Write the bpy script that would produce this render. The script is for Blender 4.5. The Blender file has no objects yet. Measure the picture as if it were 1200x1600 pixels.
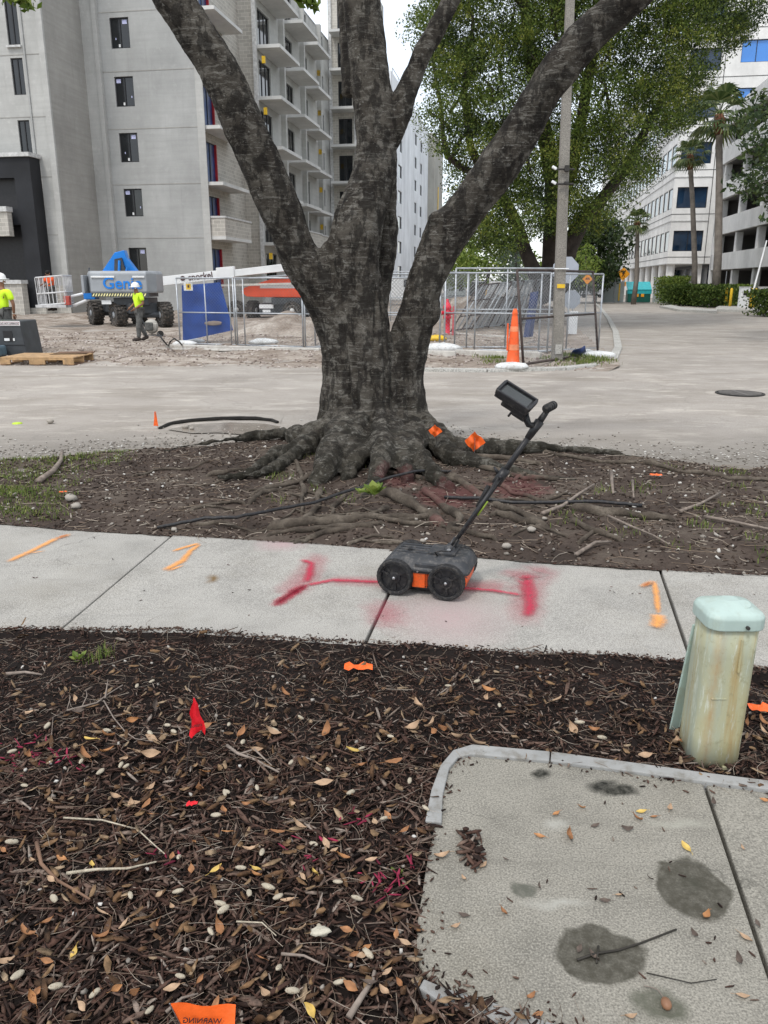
import bpy, bmesh, math, random
import numpy as np
from mathutils import Vector, Matrix, noise
random.seed(7); rng = np.random.default_rng(7)
S = bpy.context.scene
C = S.collection
# ------------------------------------------------------------------ camera, sky, sun, exposure
EYE = 1.65; F = 1250.0; PITCH = math.atan(358/F); AL = math.radians(9.39)
cam = bpy.data.objects.new('camera', bpy.data.cameras.new('camera')); C.objects.link(cam)
cam.data.sensor_fit = 'VERTICAL'; cam.data.sensor_height = 36; cam.data.lens = 36*F/1600
cam.location = (0, 0, EYE); cam.rotation_euler = (math.pi/2-PITCH, 0, 0)
cam.data.clip_start = .05; cam.data.clip_end = 4000; S.camera = cam
W = bpy.data.worlds.new('World'); S.world = W; W.use_nodes = True
wn = W.node_tree.nodes; wl = W.node_tree.links; wn.clear()
SUN_EL, SUN_AZ = math.radians(58), math.radians(-150)
sky = wn.new('ShaderNodeTexSky'); sky.sky_type = 'NISHITA'; sky.sun_disc = False
sky.sun_elevation = SUN_EL; sky.sun_rotation = SUN_AZ
b1 = wn.new('ShaderNodeBackground'); b1.inputs[1].default_value = .06; wl.new(sky.outputs[0], b1.inputs[0])
b2 = wn.new('ShaderNodeBackground')      # cloud layer: thick pale overcast with soft variation
tc = wn.new('ShaderNodeTexCoord'); nz = wn.new('ShaderNodeTexNoise'); nz.inputs['Scale'].default_value = 2.2; nz.inputs['Detail'].default_value = 5
rp = wn.new('ShaderNodeValToRGB'); rp.color_ramp.elements[0].color = (.80, .84, .88, 1); rp.color_ramp.elements[1].color = (.99, .985, .97, 1)
rp.color_ramp.elements[0].position = .35; rp.color_ramp.elements[1].position = .6
wl.new(tc.outputs['Generated'], nz.inputs['Vector']); wl.new(nz.outputs[0], rp.inputs[0]); wl.new(rp.outputs[0], b2.inputs[0])
b2.inputs[1].default_value = .93
ad = wn.new('ShaderNodeAddShader'); wo = wn.new('ShaderNodeOutputWorld')
wl.new(b1.outputs[0], ad.inputs[0]); wl.new(b2.outputs[0], ad.inputs[1]); wl.new(ad.outputs[0], wo.inputs[0])
sl = bpy.data.lights.new('sun', 'SUN'); sl.energy = 1.45; sl.angle = math.radians(11); sl.color = (1, .965, .91)
so = bpy.data.objects.new('sun', sl); C.objects.link(so)
sd = Vector((math.sin(SUN_AZ)*math.cos(SUN_EL), math.cos(SUN_AZ)*math.cos(SUN_EL), math.sin(SUN_EL)))
so.rotation_euler = sd.to_track_quat('Z', 'Y').to_euler()
S.view_settings.view_transform = 'Standard'; S.view_settings.look = 'None'; S.view_settings.gamma = 1
S.view_settings.exposure = 0.30; S.view_settings.use_curve_mapping = False
S.cycles.max_bounces = 6; S.cycles.transparent_max_bounces = 8

# ------------------------------------------------------------------ measuring helpers
def ray(px, py):
    x = (px-600)/F; y = -(py-800)/F
    return Vector((x, math.cos(PITCH)+y*math.sin(PITCH), -math.sin(PITCH)+y*math.cos(PITCH)))
def G(px, py, z=0.0):
    d = ray(px, py); t = (z-EYE)/d.z
    return Vector((d.x*t, d.y*t, z))
def T(px, py, Y):
    d = ray(px, py); t = Y/d.y
    return Vector((d.x*t, Y, EYE+d.z*t))
def rad(p, rpx): # radius in metres of something rpx wide at point p
    return rpx/F*(p.y*math.cos(PITCH)+(EYE-p.z)*math.sin(PITCH))
cA, sA = math.cos(AL), math.sin(AL)
def FW(a, b, z=0.0): # street grid (a across, b along) -> world
    return Vector((a*cA+b*sA, -a*sA+b*cA, z))

# ------------------------------------------------------------------ mesh helpers
class MB:
    def __init__(s): s.v = []; s.f = []
    def add(s, vs, fs):
        n = len(s.v); s.v += [tuple(v) for v in vs]; s.f += [tuple(i+n for i in f) for f in fs]; return s
    def box(s, x0, x1, y0, y1, z0, z1, M=None):
        vs = [Vector((x, y, z)) for z in (z0, z1) for y in (y0, y1) for x in (x0, x1)]
        if M is not None: vs = [M @ v for v in vs]
        return s.add(vs, [(0,2,3,1),(4,5,7,6),(0,1,5,4),(2,6,7,3),(0,4,6,2),(1,3,7,5)])
    def cbox(s, c, sx, sy, sz, rz=0, rx=0, ry=0):
        M = Matrix.Translation(c) @ Matrix.Rotation(rz, 4, 'Z') @ Matrix.Rotation(ry, 4, 'Y') @ Matrix.Rotation(rx, 4, 'X')
        return s.box(-sx/2, sx/2, -sy/2, sy/2, -sz/2, sz/2, M)
    def tube(s, pts, r, n=8, cap=True, squash=1.0):
        pts = [Vector(p) for p in pts]
        if not hasattr(r, '__len__'): r = [r]*len(pts)
        base = len(s.v); up = None
        for i, p in enumerate(pts):
            d = (pts[min(i+1, len(pts)-1)]-pts[max(i-1, 0)])
            d = d.normalized() if d.length > 1e-9 else Vector((0, 0, 1))
            if up is None: up = d.orthogonal().normalized()
            up = (up-d*up.dot(d)); up = up.normalized() if up.length > 1e-6 else d.orthogonal().normalized()
            sd_ = d.cross(up)
            for k in range(n):
                a = 2*math.pi*k/n; s.v.append(tuple(p+(up*math.cos(a)*squash+sd_*math.sin(a))*r[i]))
        for i in range(len(pts)-1):
            for k in range(n):
                k2 = (k+1) % n; s.f.append((base+i*n+k, base+i*n+k2, base+(i+1)*n+k2, base+(i+1)*n+k))
        if cap:
            s.f.append(tuple(base+k for k in range(n))[::-1]); e = base+(len(pts)-1)*n; s.f.append(tuple(e+k for k in range(n)))
        return s
    def prism(s, poly, z0, z1, M=None):
        n = len(poly); vs = [Vector((p[0], p[1], z)) for z in (z0, z1) for p in poly]
        if M is not None: vs = [M @ v for v in vs]
        return s.add(vs, [tuple(range(n))[::-1], tuple(range(n, 2*n))]+[(i, (i+1) % n, n+(i+1) % n, n+i) for i in range(n)])
    def lathe(s, prof, c=(0, 0, 0), n=20, M=None):
        base = len(s.v)
        for r, z in prof:
            for k in range(n):
                a = 2*math.pi*k/n; v = Vector((c[0]+r*math.cos(a), c[1]+r*math.sin(a), c[2]+z))
                s.v.append(tuple(M @ v if M is not None else v))
        for i in range(len(prof)-1):
            for k in range(n):
                k2 = (k+1) % n; s.f.append((base+i*n+k, base+i*n+k2, base+(i+1)*n+k2, base+(i+1)*n+k))
        s.f.append(tuple(base+k for k in range(n))[::-1]); e = base+(len(prof)-1)*n; s.f.append(tuple(e+k for k in range(n)))
        return s
    def blob(s, c, rx, ry, rz, nu=10, nv=7, jit=0.0, M=None):
        prof = [(math.sin(math.pi*(i+.001)/(nv-1+.002)), -math.cos(math.pi*i/(nv-1))) for i in range(nv)]
        base = len(s.v)
        for r, z in prof:
            for k in range(nu):
                a = 2*math.pi*k/nu; j = 1+random.uniform(-jit, jit)
                v = Vector((rx*r*math.cos(a)*j, ry*r*math.sin(a)*j, rz*z*j)); v = (M @ v if M is not None else v)+Vector(c)
                s.v.append(tuple(v))
        for i in range(nv-1):
            for k in range(nu):
                k2 = (k+1) % nu; s.f.append((base+i*nu+k, base+i*nu+k2, base+(i+1)*nu+k2, base+(i+1)*nu+k))
        return s
    def mesh(s, name, m=None, smooth=False):
        me = bpy.data.meshes.new(name); me.from_pydata(s.v, [], s.f)
        if m: me.materials.append(m)
        if smooth: me.polygons.foreach_set('use_smooth', [True]*len(me.polygons))
        me.update(); return me
    def build(s, name, m, parent=None, smooth=False, bevel=0, loc=None):
        o = bpy.data.objects.new(name, s.mesh(name, m, smooth)); C.objects.link(o)
        if parent: o.parent = parent
        if loc is not None: o.location = loc
        if bevel:
            b = o.modifiers.new('bevel', 'BEVEL'); b.width = bevel; b.segments = 2; b.limit_method = 'ANGLE'
        return o
def tag(o, label=None, cat=None, group=None, kind=None):
    if label: o['label'] = label
    if cat: o['category'] = cat
    if group: o['group'] = group
    if kind: o['kind'] = kind
    return o
def thing(name, label, cat, loc=(0, 0, 0), rz=0.0, group=None):
    o = bpy.data.objects.new(name, None); C.objects.link(o); o.empty_display_size = .1
    o.location = loc; o.rotation_euler = (0, 0, rz); return tag(o, label, cat, group)
def copy_tree(o, parent=None):
    c = o.copy(); C.objects.link(c)
    if parent: c.parent = parent
    for ch in list(o.children): copy_tree(ch, c)
    return c
def bake(obj):  # apply modifiers of a temporary object and return the mesh
    dg = bpy.context.evaluated_depsgraph_get(); dg.update()
    me = bpy.data.meshes.new_from_object(obj.evaluated_get(dg)); bpy.data.objects.remove(obj); return me
def np_mesh(name, co, quads, m, parent=None, kind=None, smooth=False):
    me = bpy.data.meshes.new(name); co = np.asarray(co, dtype=np.float32).reshape(-1, 3); q = np.asarray(quads, dtype=np.int32)
    me.vertices.add(len(co)); me.vertices.foreach_set('co', co.ravel())
    k = q.shape[1]; me.loops.add(q.size); me.loops.foreach_set('vertex_index', q.ravel()); me.polygons.add(len(q))
    me.polygons.foreach_set('loop_start', np.arange(0, q.size, k, dtype=np.int32))
    me.polygons.foreach_set('loop_total', np.full(len(q), k, dtype=np.int32))
    if smooth: me.polygons.foreach_set('use_smooth', [True]*len(q))
    me.update(calc_edges=True); me.validate(); me.materials.append(m)
    o = bpy.data.objects.new(name, me); C.objects.link(o)
    if parent: o.parent = parent
    if kind: o['kind'] = kind
    return o
def text_mesh(name, body, size, m, parent, M, depth=.004, mirror=False):
    cu = bpy.data.curves.new(name, 'FONT'); cu.body = body; cu.size = size; cu.extrude = depth; cu.align_x = 'CENTER'; cu.align_y = 'CENTER'; cu.offset = size*.012
    t = bpy.data.objects.new(name, cu); C.objects.link(t); me = bake(t); me.materials.append(m)
    me.transform(Matrix.Diagonal((-1, 1, 1, 1)) if mirror else Matrix.Identity(4)); me.transform(M)
    if mirror: me.flip_normals()
    o = bpy.data.objects.new(name, me); C.objects.link(o); o.parent = parent; return o
def skin(name, vs, es, rs, m, parent, sub=2):
    me = bpy.data.meshes.new(name); me.from_pydata([tuple(v) for v in vs], es, [])
    o = bpy.data.objects.new(name, me); C.objects.link(o)
    o.modifiers.new('s', 'SKIN')
    for i, r in enumerate(rs):
        me.skin_vertices[0].data[i].radius = (r, r) if not hasattr(r, '__len__') else r
    me.skin_vertices[0].data[0].use_root = True
    u = o.modifiers.new('u', 'SUBSURF'); u.levels = sub
    me2 = bake(o); me2.materials.clear(); me2.materials.append(m); me2.polygons.foreach_set('use_smooth', [True]*len(me2.polygons))
    o = bpy.data.objects.new(name, me2); C.objects.link(o); o.parent = parent; return o

# ------------------------------------------------------------------ materials
class NT:
    def __init__(s, name):
        s.m = bpy.data.materials.new(name); s.m.use_nodes = True; s.t = s.m.node_tree
        s.b = s.t.nodes['Principled BSDF']; s.out = s.t.nodes['Material Output']; s.tc = s.t.nodes.new('ShaderNodeTexCoord')
    def n(s, ty, **kw):
        x = s.t.nodes.new('ShaderNode'+ty)
        for k, v in kw.items(): setattr(x, k, v)
        return x
    def l(s, a, b): s.t.links.new(a, b)
    def put(s, sock, v):
        if hasattr(v, 'is_output') or isinstance(v, bpy.types.NodeSocket): s.l(v, sock)
        else: sock.default_value = v
    def math(s, op, a, b=0.0, clamp=False):
        x = s.n('Math', operation=op, use_clamp=clamp); s.put(x.inputs[0], a); s.put(x.inputs[1], b); return x.outputs[0]
    def coords(s, scale=(1, 1, 1), gen=None, rot=(0, 0, 0)):
        mp = s.n('Mapping'); mp.inputs['Scale'].default_value = scale; mp.inputs['Rotation'].default_value = rot
        s.l(gen or s.tc.outputs['Object'], mp.inputs[0]); return mp.outputs[0]
    def noise(s, scale, detail=4, rough=.55, vec=None, dist=0.0):
        x = s.n('TexNoise'); x.inputs['Scale'].default_value = scale; x.inputs['Detail'].default_value = detail
        x.inputs['Roughness'].default_value = rough; x.inputs['Distortion'].default_value = dist
        s.l(vec or s.tc.outputs['Object'], x.inputs['Vector']); return x.outputs['Fac']
    def ramp(s, fac, stops, const=False):
        r = s.n('ValToRGB'); cr = r.color_ramp
        if const: cr.interpolation = 'CONSTANT'
        while len(cr.elements) < len(stops): cr.elements.new(.5)
        for e, (p, c) in zip(cr.elements, stops):
            e.position = p; e.color = (*c, 1) if hasattr(c, '__len__') else (c, c, c, 1)
        s.l(fac, r.inputs[0]); return r.outputs[0]
    def mix(s, f, a, b, mode='MIX'):
        x = s.n('Mix', data_type='RGBA', blend_type=mode); s.put(x.inputs[0], f)
        for sk, v in ((x.inputs[6], a), (x.inputs[7], b)):
            s.put(sk, (*v, 1) if isinstance(v, tuple) and len(v) == 3 else v)
        return x.outputs[2]
    def bump(s, h, strength=.4, dist=.01):
        x = s.n('Bump'); x.inputs['Strength'].default_value = strength; x.inputs['Distance'].default_value = dist
        s.l(h, x.inputs['Height']); s.l(x.outputs[0], s.b.inputs['Normal'])
    def fin(s, col, rough=.8, metal=0.0, spec=.3):
        s.put(s.b.inputs['Base Color'], (*col, 1) if isinstance(col, tuple) and len(col) == 3 else col)
        s.put(s.b.inputs['Roughness'], rough); s.b.inputs['Metallic'].default_value = metal
        s.b.inputs['Specular IOR Level'].default_value = spec; return s.m
MATS = {}
def mat(name, col, rough=.6, var=.25, scale=6, metal=0.0, bump=0.0, bs=60, bd=.003, spec=.35, dirt=None):
    if name in MATS: return MATS[name]
    t = NT(name); n = t.noise(scale); lo = tuple(c*(1-var) for c in col); hi = tuple(min(1, c*(1+var)) for c in col)
    c = t.ramp(n, [(.3, lo), (.7, hi)])
    if dirt: c = t.mix(t.ramp(t.noise(scale*2.3, 6, .7), [(.5, 0.), (.72, 1.)]), c, dirt)
    if bump: t.bump(t.noise(bs, 4), bump, bd)
    MATS[name] = t.fin(c, rough, metal, spec); return MATS[name]
def island(name, stops, rough=.8, spec=.2, trans=0.0, var=None, pink=None):
    t = NT(name); g = t.n('NewGeometry'); c = t.ramp(g.outputs['Random Per Island'], stops, False)
    if var: c = t.mix(t.ramp(t.noise(var, 3), [(.35, 0.), (.65, 1.)]), c, t.mix(1, c, (.45, .45, .45), 'MULTIPLY'))
    if pink: c = pinkify(t, c, *pink)
    t.bump(t.noise(180, 3), .3, .002)
    t.fin(c, rough, 0, spec)
    if trans:
        tr = t.n('BsdfTranslucent'); t.put(tr.inputs[0], c); mx = t.n('MixShader'); mx.inputs[0].default_value = trans
        t.l(t.b.outputs[0], mx.inputs[1]); t.l(tr.outputs[0], mx.inputs[2]); t.l(mx.outputs[0], t.out.inputs[0])
    return t.m
def pinkify(t, c, centres, col=(.20, .05, .055), amt=.28):
    """overspray of pink marking paint: stain with its own place in the world"""
    g = t.n('NewGeometry'); tot = None
    for (p, r) in centres:
        d = t.n('VectorMath', operation='DISTANCE'); t.l(g.outputs['Position'], d.inputs[0]); d.inputs[1].default_value = p
        f = t.math('SUBTRACT', 1.0, t.math('DIVIDE', d.outputs['Value'], r), True)
        tot = f if tot is None else t.math('MAXIMUM', tot, f)
    n = t.noise(16, 6, .7, g.outputs['Position'])
    f = t.math('MULTIPLY', t.math('MULTIPLY', t.math('SUBTRACT', t.math('ADD', t.math('MULTIPLY', tot, .8), n), .72, True), 5.0, True), amt)
    return t.mix(f, c, col)
ROOTPINK = ([(tuple(G(620, 745, .1)), .28), (tuple(G(700, 765, .08)), .42), (tuple(G(690, 815, .05)), .15), (tuple(G(810, 760, .05)), .40)],)

def concrete(name, col=(.36, .35, .33), fine=120, stains=(), scale=3, extra=None):
    t = NT(name); g = t.n('NewGeometry'); P = g.outputs['Position']
    a = t.noise(scale, 6, .6, P); b = t.noise(fine, 3, .7, P)
    c = t.ramp(a, [(.28, tuple(x*.74 for x in col)), (.5, col), (.72, tuple(min(1, x*1.12) for x in col))])
    gr_ = t.noise(.9, 7, .72, P); c = t.mix(t.ramp(gr_, [(.5, 0.), (.72, .5)]), c, (col[0]*.62, col[1]*.58, col[2]*.5))
    sp = t.noise(fine*2.2, 2, .5, P)
    c = t.mix(t.ramp(sp, [(.54, 0.), (.62, .6)]), c, tuple(x*.45 for x in col))
    c = t.mix(t.ramp(sp, [(.38, .5), (.46, 0.)]), c, tuple(min(1, x*1.6) for x in col))
    streak = t.noise(6, 6, .7, t.coords((.35, 3.0, 1), P, (0, 0, .2)))
    c = t.mix(t.ramp(streak, [(.56, 0.), (.75, .35)]), c, tuple(x*.6 for x in col))
    rg = .82
    for (px, py, rx, ry, z, dc, soft) in stains:
        cpt = G(px, py, z); r1 = (G(px+rx, py, z)-cpt).length; r2 = (G(px, py-ry, z)-cpt).length
        mp = t.n('Mapping', vector_type='POINT')
        mp.inputs['Location'].default_value = (-cpt.x/r1, -cpt.y/r2, 0); mp.inputs['Scale'].default_value = (1/r1, 1/r2, 0)
        wob = t.n('VectorMath', operation='MULTIPLY_ADD'); nn = t.n('TexNoise'); nn.inputs['Scale'].default_value = 9; nn.inputs['Detail'].default_value = 3
        t.l(P, nn.inputs['Vector']); t.l(nn.outputs['Color'], wob.inputs[0]); wob.inputs[1].default_value = (.09,)*3
        t.l(P, wob.inputs[2]); off = t.n('VectorMath', operation='SUBTRACT'); t.l(wob.outputs[0], off.inputs[0]); off.inputs[1].default_value = (.045,)*3
        t.l(off.outputs[0], mp.inputs[0]); ln = t.n('VectorMath', operation='LENGTH'); t.l(mp.outputs[0], ln.inputs[0])
        f = t.ramp(ln.outputs['Value'], [(max(0, 1-soft), 1.), (1.0, 0.)])
        f = t.math('MULTIPLY', f, t.ramp(t.noise(40, 5, .7, P), [(.3, .65), (.6, 1.)]))
        c = t.mix(f, c, dc)
    vo = t.n('TexVoronoi', feature='DISTANCE_TO_EDGE'); vo.inputs['Scale'].default_value = .8
    wv = t.n('VectorMath', operation='MULTIPLY_ADD'); wn_ = t.n('TexNoise'); wn_.inputs['Scale'].default_value = 5; wn_.inputs['Detail'].default_value = 6
    t.l(P, wn_.inputs['Vector']); t.l(wn_.outputs['Color'], wv.inputs[0]); wv.inputs[1].default_value = (.35,)*3; t.l(P, wv.inputs[2]); t.l(wv.outputs[0], vo.inputs['Vector'])
    c = t.mix(t.math('MULTIPLY', t.ramp(vo.outputs['Distance'], [(.0012, .6), (.0035, 0.)]), t.ramp(t.noise(1.3, 3, .5, P), [(.5, 0.), (.6, 1.)])), c, tuple(x*.3 for x in col))
    if extra: c = extra(t, c, P)
    t.bump(t.math('ADD', b, t.math('MULTIPLY', a, .6)), .8, .005)
    return t.fin(c, rg, 0, .25)

M_SIDE = concrete('sidewalk_concrete', (.35, .335, .305), 90, [(330, 905, 14, 8, .05, (.16, .10, .04), .8), (700, 965, 120, 50, .05, (.40, .30, .29), 1), (440, 850, 50, 14, .05, (.40, .28, .28), 1)])
WET = (.062, .057, .043)
M_PAD = concrete('pad_concrete', (.245, .23, .195), 85, [(936, 1490, 80, 47, .07, WET, .12), (1086, 1388, 56, 47, .07, WET, .12), (812, 1391, 18, 13, .07, (.10, .10, .08), .3),
    (940, 1226, 30, 13, .07, (.012, .012, .009), .6), (972, 1238, 34, 12, .07, (.014, .014, .010), .5), (845, 1211, 22, 9, .07, (.014, .014, .010), .6), (930, 1492, 34, 12, .07, (.035, .033, .025), .9), (1080, 1378, 22, 20, .07, (.05, .048, .035), .9), (1030, 1570, 46, 30, .07, (.10, .10, .075), .4),
    (870, 1410, 75, 10, .07, (.36, .35, .31), 1), (865, 1290, 30, 12, .07, (.36, .35, .31), 1), (1060, 1285, 60, 9, .07, (.33, .32, .27), 1)], 5)
M_CURB = mat('curb_mortar', (.285, .285, .275), .85, .15, 6, bump=.5, bs=120, bd=.002, dirt=(.17, .155, .13))
M_DIRT = None
def stucco(name, col, band=1.0):
    t = NT(name); O = t.tc.outputs['Object']
    a = t.noise(.35, 8, .68, t.coords((1, 1, .6)))
    c = t.ramp(a, [(.3, tuple(x*.76 for x in col)), (.7, tuple(min(1, x*1.16) for x in col))])
    st = t.noise(1.2, 5, .7, t.coords((.25, .25, 4.5)))
    c = t.mix(t.ramp(st, [(.4, .0), (.75, .32*band)]), c, tuple(x*.62 for x in col))
    sp = t.noise(2.2, 6, .75)
    c = t.mix(t.ramp(sp, [(.56, 0.), (.8, .5)]), c, tuple(min(1, x*1.35) for x in col))
    dr = t.noise(1.5, 4, .6, t.coords((3, 3, .18)))
    c = t.mix(t.ramp(dr, [(.58, 0.), (.78, .3)]), c, tuple(x*.6 for x in col))
    t.bump(t.noise(14, 5), .3, .02); return t.fin(c, .9, 0, .15)
def cmu(name, col):
    t = NT(name); sx = t.n('SeparateXYZ'); t.l(t.tc.outputs['Object'], sx.inputs[0]); cb = t.n('CombineXYZ')
    t.l(t.math('ADD', sx.outputs[0], sx.outputs[1]), cb.inputs[0]); t.l(sx.outputs[2], cb.inputs[1])
    b = t.n('TexBrick'); b.inputs['Scale'].default_value = 1; b.inputs['Brick Width'].default_value = .41; b.inputs['Row Height'].default_value = .205
    b.inputs['Mortar Size'].default_value = .011; b.inputs['Color1'].default_value = (*[x*.86 for x in col], 1); b.inputs['Color2'].default_value = (*[x*1.1 for x in col], 1)
    b.inputs['Mortar'].default_value = (*[x*1.45 for x in col], 1); t.l(cb.outputs[0], b.inputs['Vector'])
    c = t.mix(t.ramp(t.noise(.8, 6, .7), [(.5, 0.), (.75, .5)]), b.outputs[0], tuple(min(1, x*1.3) for x in col))
    t.bump(b.outputs['Fac'], .5, .01); return t.fin(c, .9, 0, .15)
M_STUC = stucco('grey_render_coat', (.40, .405, .395)); M_STUC2 = stucco('pale_render_coat', (.47, .47, .45)); M_STUC3 = stucco('darker_grey_render', (.37, .36, .335), 1.3)  # return wall and pour lines use a darker tone than the wing face
M_CMU = cmu('concrete_block', (.42, .40, .36)); M_SLAB = stucco('slab_concrete', (.58, .58, .56), .3)
M_BLACK = mat('black_coating', (.018, .019, .022), .6, .3, .8, spec=.3); M_COPING = mat('pale_coping', (.5, .5, .49), .7)
M_WHITEWALL = stucco('white_paint_wall', (.80, .83, .86), .1); M_BEIGE = stucco('beige_wall', (.42, .41, .37), .2)
def glass(name, col, rough=.06):
    t = NT(name); n = t.noise(.9, 3); t.bump(t.noise(.6, 2), .04, .05)
    return t.fin(t.ramp(n, [(.3, tuple(x*.6 for x in col)), (.7, tuple(x*1.4 for x in col))]), rough, 0, .6)
M_GLASS = glass('dark_window_glass', (.012, .014, .016)); M_GLASS_BLUE = glass('blue_tinted_glass', (.012, .03, .06), .04)
M_FILM = mat('blue_protective_film', (.012, .045, .15), .3, .5, 2, spec=.5); M_SKYGLASS = mat('bright_blue_glass', (.05, .22, .62), .1, .12, .3, spec=.7)
M_PALEGLASS = glass('sky_coloured_glass', (.32, .40, .44), .03)  # sky reflection is put into the pale base colour
M_FRAME = mat('dark_window_frame', (.02, .02, .022), .4); M_RED = mat('red_jamb', (.35, .02, .03), .6); M_YEL = mat('yellow_paint', (.75, .48, .03), .5, .15)
M_OFFICE = stucco('office_precast_panel', (.76, .75, .725), .12); M_GAR = stucco('garage_concrete', (.62, .615, .60), .35)
M_ROOFDARK = mat('interior_dark', (.06, .06, .06), .9)
M_BLACKPL = mat('black_plastic', (.014, .014, .016), .42, .3, 20, bump=.15, bs=400, bd=.0005, dirt=(.06, .055, .05))
M_GREYPL = mat('dusty_grey_plastic', (.035, .037, .041), .5, .35, 14, bump=.2, bs=300, bd=.0006, dirt=(.13, .12, .11))
M_RUB = mat('rubber', (.016, .016, .017), .75, .3, 30, dirt=(.09, .08, .07)); M_ORPL = mat('orange_plastic', (.72, .10, .015), .42, .1, 12, dirt=(.35, .09, .03))
M_STEEL = mat('steel', (.45, .45, .46), .35, .2, 20, metal=1.0); M_GALV = mat('galvanised_tube', (.42, .44, .46), .45, .2, 8, metal=.6)
M_SCREEN = mat('screen_glass', (.02, .024, .024), .12, .2, spec=.7); M_ORFL = mat('orange_flag_vinyl', (.83, .13, .02), .45, .12, 30, bump=.4, bs=50, bd=.004)
M_REDFL = mat('red_flag_vinyl', (.68, .012, .022), .45, .15, 30, bump=.4, bs=50, bd=.004); M_INK = mat('black_ink', (.05, .015, .015), .7)
M_HIVIS = mat('hi_vis_yellow', (.62, .95, .03), .7, .12, 5); M_HIOR = mat('hi_vis_orange', (.85, .12, .03), .7, .15, 5)
M_SKIN = mat('skin', (.24, .12, .07), .6, .1); M_HAT = mat('white_helmet', (.78, .78, .76), .35, .05); M_TROU = mat('grey_work_trousers', (.10, .10, .095), .85, .4, 10)
M_BOOT = mat('dark_boots', (.04, .03, .025), .8); M_HAIR = mat('dark_hair', (.01, .008, .007), .8)
M_GBLUE = mat('blue_lift_paint', (.01, .19, .62), .4, .15, 2); M_GGREY = mat('grey_lift_paint', (.30, .32, .34), .45, .12, 2); M_WHITE = mat('white_paint', (.74, .75, .75), .5, .08, 2)
M_LORANGE = mat('orange_lift_paint', (.88, .10, .03), .4, .12, 2); M_DKGREY = mat('dark_grey_paint', (.05, .055, .06), .5, .3, 3)
M_TARP = mat('blue_tarp', (.012, .055, .26), .5, .3, 3, bump=.5, bs=6, bd=.03); M_TARPD = mat('navy_sheet', (.01, .025, .10), .6, .3, 3); M_TARPHOLE = mat('tan_patch', (.30, .24, .20), .9)
M_SAND = mat('white_sandbag', (.62, .63, .62), .8, .2, 8, bump=.5, bs=14, bd=.02, dirt=(.35, .31, .26)); M_WOOD = mat('pallet_wood', (.42, .27, .14), .85, .3, 6, bump=.3, bs=30, dirt=(.22, .15, .10))
M_WOODD = mat('dark_pallet_wood', (.17, .10, .065), .9, .3, 6); M_BOARD = mat('pale_board', (.52, .50, .46), .8, .2, 3, dirt=(.33, .29, .25))
M_CONE = mat('orange_cone', (.85, .12, .025), .5, .1, 5, dirt=(.5, .12, .05)); M_PINKH = mat('hydrant_pink_red', (.65, .03, .06), .5, .2, 6)
M_RUSTFR = mat('dark_rusty_tube', (.06, .045, .04), .7, .4, 8); M_POLE = concrete('pole_concrete', (.235, .22, .195), 30, scale=2)
M_HEAT = mat('dirty_white_plastic', (.6, .6, .58), .5)
M_TEAL = mat('teal_lid', (.03, .42, .46), .4, .15); M_DGREEN = mat('dark_green_bin', (.01, .10, .075), .5); M_ENC = mat('grey_enclosure_panel', (.33, .37, .37), .6, .1, 2)
M_SIGNBACK = mat('aluminium_sign_back', (.36, .39, .44), .5, .1, 2); M_SIGNOR = mat('orange_sign', (.85, .30, .02), .45, .08)
M_SIGNYE = mat('sign_yellow_orange', (.88, .36, .02), .45, .08); M_CABLE = mat('black_cable', (.018, .018, .02), .5, .3, 20, dirt=(.07, .06, .05))
M_KERB = concrete('kerb_concrete', (.42, .41, .38), 20); M_IRON = mat('cast_iron', (.045, .043, .04), .7, .3, 15, metal=.3, bump=.3)

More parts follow.
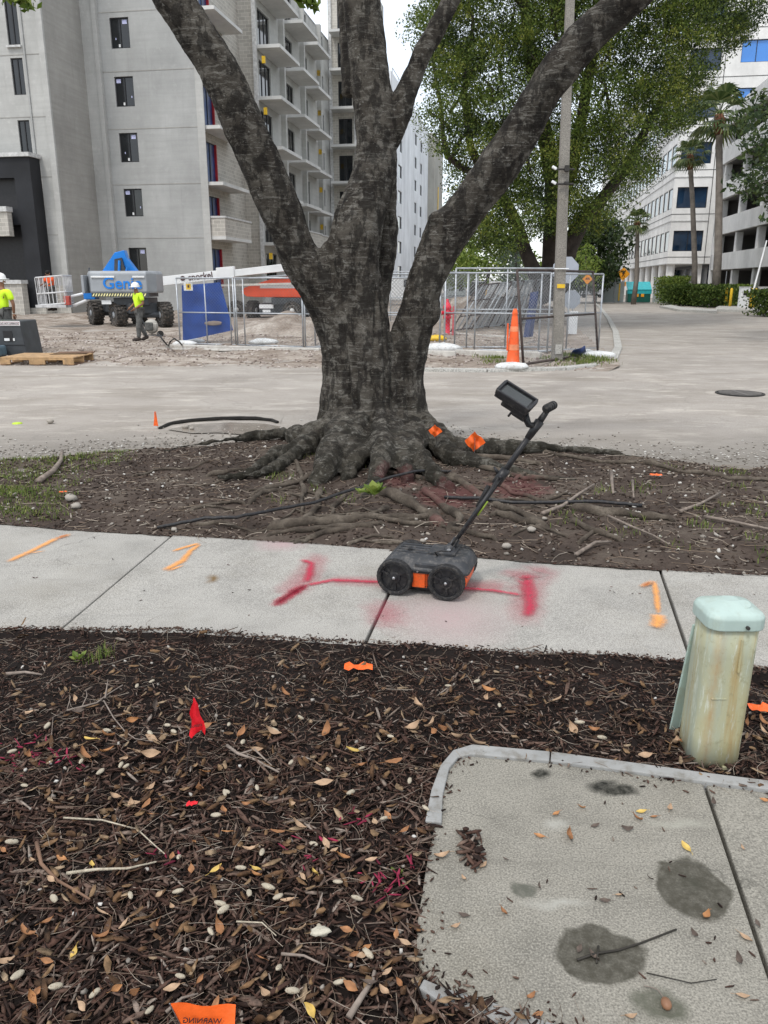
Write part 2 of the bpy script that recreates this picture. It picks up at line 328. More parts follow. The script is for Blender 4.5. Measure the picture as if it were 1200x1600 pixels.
def ground_mat(name, stops, scale, fine, rough=.92, streak=None, bumpd=.03, bs=8, extra=None):
    t = NT(name); P = t.n('NewGeometry').outputs['Position']
    c = t.ramp(t.noise(scale, 8, .65, P), stops)
    f = t.noise(fine, 4, .8, P); c = t.mix(t.ramp(f, [(.42, .0), (.62, .55)]), c, t.mix(1, c, (.45, .43, .42), 'MULTIPLY'))
    if streak:
        s = t.noise(streak[0], 7, .7, t.coords(streak[1], P, streak[2])); c = t.mix(t.ramp(s, [(streak[4], 0.), (streak[5], streak[6])]), c, streak[3])
    if extra: c = extra(t, c, P)
    t.bump(t.math('ADD', t.noise(bs, 6, .7, P), t.math('MULTIPLY', f, .3)), .6, bumpd); return t.fin(c, rough, 0, .2)
def road_extra(t, c, P):
    s = t.noise(.9, 7, .7, t.coords((.55, 1.2, 1), P, (0, 0, .13))); c = t.mix(t.ramp(s, [(.48, 0.), (.66, .65)]), c, (.235, .205, .17))
    s = t.noise(1.6, 7, .75, t.coords((.6, 1.3, 1), P, (0, 0, -.25))); c = t.mix(t.ramp(s, [(.52, 0.), (.66, .7)]), c, (.53, .485, .425))
    # gravelly, darker shoulder beside the verge
    sp = t.n('SeparateXYZ'); t.l(P, sp.inputs[0]); y = t.math('ADD', sp.outputs[1], t.math('MULTIPLY', t.noise(1.1, 5, .7, P), 1.6))
    c = t.mix(t.ramp(t.math('DIVIDE', t.math('SUBTRACT', y, 8.2), 3.0), [(.05, .75), (.75, 0.)]), c, (.17, .155, .135))
    v = t.n('TexVoronoi', feature='DISTANCE_TO_EDGE'); v.inputs['Scale'].default_value = .42
    w = t.n('VectorMath', operation='MULTIPLY_ADD'); nn = t.n('TexNoise'); nn.inputs['Scale'].default_value = 1.5; nn.inputs['Detail'].default_value = 5
    t.l(P, nn.inputs['Vector']); t.l(nn.outputs['Color'], w.inputs[0]); w.inputs[1].default_value = (.8,)*3; t.l(P, w.inputs[2]); t.l(w.outputs[0], v.inputs['Vector'])
    c = t.mix(t.ramp(v.outputs['Distance'], [(.002, .28), (.007, 0.)]), c, (.17, .155, .14))
    return c
M_ROAD = ground_mat('road_surface', [(.3, (.315, .285, .25)), (.5, (.39, .355, .315)), (.7, (.45, .415, .37))], .5, 70, .85, None, .004, 60, road_extra)
M_LOT = ground_mat('site_dirt', [(.28, (.19, .15, .12)), (.45, (.33, .28, .235)), (.62, (.46, .41, .355)), (.8, (.56, .515, .46))], 1.3, 14, .95,
    (1.2, (.5, 2.2, 1), (0, 0, .3), (.16, .12, .09), .47, .62, .75), .08, 3)
M_SOIL = ground_mat('verge_soil', [(.3, (.035, .026, .021)), (.5, (.075, .056, .045)), (.75, (.15, .125, .10))], 2.0, 45, .95, None, .02, 25, lambda t, c, P: pinkify(t, c, *ROOTPINK))
M_BEDSOIL = ground_mat('mulch_soil', [(.3, (.008, .006, .005)), (.6, (.018, .012, .010)), (.8, (.034, .024, .02))], 6, 70, .95, None, .01, 40)
M_BASE = ground_mat('far_ground', [(.3, (.20, .19, .17)), (.7, (.33, .31, .29))], .2, 5, .95)
M_MULCH = island('mulch_chips', [(0, (.013, .007, .005)), (.3, (.040, .020, .014)), (.6, (.092, .047, .033)), (.82, (.155, .095, .070)), (.95, (.22, .165, .13)), (1, (.36, .30, .25))], .8, .25, var=60)
M_STRAW = island('straw_bits', [(0, (.10, .07, .05)), (.5, (.25, .19, .14)), (1, (.45, .39, .32))], .85)
M_DEBRIS = island('verge_debris', [(0, (.02, .014, .011)), (.5, (.06, .042, .032)), (.8, (.15, .11, .085)), (1, (.34, .30, .25))], .9, .2, pink=ROOTPINK)
M_PEBB = island('pebbles', [(0, (.16, .14, .12)), (.6, (.34, .31, .27)), (1, (.58, .56, .52))], .8)
M_NUT = mat('dry_seed_pod', (.43, .38, .29), .75, .3, 60, bump=.6, bs=220, bd=.002, dirt=(.20, .15, .10)); M_STICK = mat('grey_twig_bark', (.22, .18, .15), .9, .4, 20, bump=.5, bs=90)
M_LEAFS = [mat('dry_leaf_brown', (.30, .14, .06), .7, .4, 25), mat('dry_leaf_orange', (.38, .18, .07), .65, .3, 25), mat('dry_leaf_yellow', (.55, .38, .10), .6, .3, 25), mat('dry_leaf_grey', (.10, .075, .06), .8, .4, 25), mat('dry_leaf_tan', (.40, .27, .17), .7, .3, 25)]
M_GRASS = island('grass_blades', [(0, (.06, .10, .02)), (.6, (.14, .19, .04)), (1, (.28, .29, .10))], .7, .2, .25)
M_GREEN = island('green_leaf', [(0, (.022, .042, .007)), (.3, (.060, .098, .016)), (.7, (.118, .165, .028)), (1, (.20, .24, .05))], .5, .3, .4)
M_GREEN_D = island('dark_leaf', [(0, (.012, .026, .008)), (.5, (.03, .055, .014)), (1, (.07, .10, .025))], .5, .3, .25)
M_GREEN_G = island('grey_leaf', [(0, (.04, .06, .045)), (1, (.14, .18, .14))], .6, .3, .2)
M_GREEN_L = island('light_leaf', [(0, (.07, .12, .015)), (.6, (.16, .23, .04)), (1, (.28, .33, .07))], .5, .3, .35)
M_OLIVE = island('olive_leaf', [(0, (.06, .09, .012)), (.6, (.15, .18, .025)), (1, (.26, .26, .05))], .5, .3, .4)
M_HEDGE = island('hedge_leaf', [(0, (.02, .04, .008)), (.6, (.06, .10, .018)), (1, (.16, .21, .05))], .6, .2, .25)
M_PALM = island('palm_leaf', [(0, (.03, .055, .015)), (.7, (.09, .13, .04)), (1, (.20, .22, .09))], .5, .3, .25)
M_PTRUNK = mat('palm_trunk', (.20, .175, .15), .9, .25, 3, bump=.5, bs=10, bd=.03)
M_PSKIRT = mat('palm_boot_brown', (.16, .07, .04), .9, .3, 5)
M_BARK2 = mat('far_bark', (.045, .036, .03), .95, .45, 3, bump=.7, bs=12, bd=.04)

def bark():
    t = NT('mottled_bark'); P = t.n('NewGeometry').outputs['Position']
    a = t.noise(3.5, 8, .7, P, .4)
    c = t.ramp(a, [(.30, (.018, .015, .012)), (.43, (.052, .044, .036)), (.56, (.105, .093, .077)), (.72, (.185, .168, .142))])
    lich = t.noise(8.5, 10, .78, t.coords((.8, .8, 1.7), P), .8)
    c = t.mix(t.ramp(lich, [(.53, 0.), (.565, .6)]), c, (.25, .235, .205))
    rings = t.noise(6, 6, .7, t.coords((.6, .6, 9), P), .6); c = t.mix(t.ramp(rings, [(.57, 0.), (.61, .5)]), c, (.32, .305, .27))
    bl = t.noise(24, 5, .7, t.coords((.8, .8, 1.8), P)); c = t.mix(t.ramp(bl, [(.61, 0.), (.66, .8)]), c, (.33, .32, .29))
    dk = t.noise(9, 6, .7, t.coords((1, 1, .5), P)); c = t.mix(t.ramp(dk, [(.48, 0.), (.54, .7)]), c, (.012, .010, .009))
    z = t.n('SeparateXYZ'); t.l(P, z.inputs[0])
    low = t.ramp(t.math('ADD', z.outputs[2], t.math('MULTIPLY', t.noise(4, 5, .7, P), .9)), [(.35, 1.), (1.0, 0.)])
    c = t.mix(t.math('MULTIPLY', low, .35), c, (.032, .032, .016))
    c = pinkify(t, c, *ROOTPINK)
    h1 = t.noise(18, 9, .8, t.coords((1, 1, 2.0), P)); h2 = t.noise(90, 4, .7, P)
    t.bump(t.math('ADD', h1, t.math('MULTIPLY', h2, .4)), 1.0, .035); return t.fin(c, .9, 0, .2)
M_BARK = bark()
def rootm():
    t = NT('surface_root_bark'); P = t.n('NewGeometry').outputs['Position']
    c = t.ramp(t.noise(5, 8, .7, P), [(.3, (.035, .028, .022)), (.5, (.095, .077, .060)), (.72, (.20, .17, .135))])
    c = t.mix(t.ramp(t.noise(30, 6, .7, P), [(.5, 0.), (.7, .6)]), c, (.035, .028, .023)); c = pinkify(t, c, *ROOTPINK)
    t.bump(t.noise(50, 6, .75, P), .9, .012); return t.fin(c, .9, 0, .2)
M_ROOT = rootm()

# ------------------------------------------------------------------ ground
def poly_sheet(name, pts, z, m):
    o = MB().add([(p[0], p[1], z) for p in pts], [tuple(range(len(pts)))]).build(name, m); return tag(o, kind='structure')
poly_sheet('ground', [(-900, -60), (900, -60), (900, 1800), (-900, 1800)], -.35, M_BASE)
def grid(name, nx, ny, fxy, fz, m, smooth=True, kind='structure'):
    co = np.empty((ny+1, nx+1, 3), np.float32)
    for j in range(ny+1):
        for i in range(nx+1):
            x, y = fxy(i/nx, j/ny); co[j, i] = (x, y, fz(x, y))
    idx = np.arange((ny+1)*(nx+1)).reshape(ny+1, nx+1)
    q = np.stack([idx[:-1, :-1], idx[:-1, 1:], idx[1:, 1:], idx[1:, :-1]], -1).reshape(-1, 4)
    return np_mesh(name, co, q, m, kind=kind, smooth=smooth)
top_px = [(-400, 800), (0, 818), (137, 829), (270, 837), (500, 850), (740, 870), (932, 884), (1073, 893), (1200, 899), (1500, 918)]
bot_px = [(-600, 985), (0, 988), (290, 990), (416, 1000), (650, 1016), (850, 1026), (1050, 1036), (1200, 1050), (1700, 1085)]
SW = .05
TOP = [G(x, y, SW) for x, y in top_px]; BOT = [G(x, y, SW) for x, y in bot_px]
tx, ty = [p.x for p in TOP], [p.y for p in TOP]; bx_, by_ = [p.x for p in BOT], [p.y for p in BOT]
def y_top(x): return float(np.interp(x, tx, ty)) - (.21*(x-tx[-1]) if x > tx[-1] else 0) + (.21*(tx[0]-x) if x < tx[0] else 0)
def y_bot(x): return float(np.interp(x, bx_, by_))
RN = [G(x, y) for x, y in [(-500, 728), (0, 718), (200, 700), (450, 686), (600, 680), (740, 692), (900, 706), (1020, 716), (1200, 722), (1600, 730)]]
rx_, ry_ = [p.x for p in RN], [p.y for p in RN]
def y_road(x): return float(np.interp(x, rx_, ry_)) + .12*noise.noise(Vector((x*1.3, 0, 3)))
TC = Vector((-.10, 8.35, 0))
def h_verge(x, y):
    d = math.hypot(x-TC.x, (y-TC.y)*1.1)
    return .035+.11*math.exp(-(d/1.1)**2)+.05*noise.noise(Vector((x*1.1, y*1.1, 0)))+.025*noise.noise(Vector((x*4, y*4, 5)))+.012*noise.noise(Vector((x*13, y*13, 1)))
def in_poly(x, y, poly):
    c = False; j = len(poly)-1
    for i in range(len(poly)):
        if (poly[i].y > y) != (poly[j].y > y) and x < (poly[j].x-poly[i].x)*(y-poly[i].y)/(poly[j].y-poly[i].y)+poly[i].x: c = not c
        j = i
    return c
def fringe(x): return .030+.050*noise.noise(Vector((x*2.6, 1, 0)))+.030*noise.noise(Vector((x*9, 2, 0)))+.014*noise.noise(Vector((x*31, 5, 0)))
def fade_edges(x, y, h):
    if y < y_top(x)+.015: return SW+.005
    t = min(1, max(0, (y-y_top(x))/.25)); u = min(1, max(0, (y_road(x)-y)/.35))
    return h*u*(.6+.4*t)+(1-u)*-.03
H_V = lambda x, y: fade_edges(x, y, h_verge(x, y))
def verge_xy(s, t):
    x = -9+19*s; a = y_top(x)-.5*fringe(x+7)-.01; b = y_road(x)+.05; return x, a+(b-a)*t
grid('verge_soil', 480, 80, verge_xy, H_V, M_SOIL)
# pad outline
pad_px = [(716, 1186), (735, 1181), (860, 1192), (1000, 1210), (1100, 1224), (1250, 1243), (1500, 1275), (1800, 2100), (1100, 1760), (960, 1630), (830, 1592), (728, 1560), (672, 1530), (650, 1498), (652, 1440), (668, 1340), (690, 1240), (700, 1200)]
PADZ = .07; PAD = [G(x, y, PADZ) for x, y in pad_px]
PADO = [G(x, y, PADZ) for x, y in [(690, 1205), (705, 1178), (735, 1167), (860, 1178), (1000, 1196), (1100, 1211), (1250, 1230), (1500, 1262), (1900, 2150), (1100, 1800), (950, 1670), (820, 1632), (700, 1590), (640, 1552), (636, 1500), (634, 1440), (650, 1340), (673, 1240)]]
def h_bed(x, y):
    if in_poly(x, y, PAD): return -.04
    e = min(1, max(0, (y_bot(x)+.05-y)/.3))
    if y > y_bot(x)-.05: return SW+.003+.006*abs(noise.noise(Vector((x*30, y*30, 3))))
    return .015+.04*e+.022*noise.noise(Vector((x*2.2, y*2.2, 9)))+.010*noise.noise(Vector((x*9, y*9, 2)))
def bed_xy(s, t):
    x = -5.5+11.5*s; b = y_bot(x)+fringe(x); return x, .1+(b-.1)*t
grid('mulch_bed_soil', 520, 110, bed_xy, h_bed, M_BEDSOIL)
# road: one sheet, plus slight swell
def road_xy(s, t):
    x = -70+160*s; return x, 7.0+(230-7.0)*t**2.2
road = grid('road', 110, 120, road_xy, lambda x, y: -.002+.006*noise.noise(Vector((x*.3, y*.3, 0))), M_ROAD)
# construction lot
def lot_edge_x(Y):
    x = (2.0+.163*Y)/.987; r = 2.2; Y0 = 15.2
    if Y < Y0+r: k = min(1, max(0, (Y0+r-Y)/r)); x -= r*(1-math.sqrt(max(0, 1-k*k)))
    return x
def lot_xy(s, t):
    Y = 15.3+(105-15.3)*t**1.5; xr = lot_edge_x(Y); x = -55+(xr+55)*s**.75
    return x, Y-.116*x*(1-t)
def h_lot(x, y):
    e = min(1, max(0, (y-(15.9-.116*x))/1.0)); b = .10*noise.noise(Vector((x*.45, y*.6, 3)))+.07*noise.noise(Vector((x*1.6, y*2.0, 8)))+.03*noise.noise(Vector((x*5, y*6, 8)))
    return -.03+e*(.07+b*(1 if y < 60 else .3))
grid('site_ground', 260, 190, lot_xy, h_lot, M_LOT)
kp = [G(660, 579, .0)+Vector((0, -.1, 0)), G(760, 581), G(880, 578), G(935, 572), G(958, 562), G(966, 545), G(962, 520), G(952, 500), G(940, 484), G(926, 470)]
kb = MB()
for i in range(len(kp)-1):
    a, b = kp[i], kp[i+1]; d = (b-a).normalized(); n_ = Vector((-d.y, d.x, 0))*.10
    kb.add([a-n_+Vector((0, 0, -.02)), b-n_+Vector((0, 0, -.02)), b+n_+Vector((0, 0, -.02)), a+n_+Vector((0, 0, -.02)), a-n_*.9+Vector((0, 0, .05)), b-n_*.9+Vector((0, 0, .05)), b+n_+Vector((0, 0, .06)), a+n_+Vector((0, 0, .06))],
           [(0,1,5,4),(1,2,6,5),(2,3,7,6),(3,0,4,7),(4,5,6,7)])
tag(kb.build('kerb', M_KERB), kind='structure')

# sidewalk: slabs with recessed joints
sw_under = poly_sheet('sidewalk_bed', [(p.x, p.y+.0) for p in BOT]+[(p.x, p.y) for p in reversed(TOP)], .012, M_BEDSOIL)
side = tag(bpy.data.objects.new('sidewalk', None), kind='structure'); C.objects.link(side)
jt = [G(-300, 805, SW), G(268, 838, SW), G(638, 862, SW), G(1033, 892, SW), G(1480, 917, SW)]
jb = [G(-430, 986, SW), G(88, 989, SW), G(568, 1009, SW), G(1084, 1040, SW), G(1720, 1085, SW)]
jt = [Vector((tx[0]-.0, y_top(tx[0]), 0))]+jt[1:]; jb[0] = Vector((bx_[0], by_[0], 0))
for k in range(4):
    g = .007; n = 14; m = MB(); rows = 5; dz = [0, .004, -.003, .003][k]; vs = []
    for r in range(rows+1):
        for i in range(n+1):
            s = i/n; a = jt[k].lerp(jt[k+1], s); b = jb[k].lerp(jb[k+1], s)
            a = Vector((a.x, y_top(a.x)-.004, 0)); b = Vector((b.x, y_bot(b.x), 0)); p = b.lerp(a, r/rows)
            if k: p.x += g*(1-s)
            p.x -= g*s
            vs.append(Vector((p.x, p.y, SW+dz+.004*noise.noise(Vector((p.x, p.y, 4))))))
    nt = len(vs); fs = [(r*(n+1)+i, r*(n+1)+i+1, (r+1)*(n+1)+i+1, (r+1)*(n+1)+i) for r in range(rows) for i in range(n)]
    ring = list(range(n+1))+[r*(n+1)+n for r in range(1, rows+1)]+[rows*(n+1)+i for i in range(n-1, -1, -1)]+[r*(n+1) for r in range(rows-1, 0, -1)]
    low = [vs[i]+Vector((0, 0, -.06)) for i in ring]; vs += low
    for i in range(len(ring)):
        j = (i+1) % len(ring); fs.append((ring[i], nt+i, nt+j, ring[j]))
    m.add(vs, fs); m.build('slab', M_SIDE, side, bevel=.006)

# ------------------------------------------------------------------ spray paint marks (thin coats on the slabs)
def paint_mat(name, col, dens):
    t = NT(name); at = t.n('Attribute'); at.attribute_name = 'cov'; P = t.n('NewGeometry').outputs['Position']
    n = t.noise(130, 5, .75, P); n2 = t.noise(18, 4, .6, P)
    a = t.math('ADD', at.outputs['Fac'], t.math('MULTIPLY', t.math('SUBTRACT', t.math('ADD', t.math('MULTIPLY', n, .7), t.math('MULTIPLY', n2, .3)), .5), 1.7))
    f = t.ramp(a, [(.18, 0.), (.95, dens)])
    t.fin(col, .75, 0, .2); t.l(f, t.b.inputs['Alpha']); return t.m
M_SPRAY = paint_mat('pink_marking_paint', (.50, .035, .075), .80); M_HAZE = paint_mat('pink_overspray', (.48, .06, .10), .33); M_OSPRAY = paint_mat('orange_marking_paint', (.85, .36, .09), .85)
def ribbon(paths, m, parent, name, zz=SW+.009, k_w=1.0):
    vs, fs, cov = [], [], []
    for pts, w in paths:
        P = [G(x, y, zz) for x, y in pts]; Q = []
        for i in range(len(P)-1):
            for k in range(5): Q.append(P[i].lerp(P[i+1], k/5))
        Q.append(P[-1]); base = len(vs); L = len(Q)
        for i, q in enumerate(Q):
            d = (Q[min(i+1, L-1)]-Q[max(i-1, 0)]).normalized(); nn = Vector((-d.y, d.x, 0)); ww = k_w*1.5*(w[0]+(w[1]-w[0])*i/(L-1))*(1+.25*noise.noise(q*14))
            end = min(1, min(i, L-1-i)/1.6)
            for k, c in enumerate((0, .6, 1, .6, 0)):
                vs.append(q+nn*ww*(k/2-1)); cov.append(c*.9*end)
        for i in range(L-1):
            for k in range(4): a = base+i*5+k; fs.append((a, a+1, a+6, a+5))
    me = bpy.data.meshes.new(name); me.from_pydata([tuple(v) for v in vs], [], fs); me.materials.append(m)
    at = me.attributes.new('cov', 'FLOAT', 'POINT'); at.data.foreach_set('value', cov)
    o = bpy.data.objects.new(name, me); C.objects.link(o); o.parent = parent; return o
pm = thing('paint_mark', 'faded pink sprayed line with crossbars running under the four wheeled cart', 'paint mark')
ribbon([([(425, 948), (450, 930), (478, 914), (520, 906), (590, 909), (640, 913), (720, 918), (770, 922), (829, 932)], (.028, .018)), ([(424, 949), (455, 928), (480, 912)], (.04, .032)),
        ([(478, 912), (484, 895), (487, 880), (470, 873)], (.028, .022)), ([(820, 900), (826, 918), (829, 945), (823, 965)], (.05, .028)), ([(815, 898), (830, 905)], (.05, .04))], M_SPRAY, pm, 'sprayed_line')
ribbon([([(440, 935), (480, 900), (500, 860)], (.10, .07)), ([(500, 905), (600, 910), (700, 914), (825, 918)], (.07, .10)), ([(850, 880), (828, 915), (815, 985)], (.11, .09)), ([(600, 930), (605, 990)], (.12, .10)), ([(775, 890), (850, 905)], (.09, .06))], M_HAZE, pm, 'overspray', SW+.006)
for lab, ps in (('long orange arrow sprayed near the left end of the sidewalk', [([(6, 880), (50, 860), (90, 840), (114, 834)], (.02, .016)), ([(40, 865), (75, 860)], (.007, .005)), ([(84, 842), (112, 833)], (.018, .01))]),
                ('short hooked orange arrow just right of the diagonal joint', [([(252, 893), (285, 876), (298, 860), (314, 849)], (.02, .014)), ([(266, 862), (295, 853), (314, 848)], (.014, .015)), ([(258, 893), (290, 882)], (.012, .01))]),
                ('crooked orange arrow pointing left beside the pedestal joint', [([(1000, 916), (1022, 908), (1026, 930), (1029, 962)], (.014, .012)), ([(1026, 958), (1030, 968), (1023, 982)], (.03, .026)), ([(998, 917), (1024, 907)], (.012, .017))])):
    q = thing('paint_mark', lab, 'paint mark'); ribbon(ps, M_OSPRAY, q, 'sprayed_line', SW+.009, 1.3)

# ------------------------------------------------------------------ scattering (vectorised bits)
def chips(name, P, L, Wd, Tk, m, tilt=.35, kind='stuff', parent=None, curve=0.0):
    n = len(P); yaw = rng.uniform(0, 2*np.pi, n); pit = rng.normal(0, tilt, n); rol = rng.normal(0, tilt*1.4, n)
    cx, sx = np.cos(yaw), np.sin(yaw); cp, sp = np.cos(pit), np.sin(pit)
    u = np.stack([cx*cp, sx*cp, sp], -1); v0 = np.stack([-sx, cx, np.zeros(n)], -1); w0 = np.cross(u, v0)
    v = v0*np.cos(rol)[:, None]+w0*np.sin(rol)[:, None]; w = np.cross(u, v)
    tpl = np.array([[-1, -.5, -1], [-1, .5, -1], [0, 1, -1], [1, .45, -1], [1, -.45, -1], [0, -1, -1], [-1, -.5, 1], [-1, .5, 1], [0, 1, 1], [1, .45, 1], [1, -.45, 1], [0, -1, 1]], float)
    t = tpl[None]*1.0+rng.uniform(-.28, .28, (n, 12, 3))*np.array([1, 1, .3]); t[:, :, 2] += curve*(t[:, :, 0]**2)
    co = P[:, None, :]+(t[:, :, 0:1]*L[:, None, None]*u[:, None]+t[:, :, 1:2]*Wd[:, None, None]*v[:, None]+t[:, :, 2:3]*Tk[:, None, None]*w[:, None])/2
    fq = np.array([[6, 7, 8, 11], [8, 9, 10, 11], [0, 5, 2, 1], [5, 4, 3, 2], [0, 6, 11, 5], [5, 11, 10, 4], [2, 3, 9, 8], [1, 2, 8, 7], [0, 1, 7, 6], [3, 4, 10, 9]])
    q = (fq[None]+(np.arange(n)*12)[:, None, None]).reshape(-1, 4)
    return np_mesh(name, co.reshape(-1, 3), q, m, parent, kind)
def strands(name, P, L, r, m, bend=.5, parent=None, kind='stuff', flat=.12, up=None):
    n = len(P); yaw = rng.uniform(0, 2*np.pi, n); K = 5; pts = np.zeros((n, K, 3)); d = yaw.copy(); cur = P.copy(); pts[:, 0] = cur
    dz = rng.normal(0, flat, n) if up is None else rng.uniform(*up, n); cv = rng.normal(0, bend, n)
    for k in range(1, K):
        cur = cur+np.stack([np.cos(d), np.sin(d), dz], -1)*(L/(K-1))[:, None]; pts[:, k] = cur; d = d+cv*.6+rng.normal(0, bend*.4, n); dz = dz*.7-(.02 if up is None else .15)
    nr = np.stack([-np.sin(yaw), np.cos(yaw), np.zeros(n)], -1)[:, None]; z = np.array([0, 0, 1.])
    rr = (r[:, None]*np.linspace(1, .45, K)[None])[:, :, None]
    ring = np.stack([pts+nr*rr, pts-nr*rr, pts+z*rr*1.2], 2)      # three-sided
    co = ring.reshape(-1, 3); q = []
    for k in range(K-1):
        for e in range(3): q.append([k*3+e, k*3+(e+1) % 3, (k+1)*3+(e+1) % 3, (k+1)*3+e])
    q = (np.array(q)[None]+(np.arange(n)*K*3)[:, None, None]).reshape(-1, 4)
    return np_mesh(name, co, q, m, parent, kind)
pcx = sum(p.x for p in PAD)/len(PAD); pcy = sum(p.y for p in PAD)/len(PAD)
def bed_points(n, y0=.45, xw=1.0, dens_pow=1.0):
    out = []
    while len(out) < n:
        y = y0+(3.7-y0)*random.random()**dens_pow; hw = (.50*y+1.0)*xw; x = random.uniform(-hw, hw+.15); yb = y_bot(x)
        if y > yb+.02+.05*noise.noise(Vector((x*5, 0, 0)))+.02*random.gauss(0, 1): continue
        if in_poly(x, y, PAD): continue
        out.append((x, y, h_bed(x, y)))
    return np.array(out)
P = bed_points(54000); n = len(P); P[:, 2] += rng.uniform(.000, .020, n)
fine = np.clip((P[:, 1]-2.15)/.8, 0, 1); s = rng.lognormal(0, .45, n)*(1-.55*fine)
chips('mulch', P, .031*s, .0050*rng.lognormal(0, .4, n)*(1-.3*fine), rng.uniform(.0015, .0045, n), M_MULCH, .33)
P = bed_points(5200); n = len(P); P[:, 2] += .016; fine = np.clip((P[:, 1]-2.15)/.8, 0, 1)
keep = rng.random(n) > fine*.75; P = P[keep]; n = len(P)
chips('mulch', P, .054*rng.lognormal(0, .35, n), .0080*rng.lognormal(0, .35, n), rng.uniform(.002, .006, n), M_MULCH, .2)
P = bed_points(3600); n = len(P); P[:, 2] += .024
strands('straw', P, rng.uniform(.03, .17, n), rng.uniform(.0004, .0011, n), M_STRAW, .45)
P = []
for (px, py, r_, k_) in ((30, 1182, 45, 26), (100, 1195, 30, 12), (600, 1385, 34, 22), (470, 1335, 40, 8), (255, 1350, 40, 5), (560, 1290, 40, 8)):
    for _ in range(k_):
        g_ = G(px+random.gauss(0, r_*.6), py+random.gauss(0, r_*.4), .06)
        if not in_poly(g_.x, g_.y, PAD): P.append((g_.x, g_.y, h_bed(g_.x, g_.y)+.024))
P = np.array(P); n = len(P); chips('painted_chips', P, rng.uniform(.012, .045, n), rng.uniform(.003, .008, n), rng.uniform(.002, .004, n), island('pink_tinted_chips', [(0, (.10, .012, .025)), (1, (.32, .03, .07))], .8), .3)
P = bed_points(200); n = len(P); P[:, 2] += .02
chips('pebbles', P, rng.uniform(.006, .016, n), rng.uniform(.006, .013, n), rng.uniform(.005, .010, n), M_PEBB, .5)
P = bed_points(2600); n = len(P); P[:, 2] += .026
keep = rng.random(n) > np.clip((P[:, 1]-2.7)/.6, 0, 1)*.8; P = P[keep]; n = len(P)
M_LITTER = island('leaf_litter', [(0, (.06, .035, .02)), (.4, (.17, .09, .045)), (.7, (.30, .18, .09)), (1, (.42, .31, .20))], .75, .25, .15, var=50)
chips('leaf_litter', P, rng.uniform(.018, .050, n), rng.uniform(.008, .020, n), np.full(n, .0010), M_LITTER, .35, curve=3.0)
# litter kicked onto the edges of pad and sidewalk
pts = []
for i in range(150):
    k = random.randrange(len(PAD)); a, b = PAD[k], PAD[(k+1) % len(PAD)]
    if a.y < 1.2 or b.y < 1.2: continue
    p = a.lerp(b, random.random()); q = p.lerp(Vector((pcx, pcy, PADZ)), abs(random.gauss(0, .06))); pts.append((q.x, q.y, PADZ+.004))
for i in range(1500):
    x = random.uniform(-2.6, 2.8); pts.append((x, y_bot(x)+fringe(x)*random.uniform(0, 1.1)+abs(random.gauss(0, .010)), SW+.010))
for i in range(420):
    x = random.uniform(-3.4, 3.4); pts.append((x, y_top(x)-.5*fringe(x+7)*random.random()-abs(random.gauss(0, .008)), SW+.008))
for i in range(40):
    x = random.uniform(-2.4, 2.6); pts.append((x, y_bot(x)+random.uniform(.02, 1.5), SW+.007))
P = np.array(pts); n = len(P); chips('loose_bits', P, rng.uniform(.006, .02, n), rng.uniform(.003, .006, n), rng.uniform(.002, .004, n), M_MULCH, .06)
P = np.array([(p.x, p.y, PADZ+.004) for p in [G(random.uniform(690, 1190), random.uniform(1230, 1590), PADZ) for _ in range(34)] if in_poly(p.x, p.y, PAD)]); n = len(P)
chips('loose_bits', P, rng.uniform(.008, .026, n), rng.uniform(.002, .006, n), rng.uniform(.002, .004, n), M_MULCH, .05)

# verge debris
def verge_points(n, xr=(-5, 6), near=None):
    out = []
    while len(out) < n:
        x = random.uniform(*xr); a, b = y_top(x), y_road(x); y = a+(b-a)*random.random()
        if abs(x) > .6*y+.6: continue
        out.append((x, y, H_V(x, y)))
    return np.array(out)
P = verge_points(15000); n = len(P); P[:, 2] += .004
chips('soil_debris', P, .022*rng.lognormal(0, .5, n), .008*rng.lognormal(0, .35, n), rng.uniform(.003, .009, n), M_DEBRIS, .3)
P = verge_points(1300); n = len(P); P[:, 2] += .008
strands('root_fibres', P, rng.uniform(.06, .35, n), rng.uniform(.001, .0035, n), M_STRAW, .5, flat=.05)
P = verge_points(500); n = len(P); P[:, 2] += .006
chips('pebbles', P, rng.uniform(.012, .035, n), rng.uniform(.01, .026, n), rng.uniform(.007, .016, n), M_PEBB, .3)
pts = []
for i in range(2200):
    x = random.uniform(-5.5, 6.5); pts.append((x, y_road(x)+abs(random.gauss(0, .45)) - .05, .006))
P = np.array(pts); n = len(P); chips('gravel', P, rng.uniform(.008, .03, n), rng.uniform(.008, .022, n), rng.uniform(.004, .012, n), M_PEBB, .2)
for i in range(0): pass
pts = []
for i in range(5000):
    x = random.uniform(-13, 5); Y = random.uniform(15.9-.116*x, 27)
    if x < lot_edge_x(Y): pts.append((x, Y, h_lot(x, Y)+.01))
P = np.array(pts); n = len(P)
M_CLOD = island('dirt_clods', [(0, (.20, .155, .13)), (.5, (.36, .305, .27)), (1, (.52, .46, .42))], .95)
chips('dirt_clods', P, .045*rng.lognormal(0, .5, n), .035*rng.lognormal(0, .4, n), rng.uniform(.01, .035, n), M_CLOD, .3)

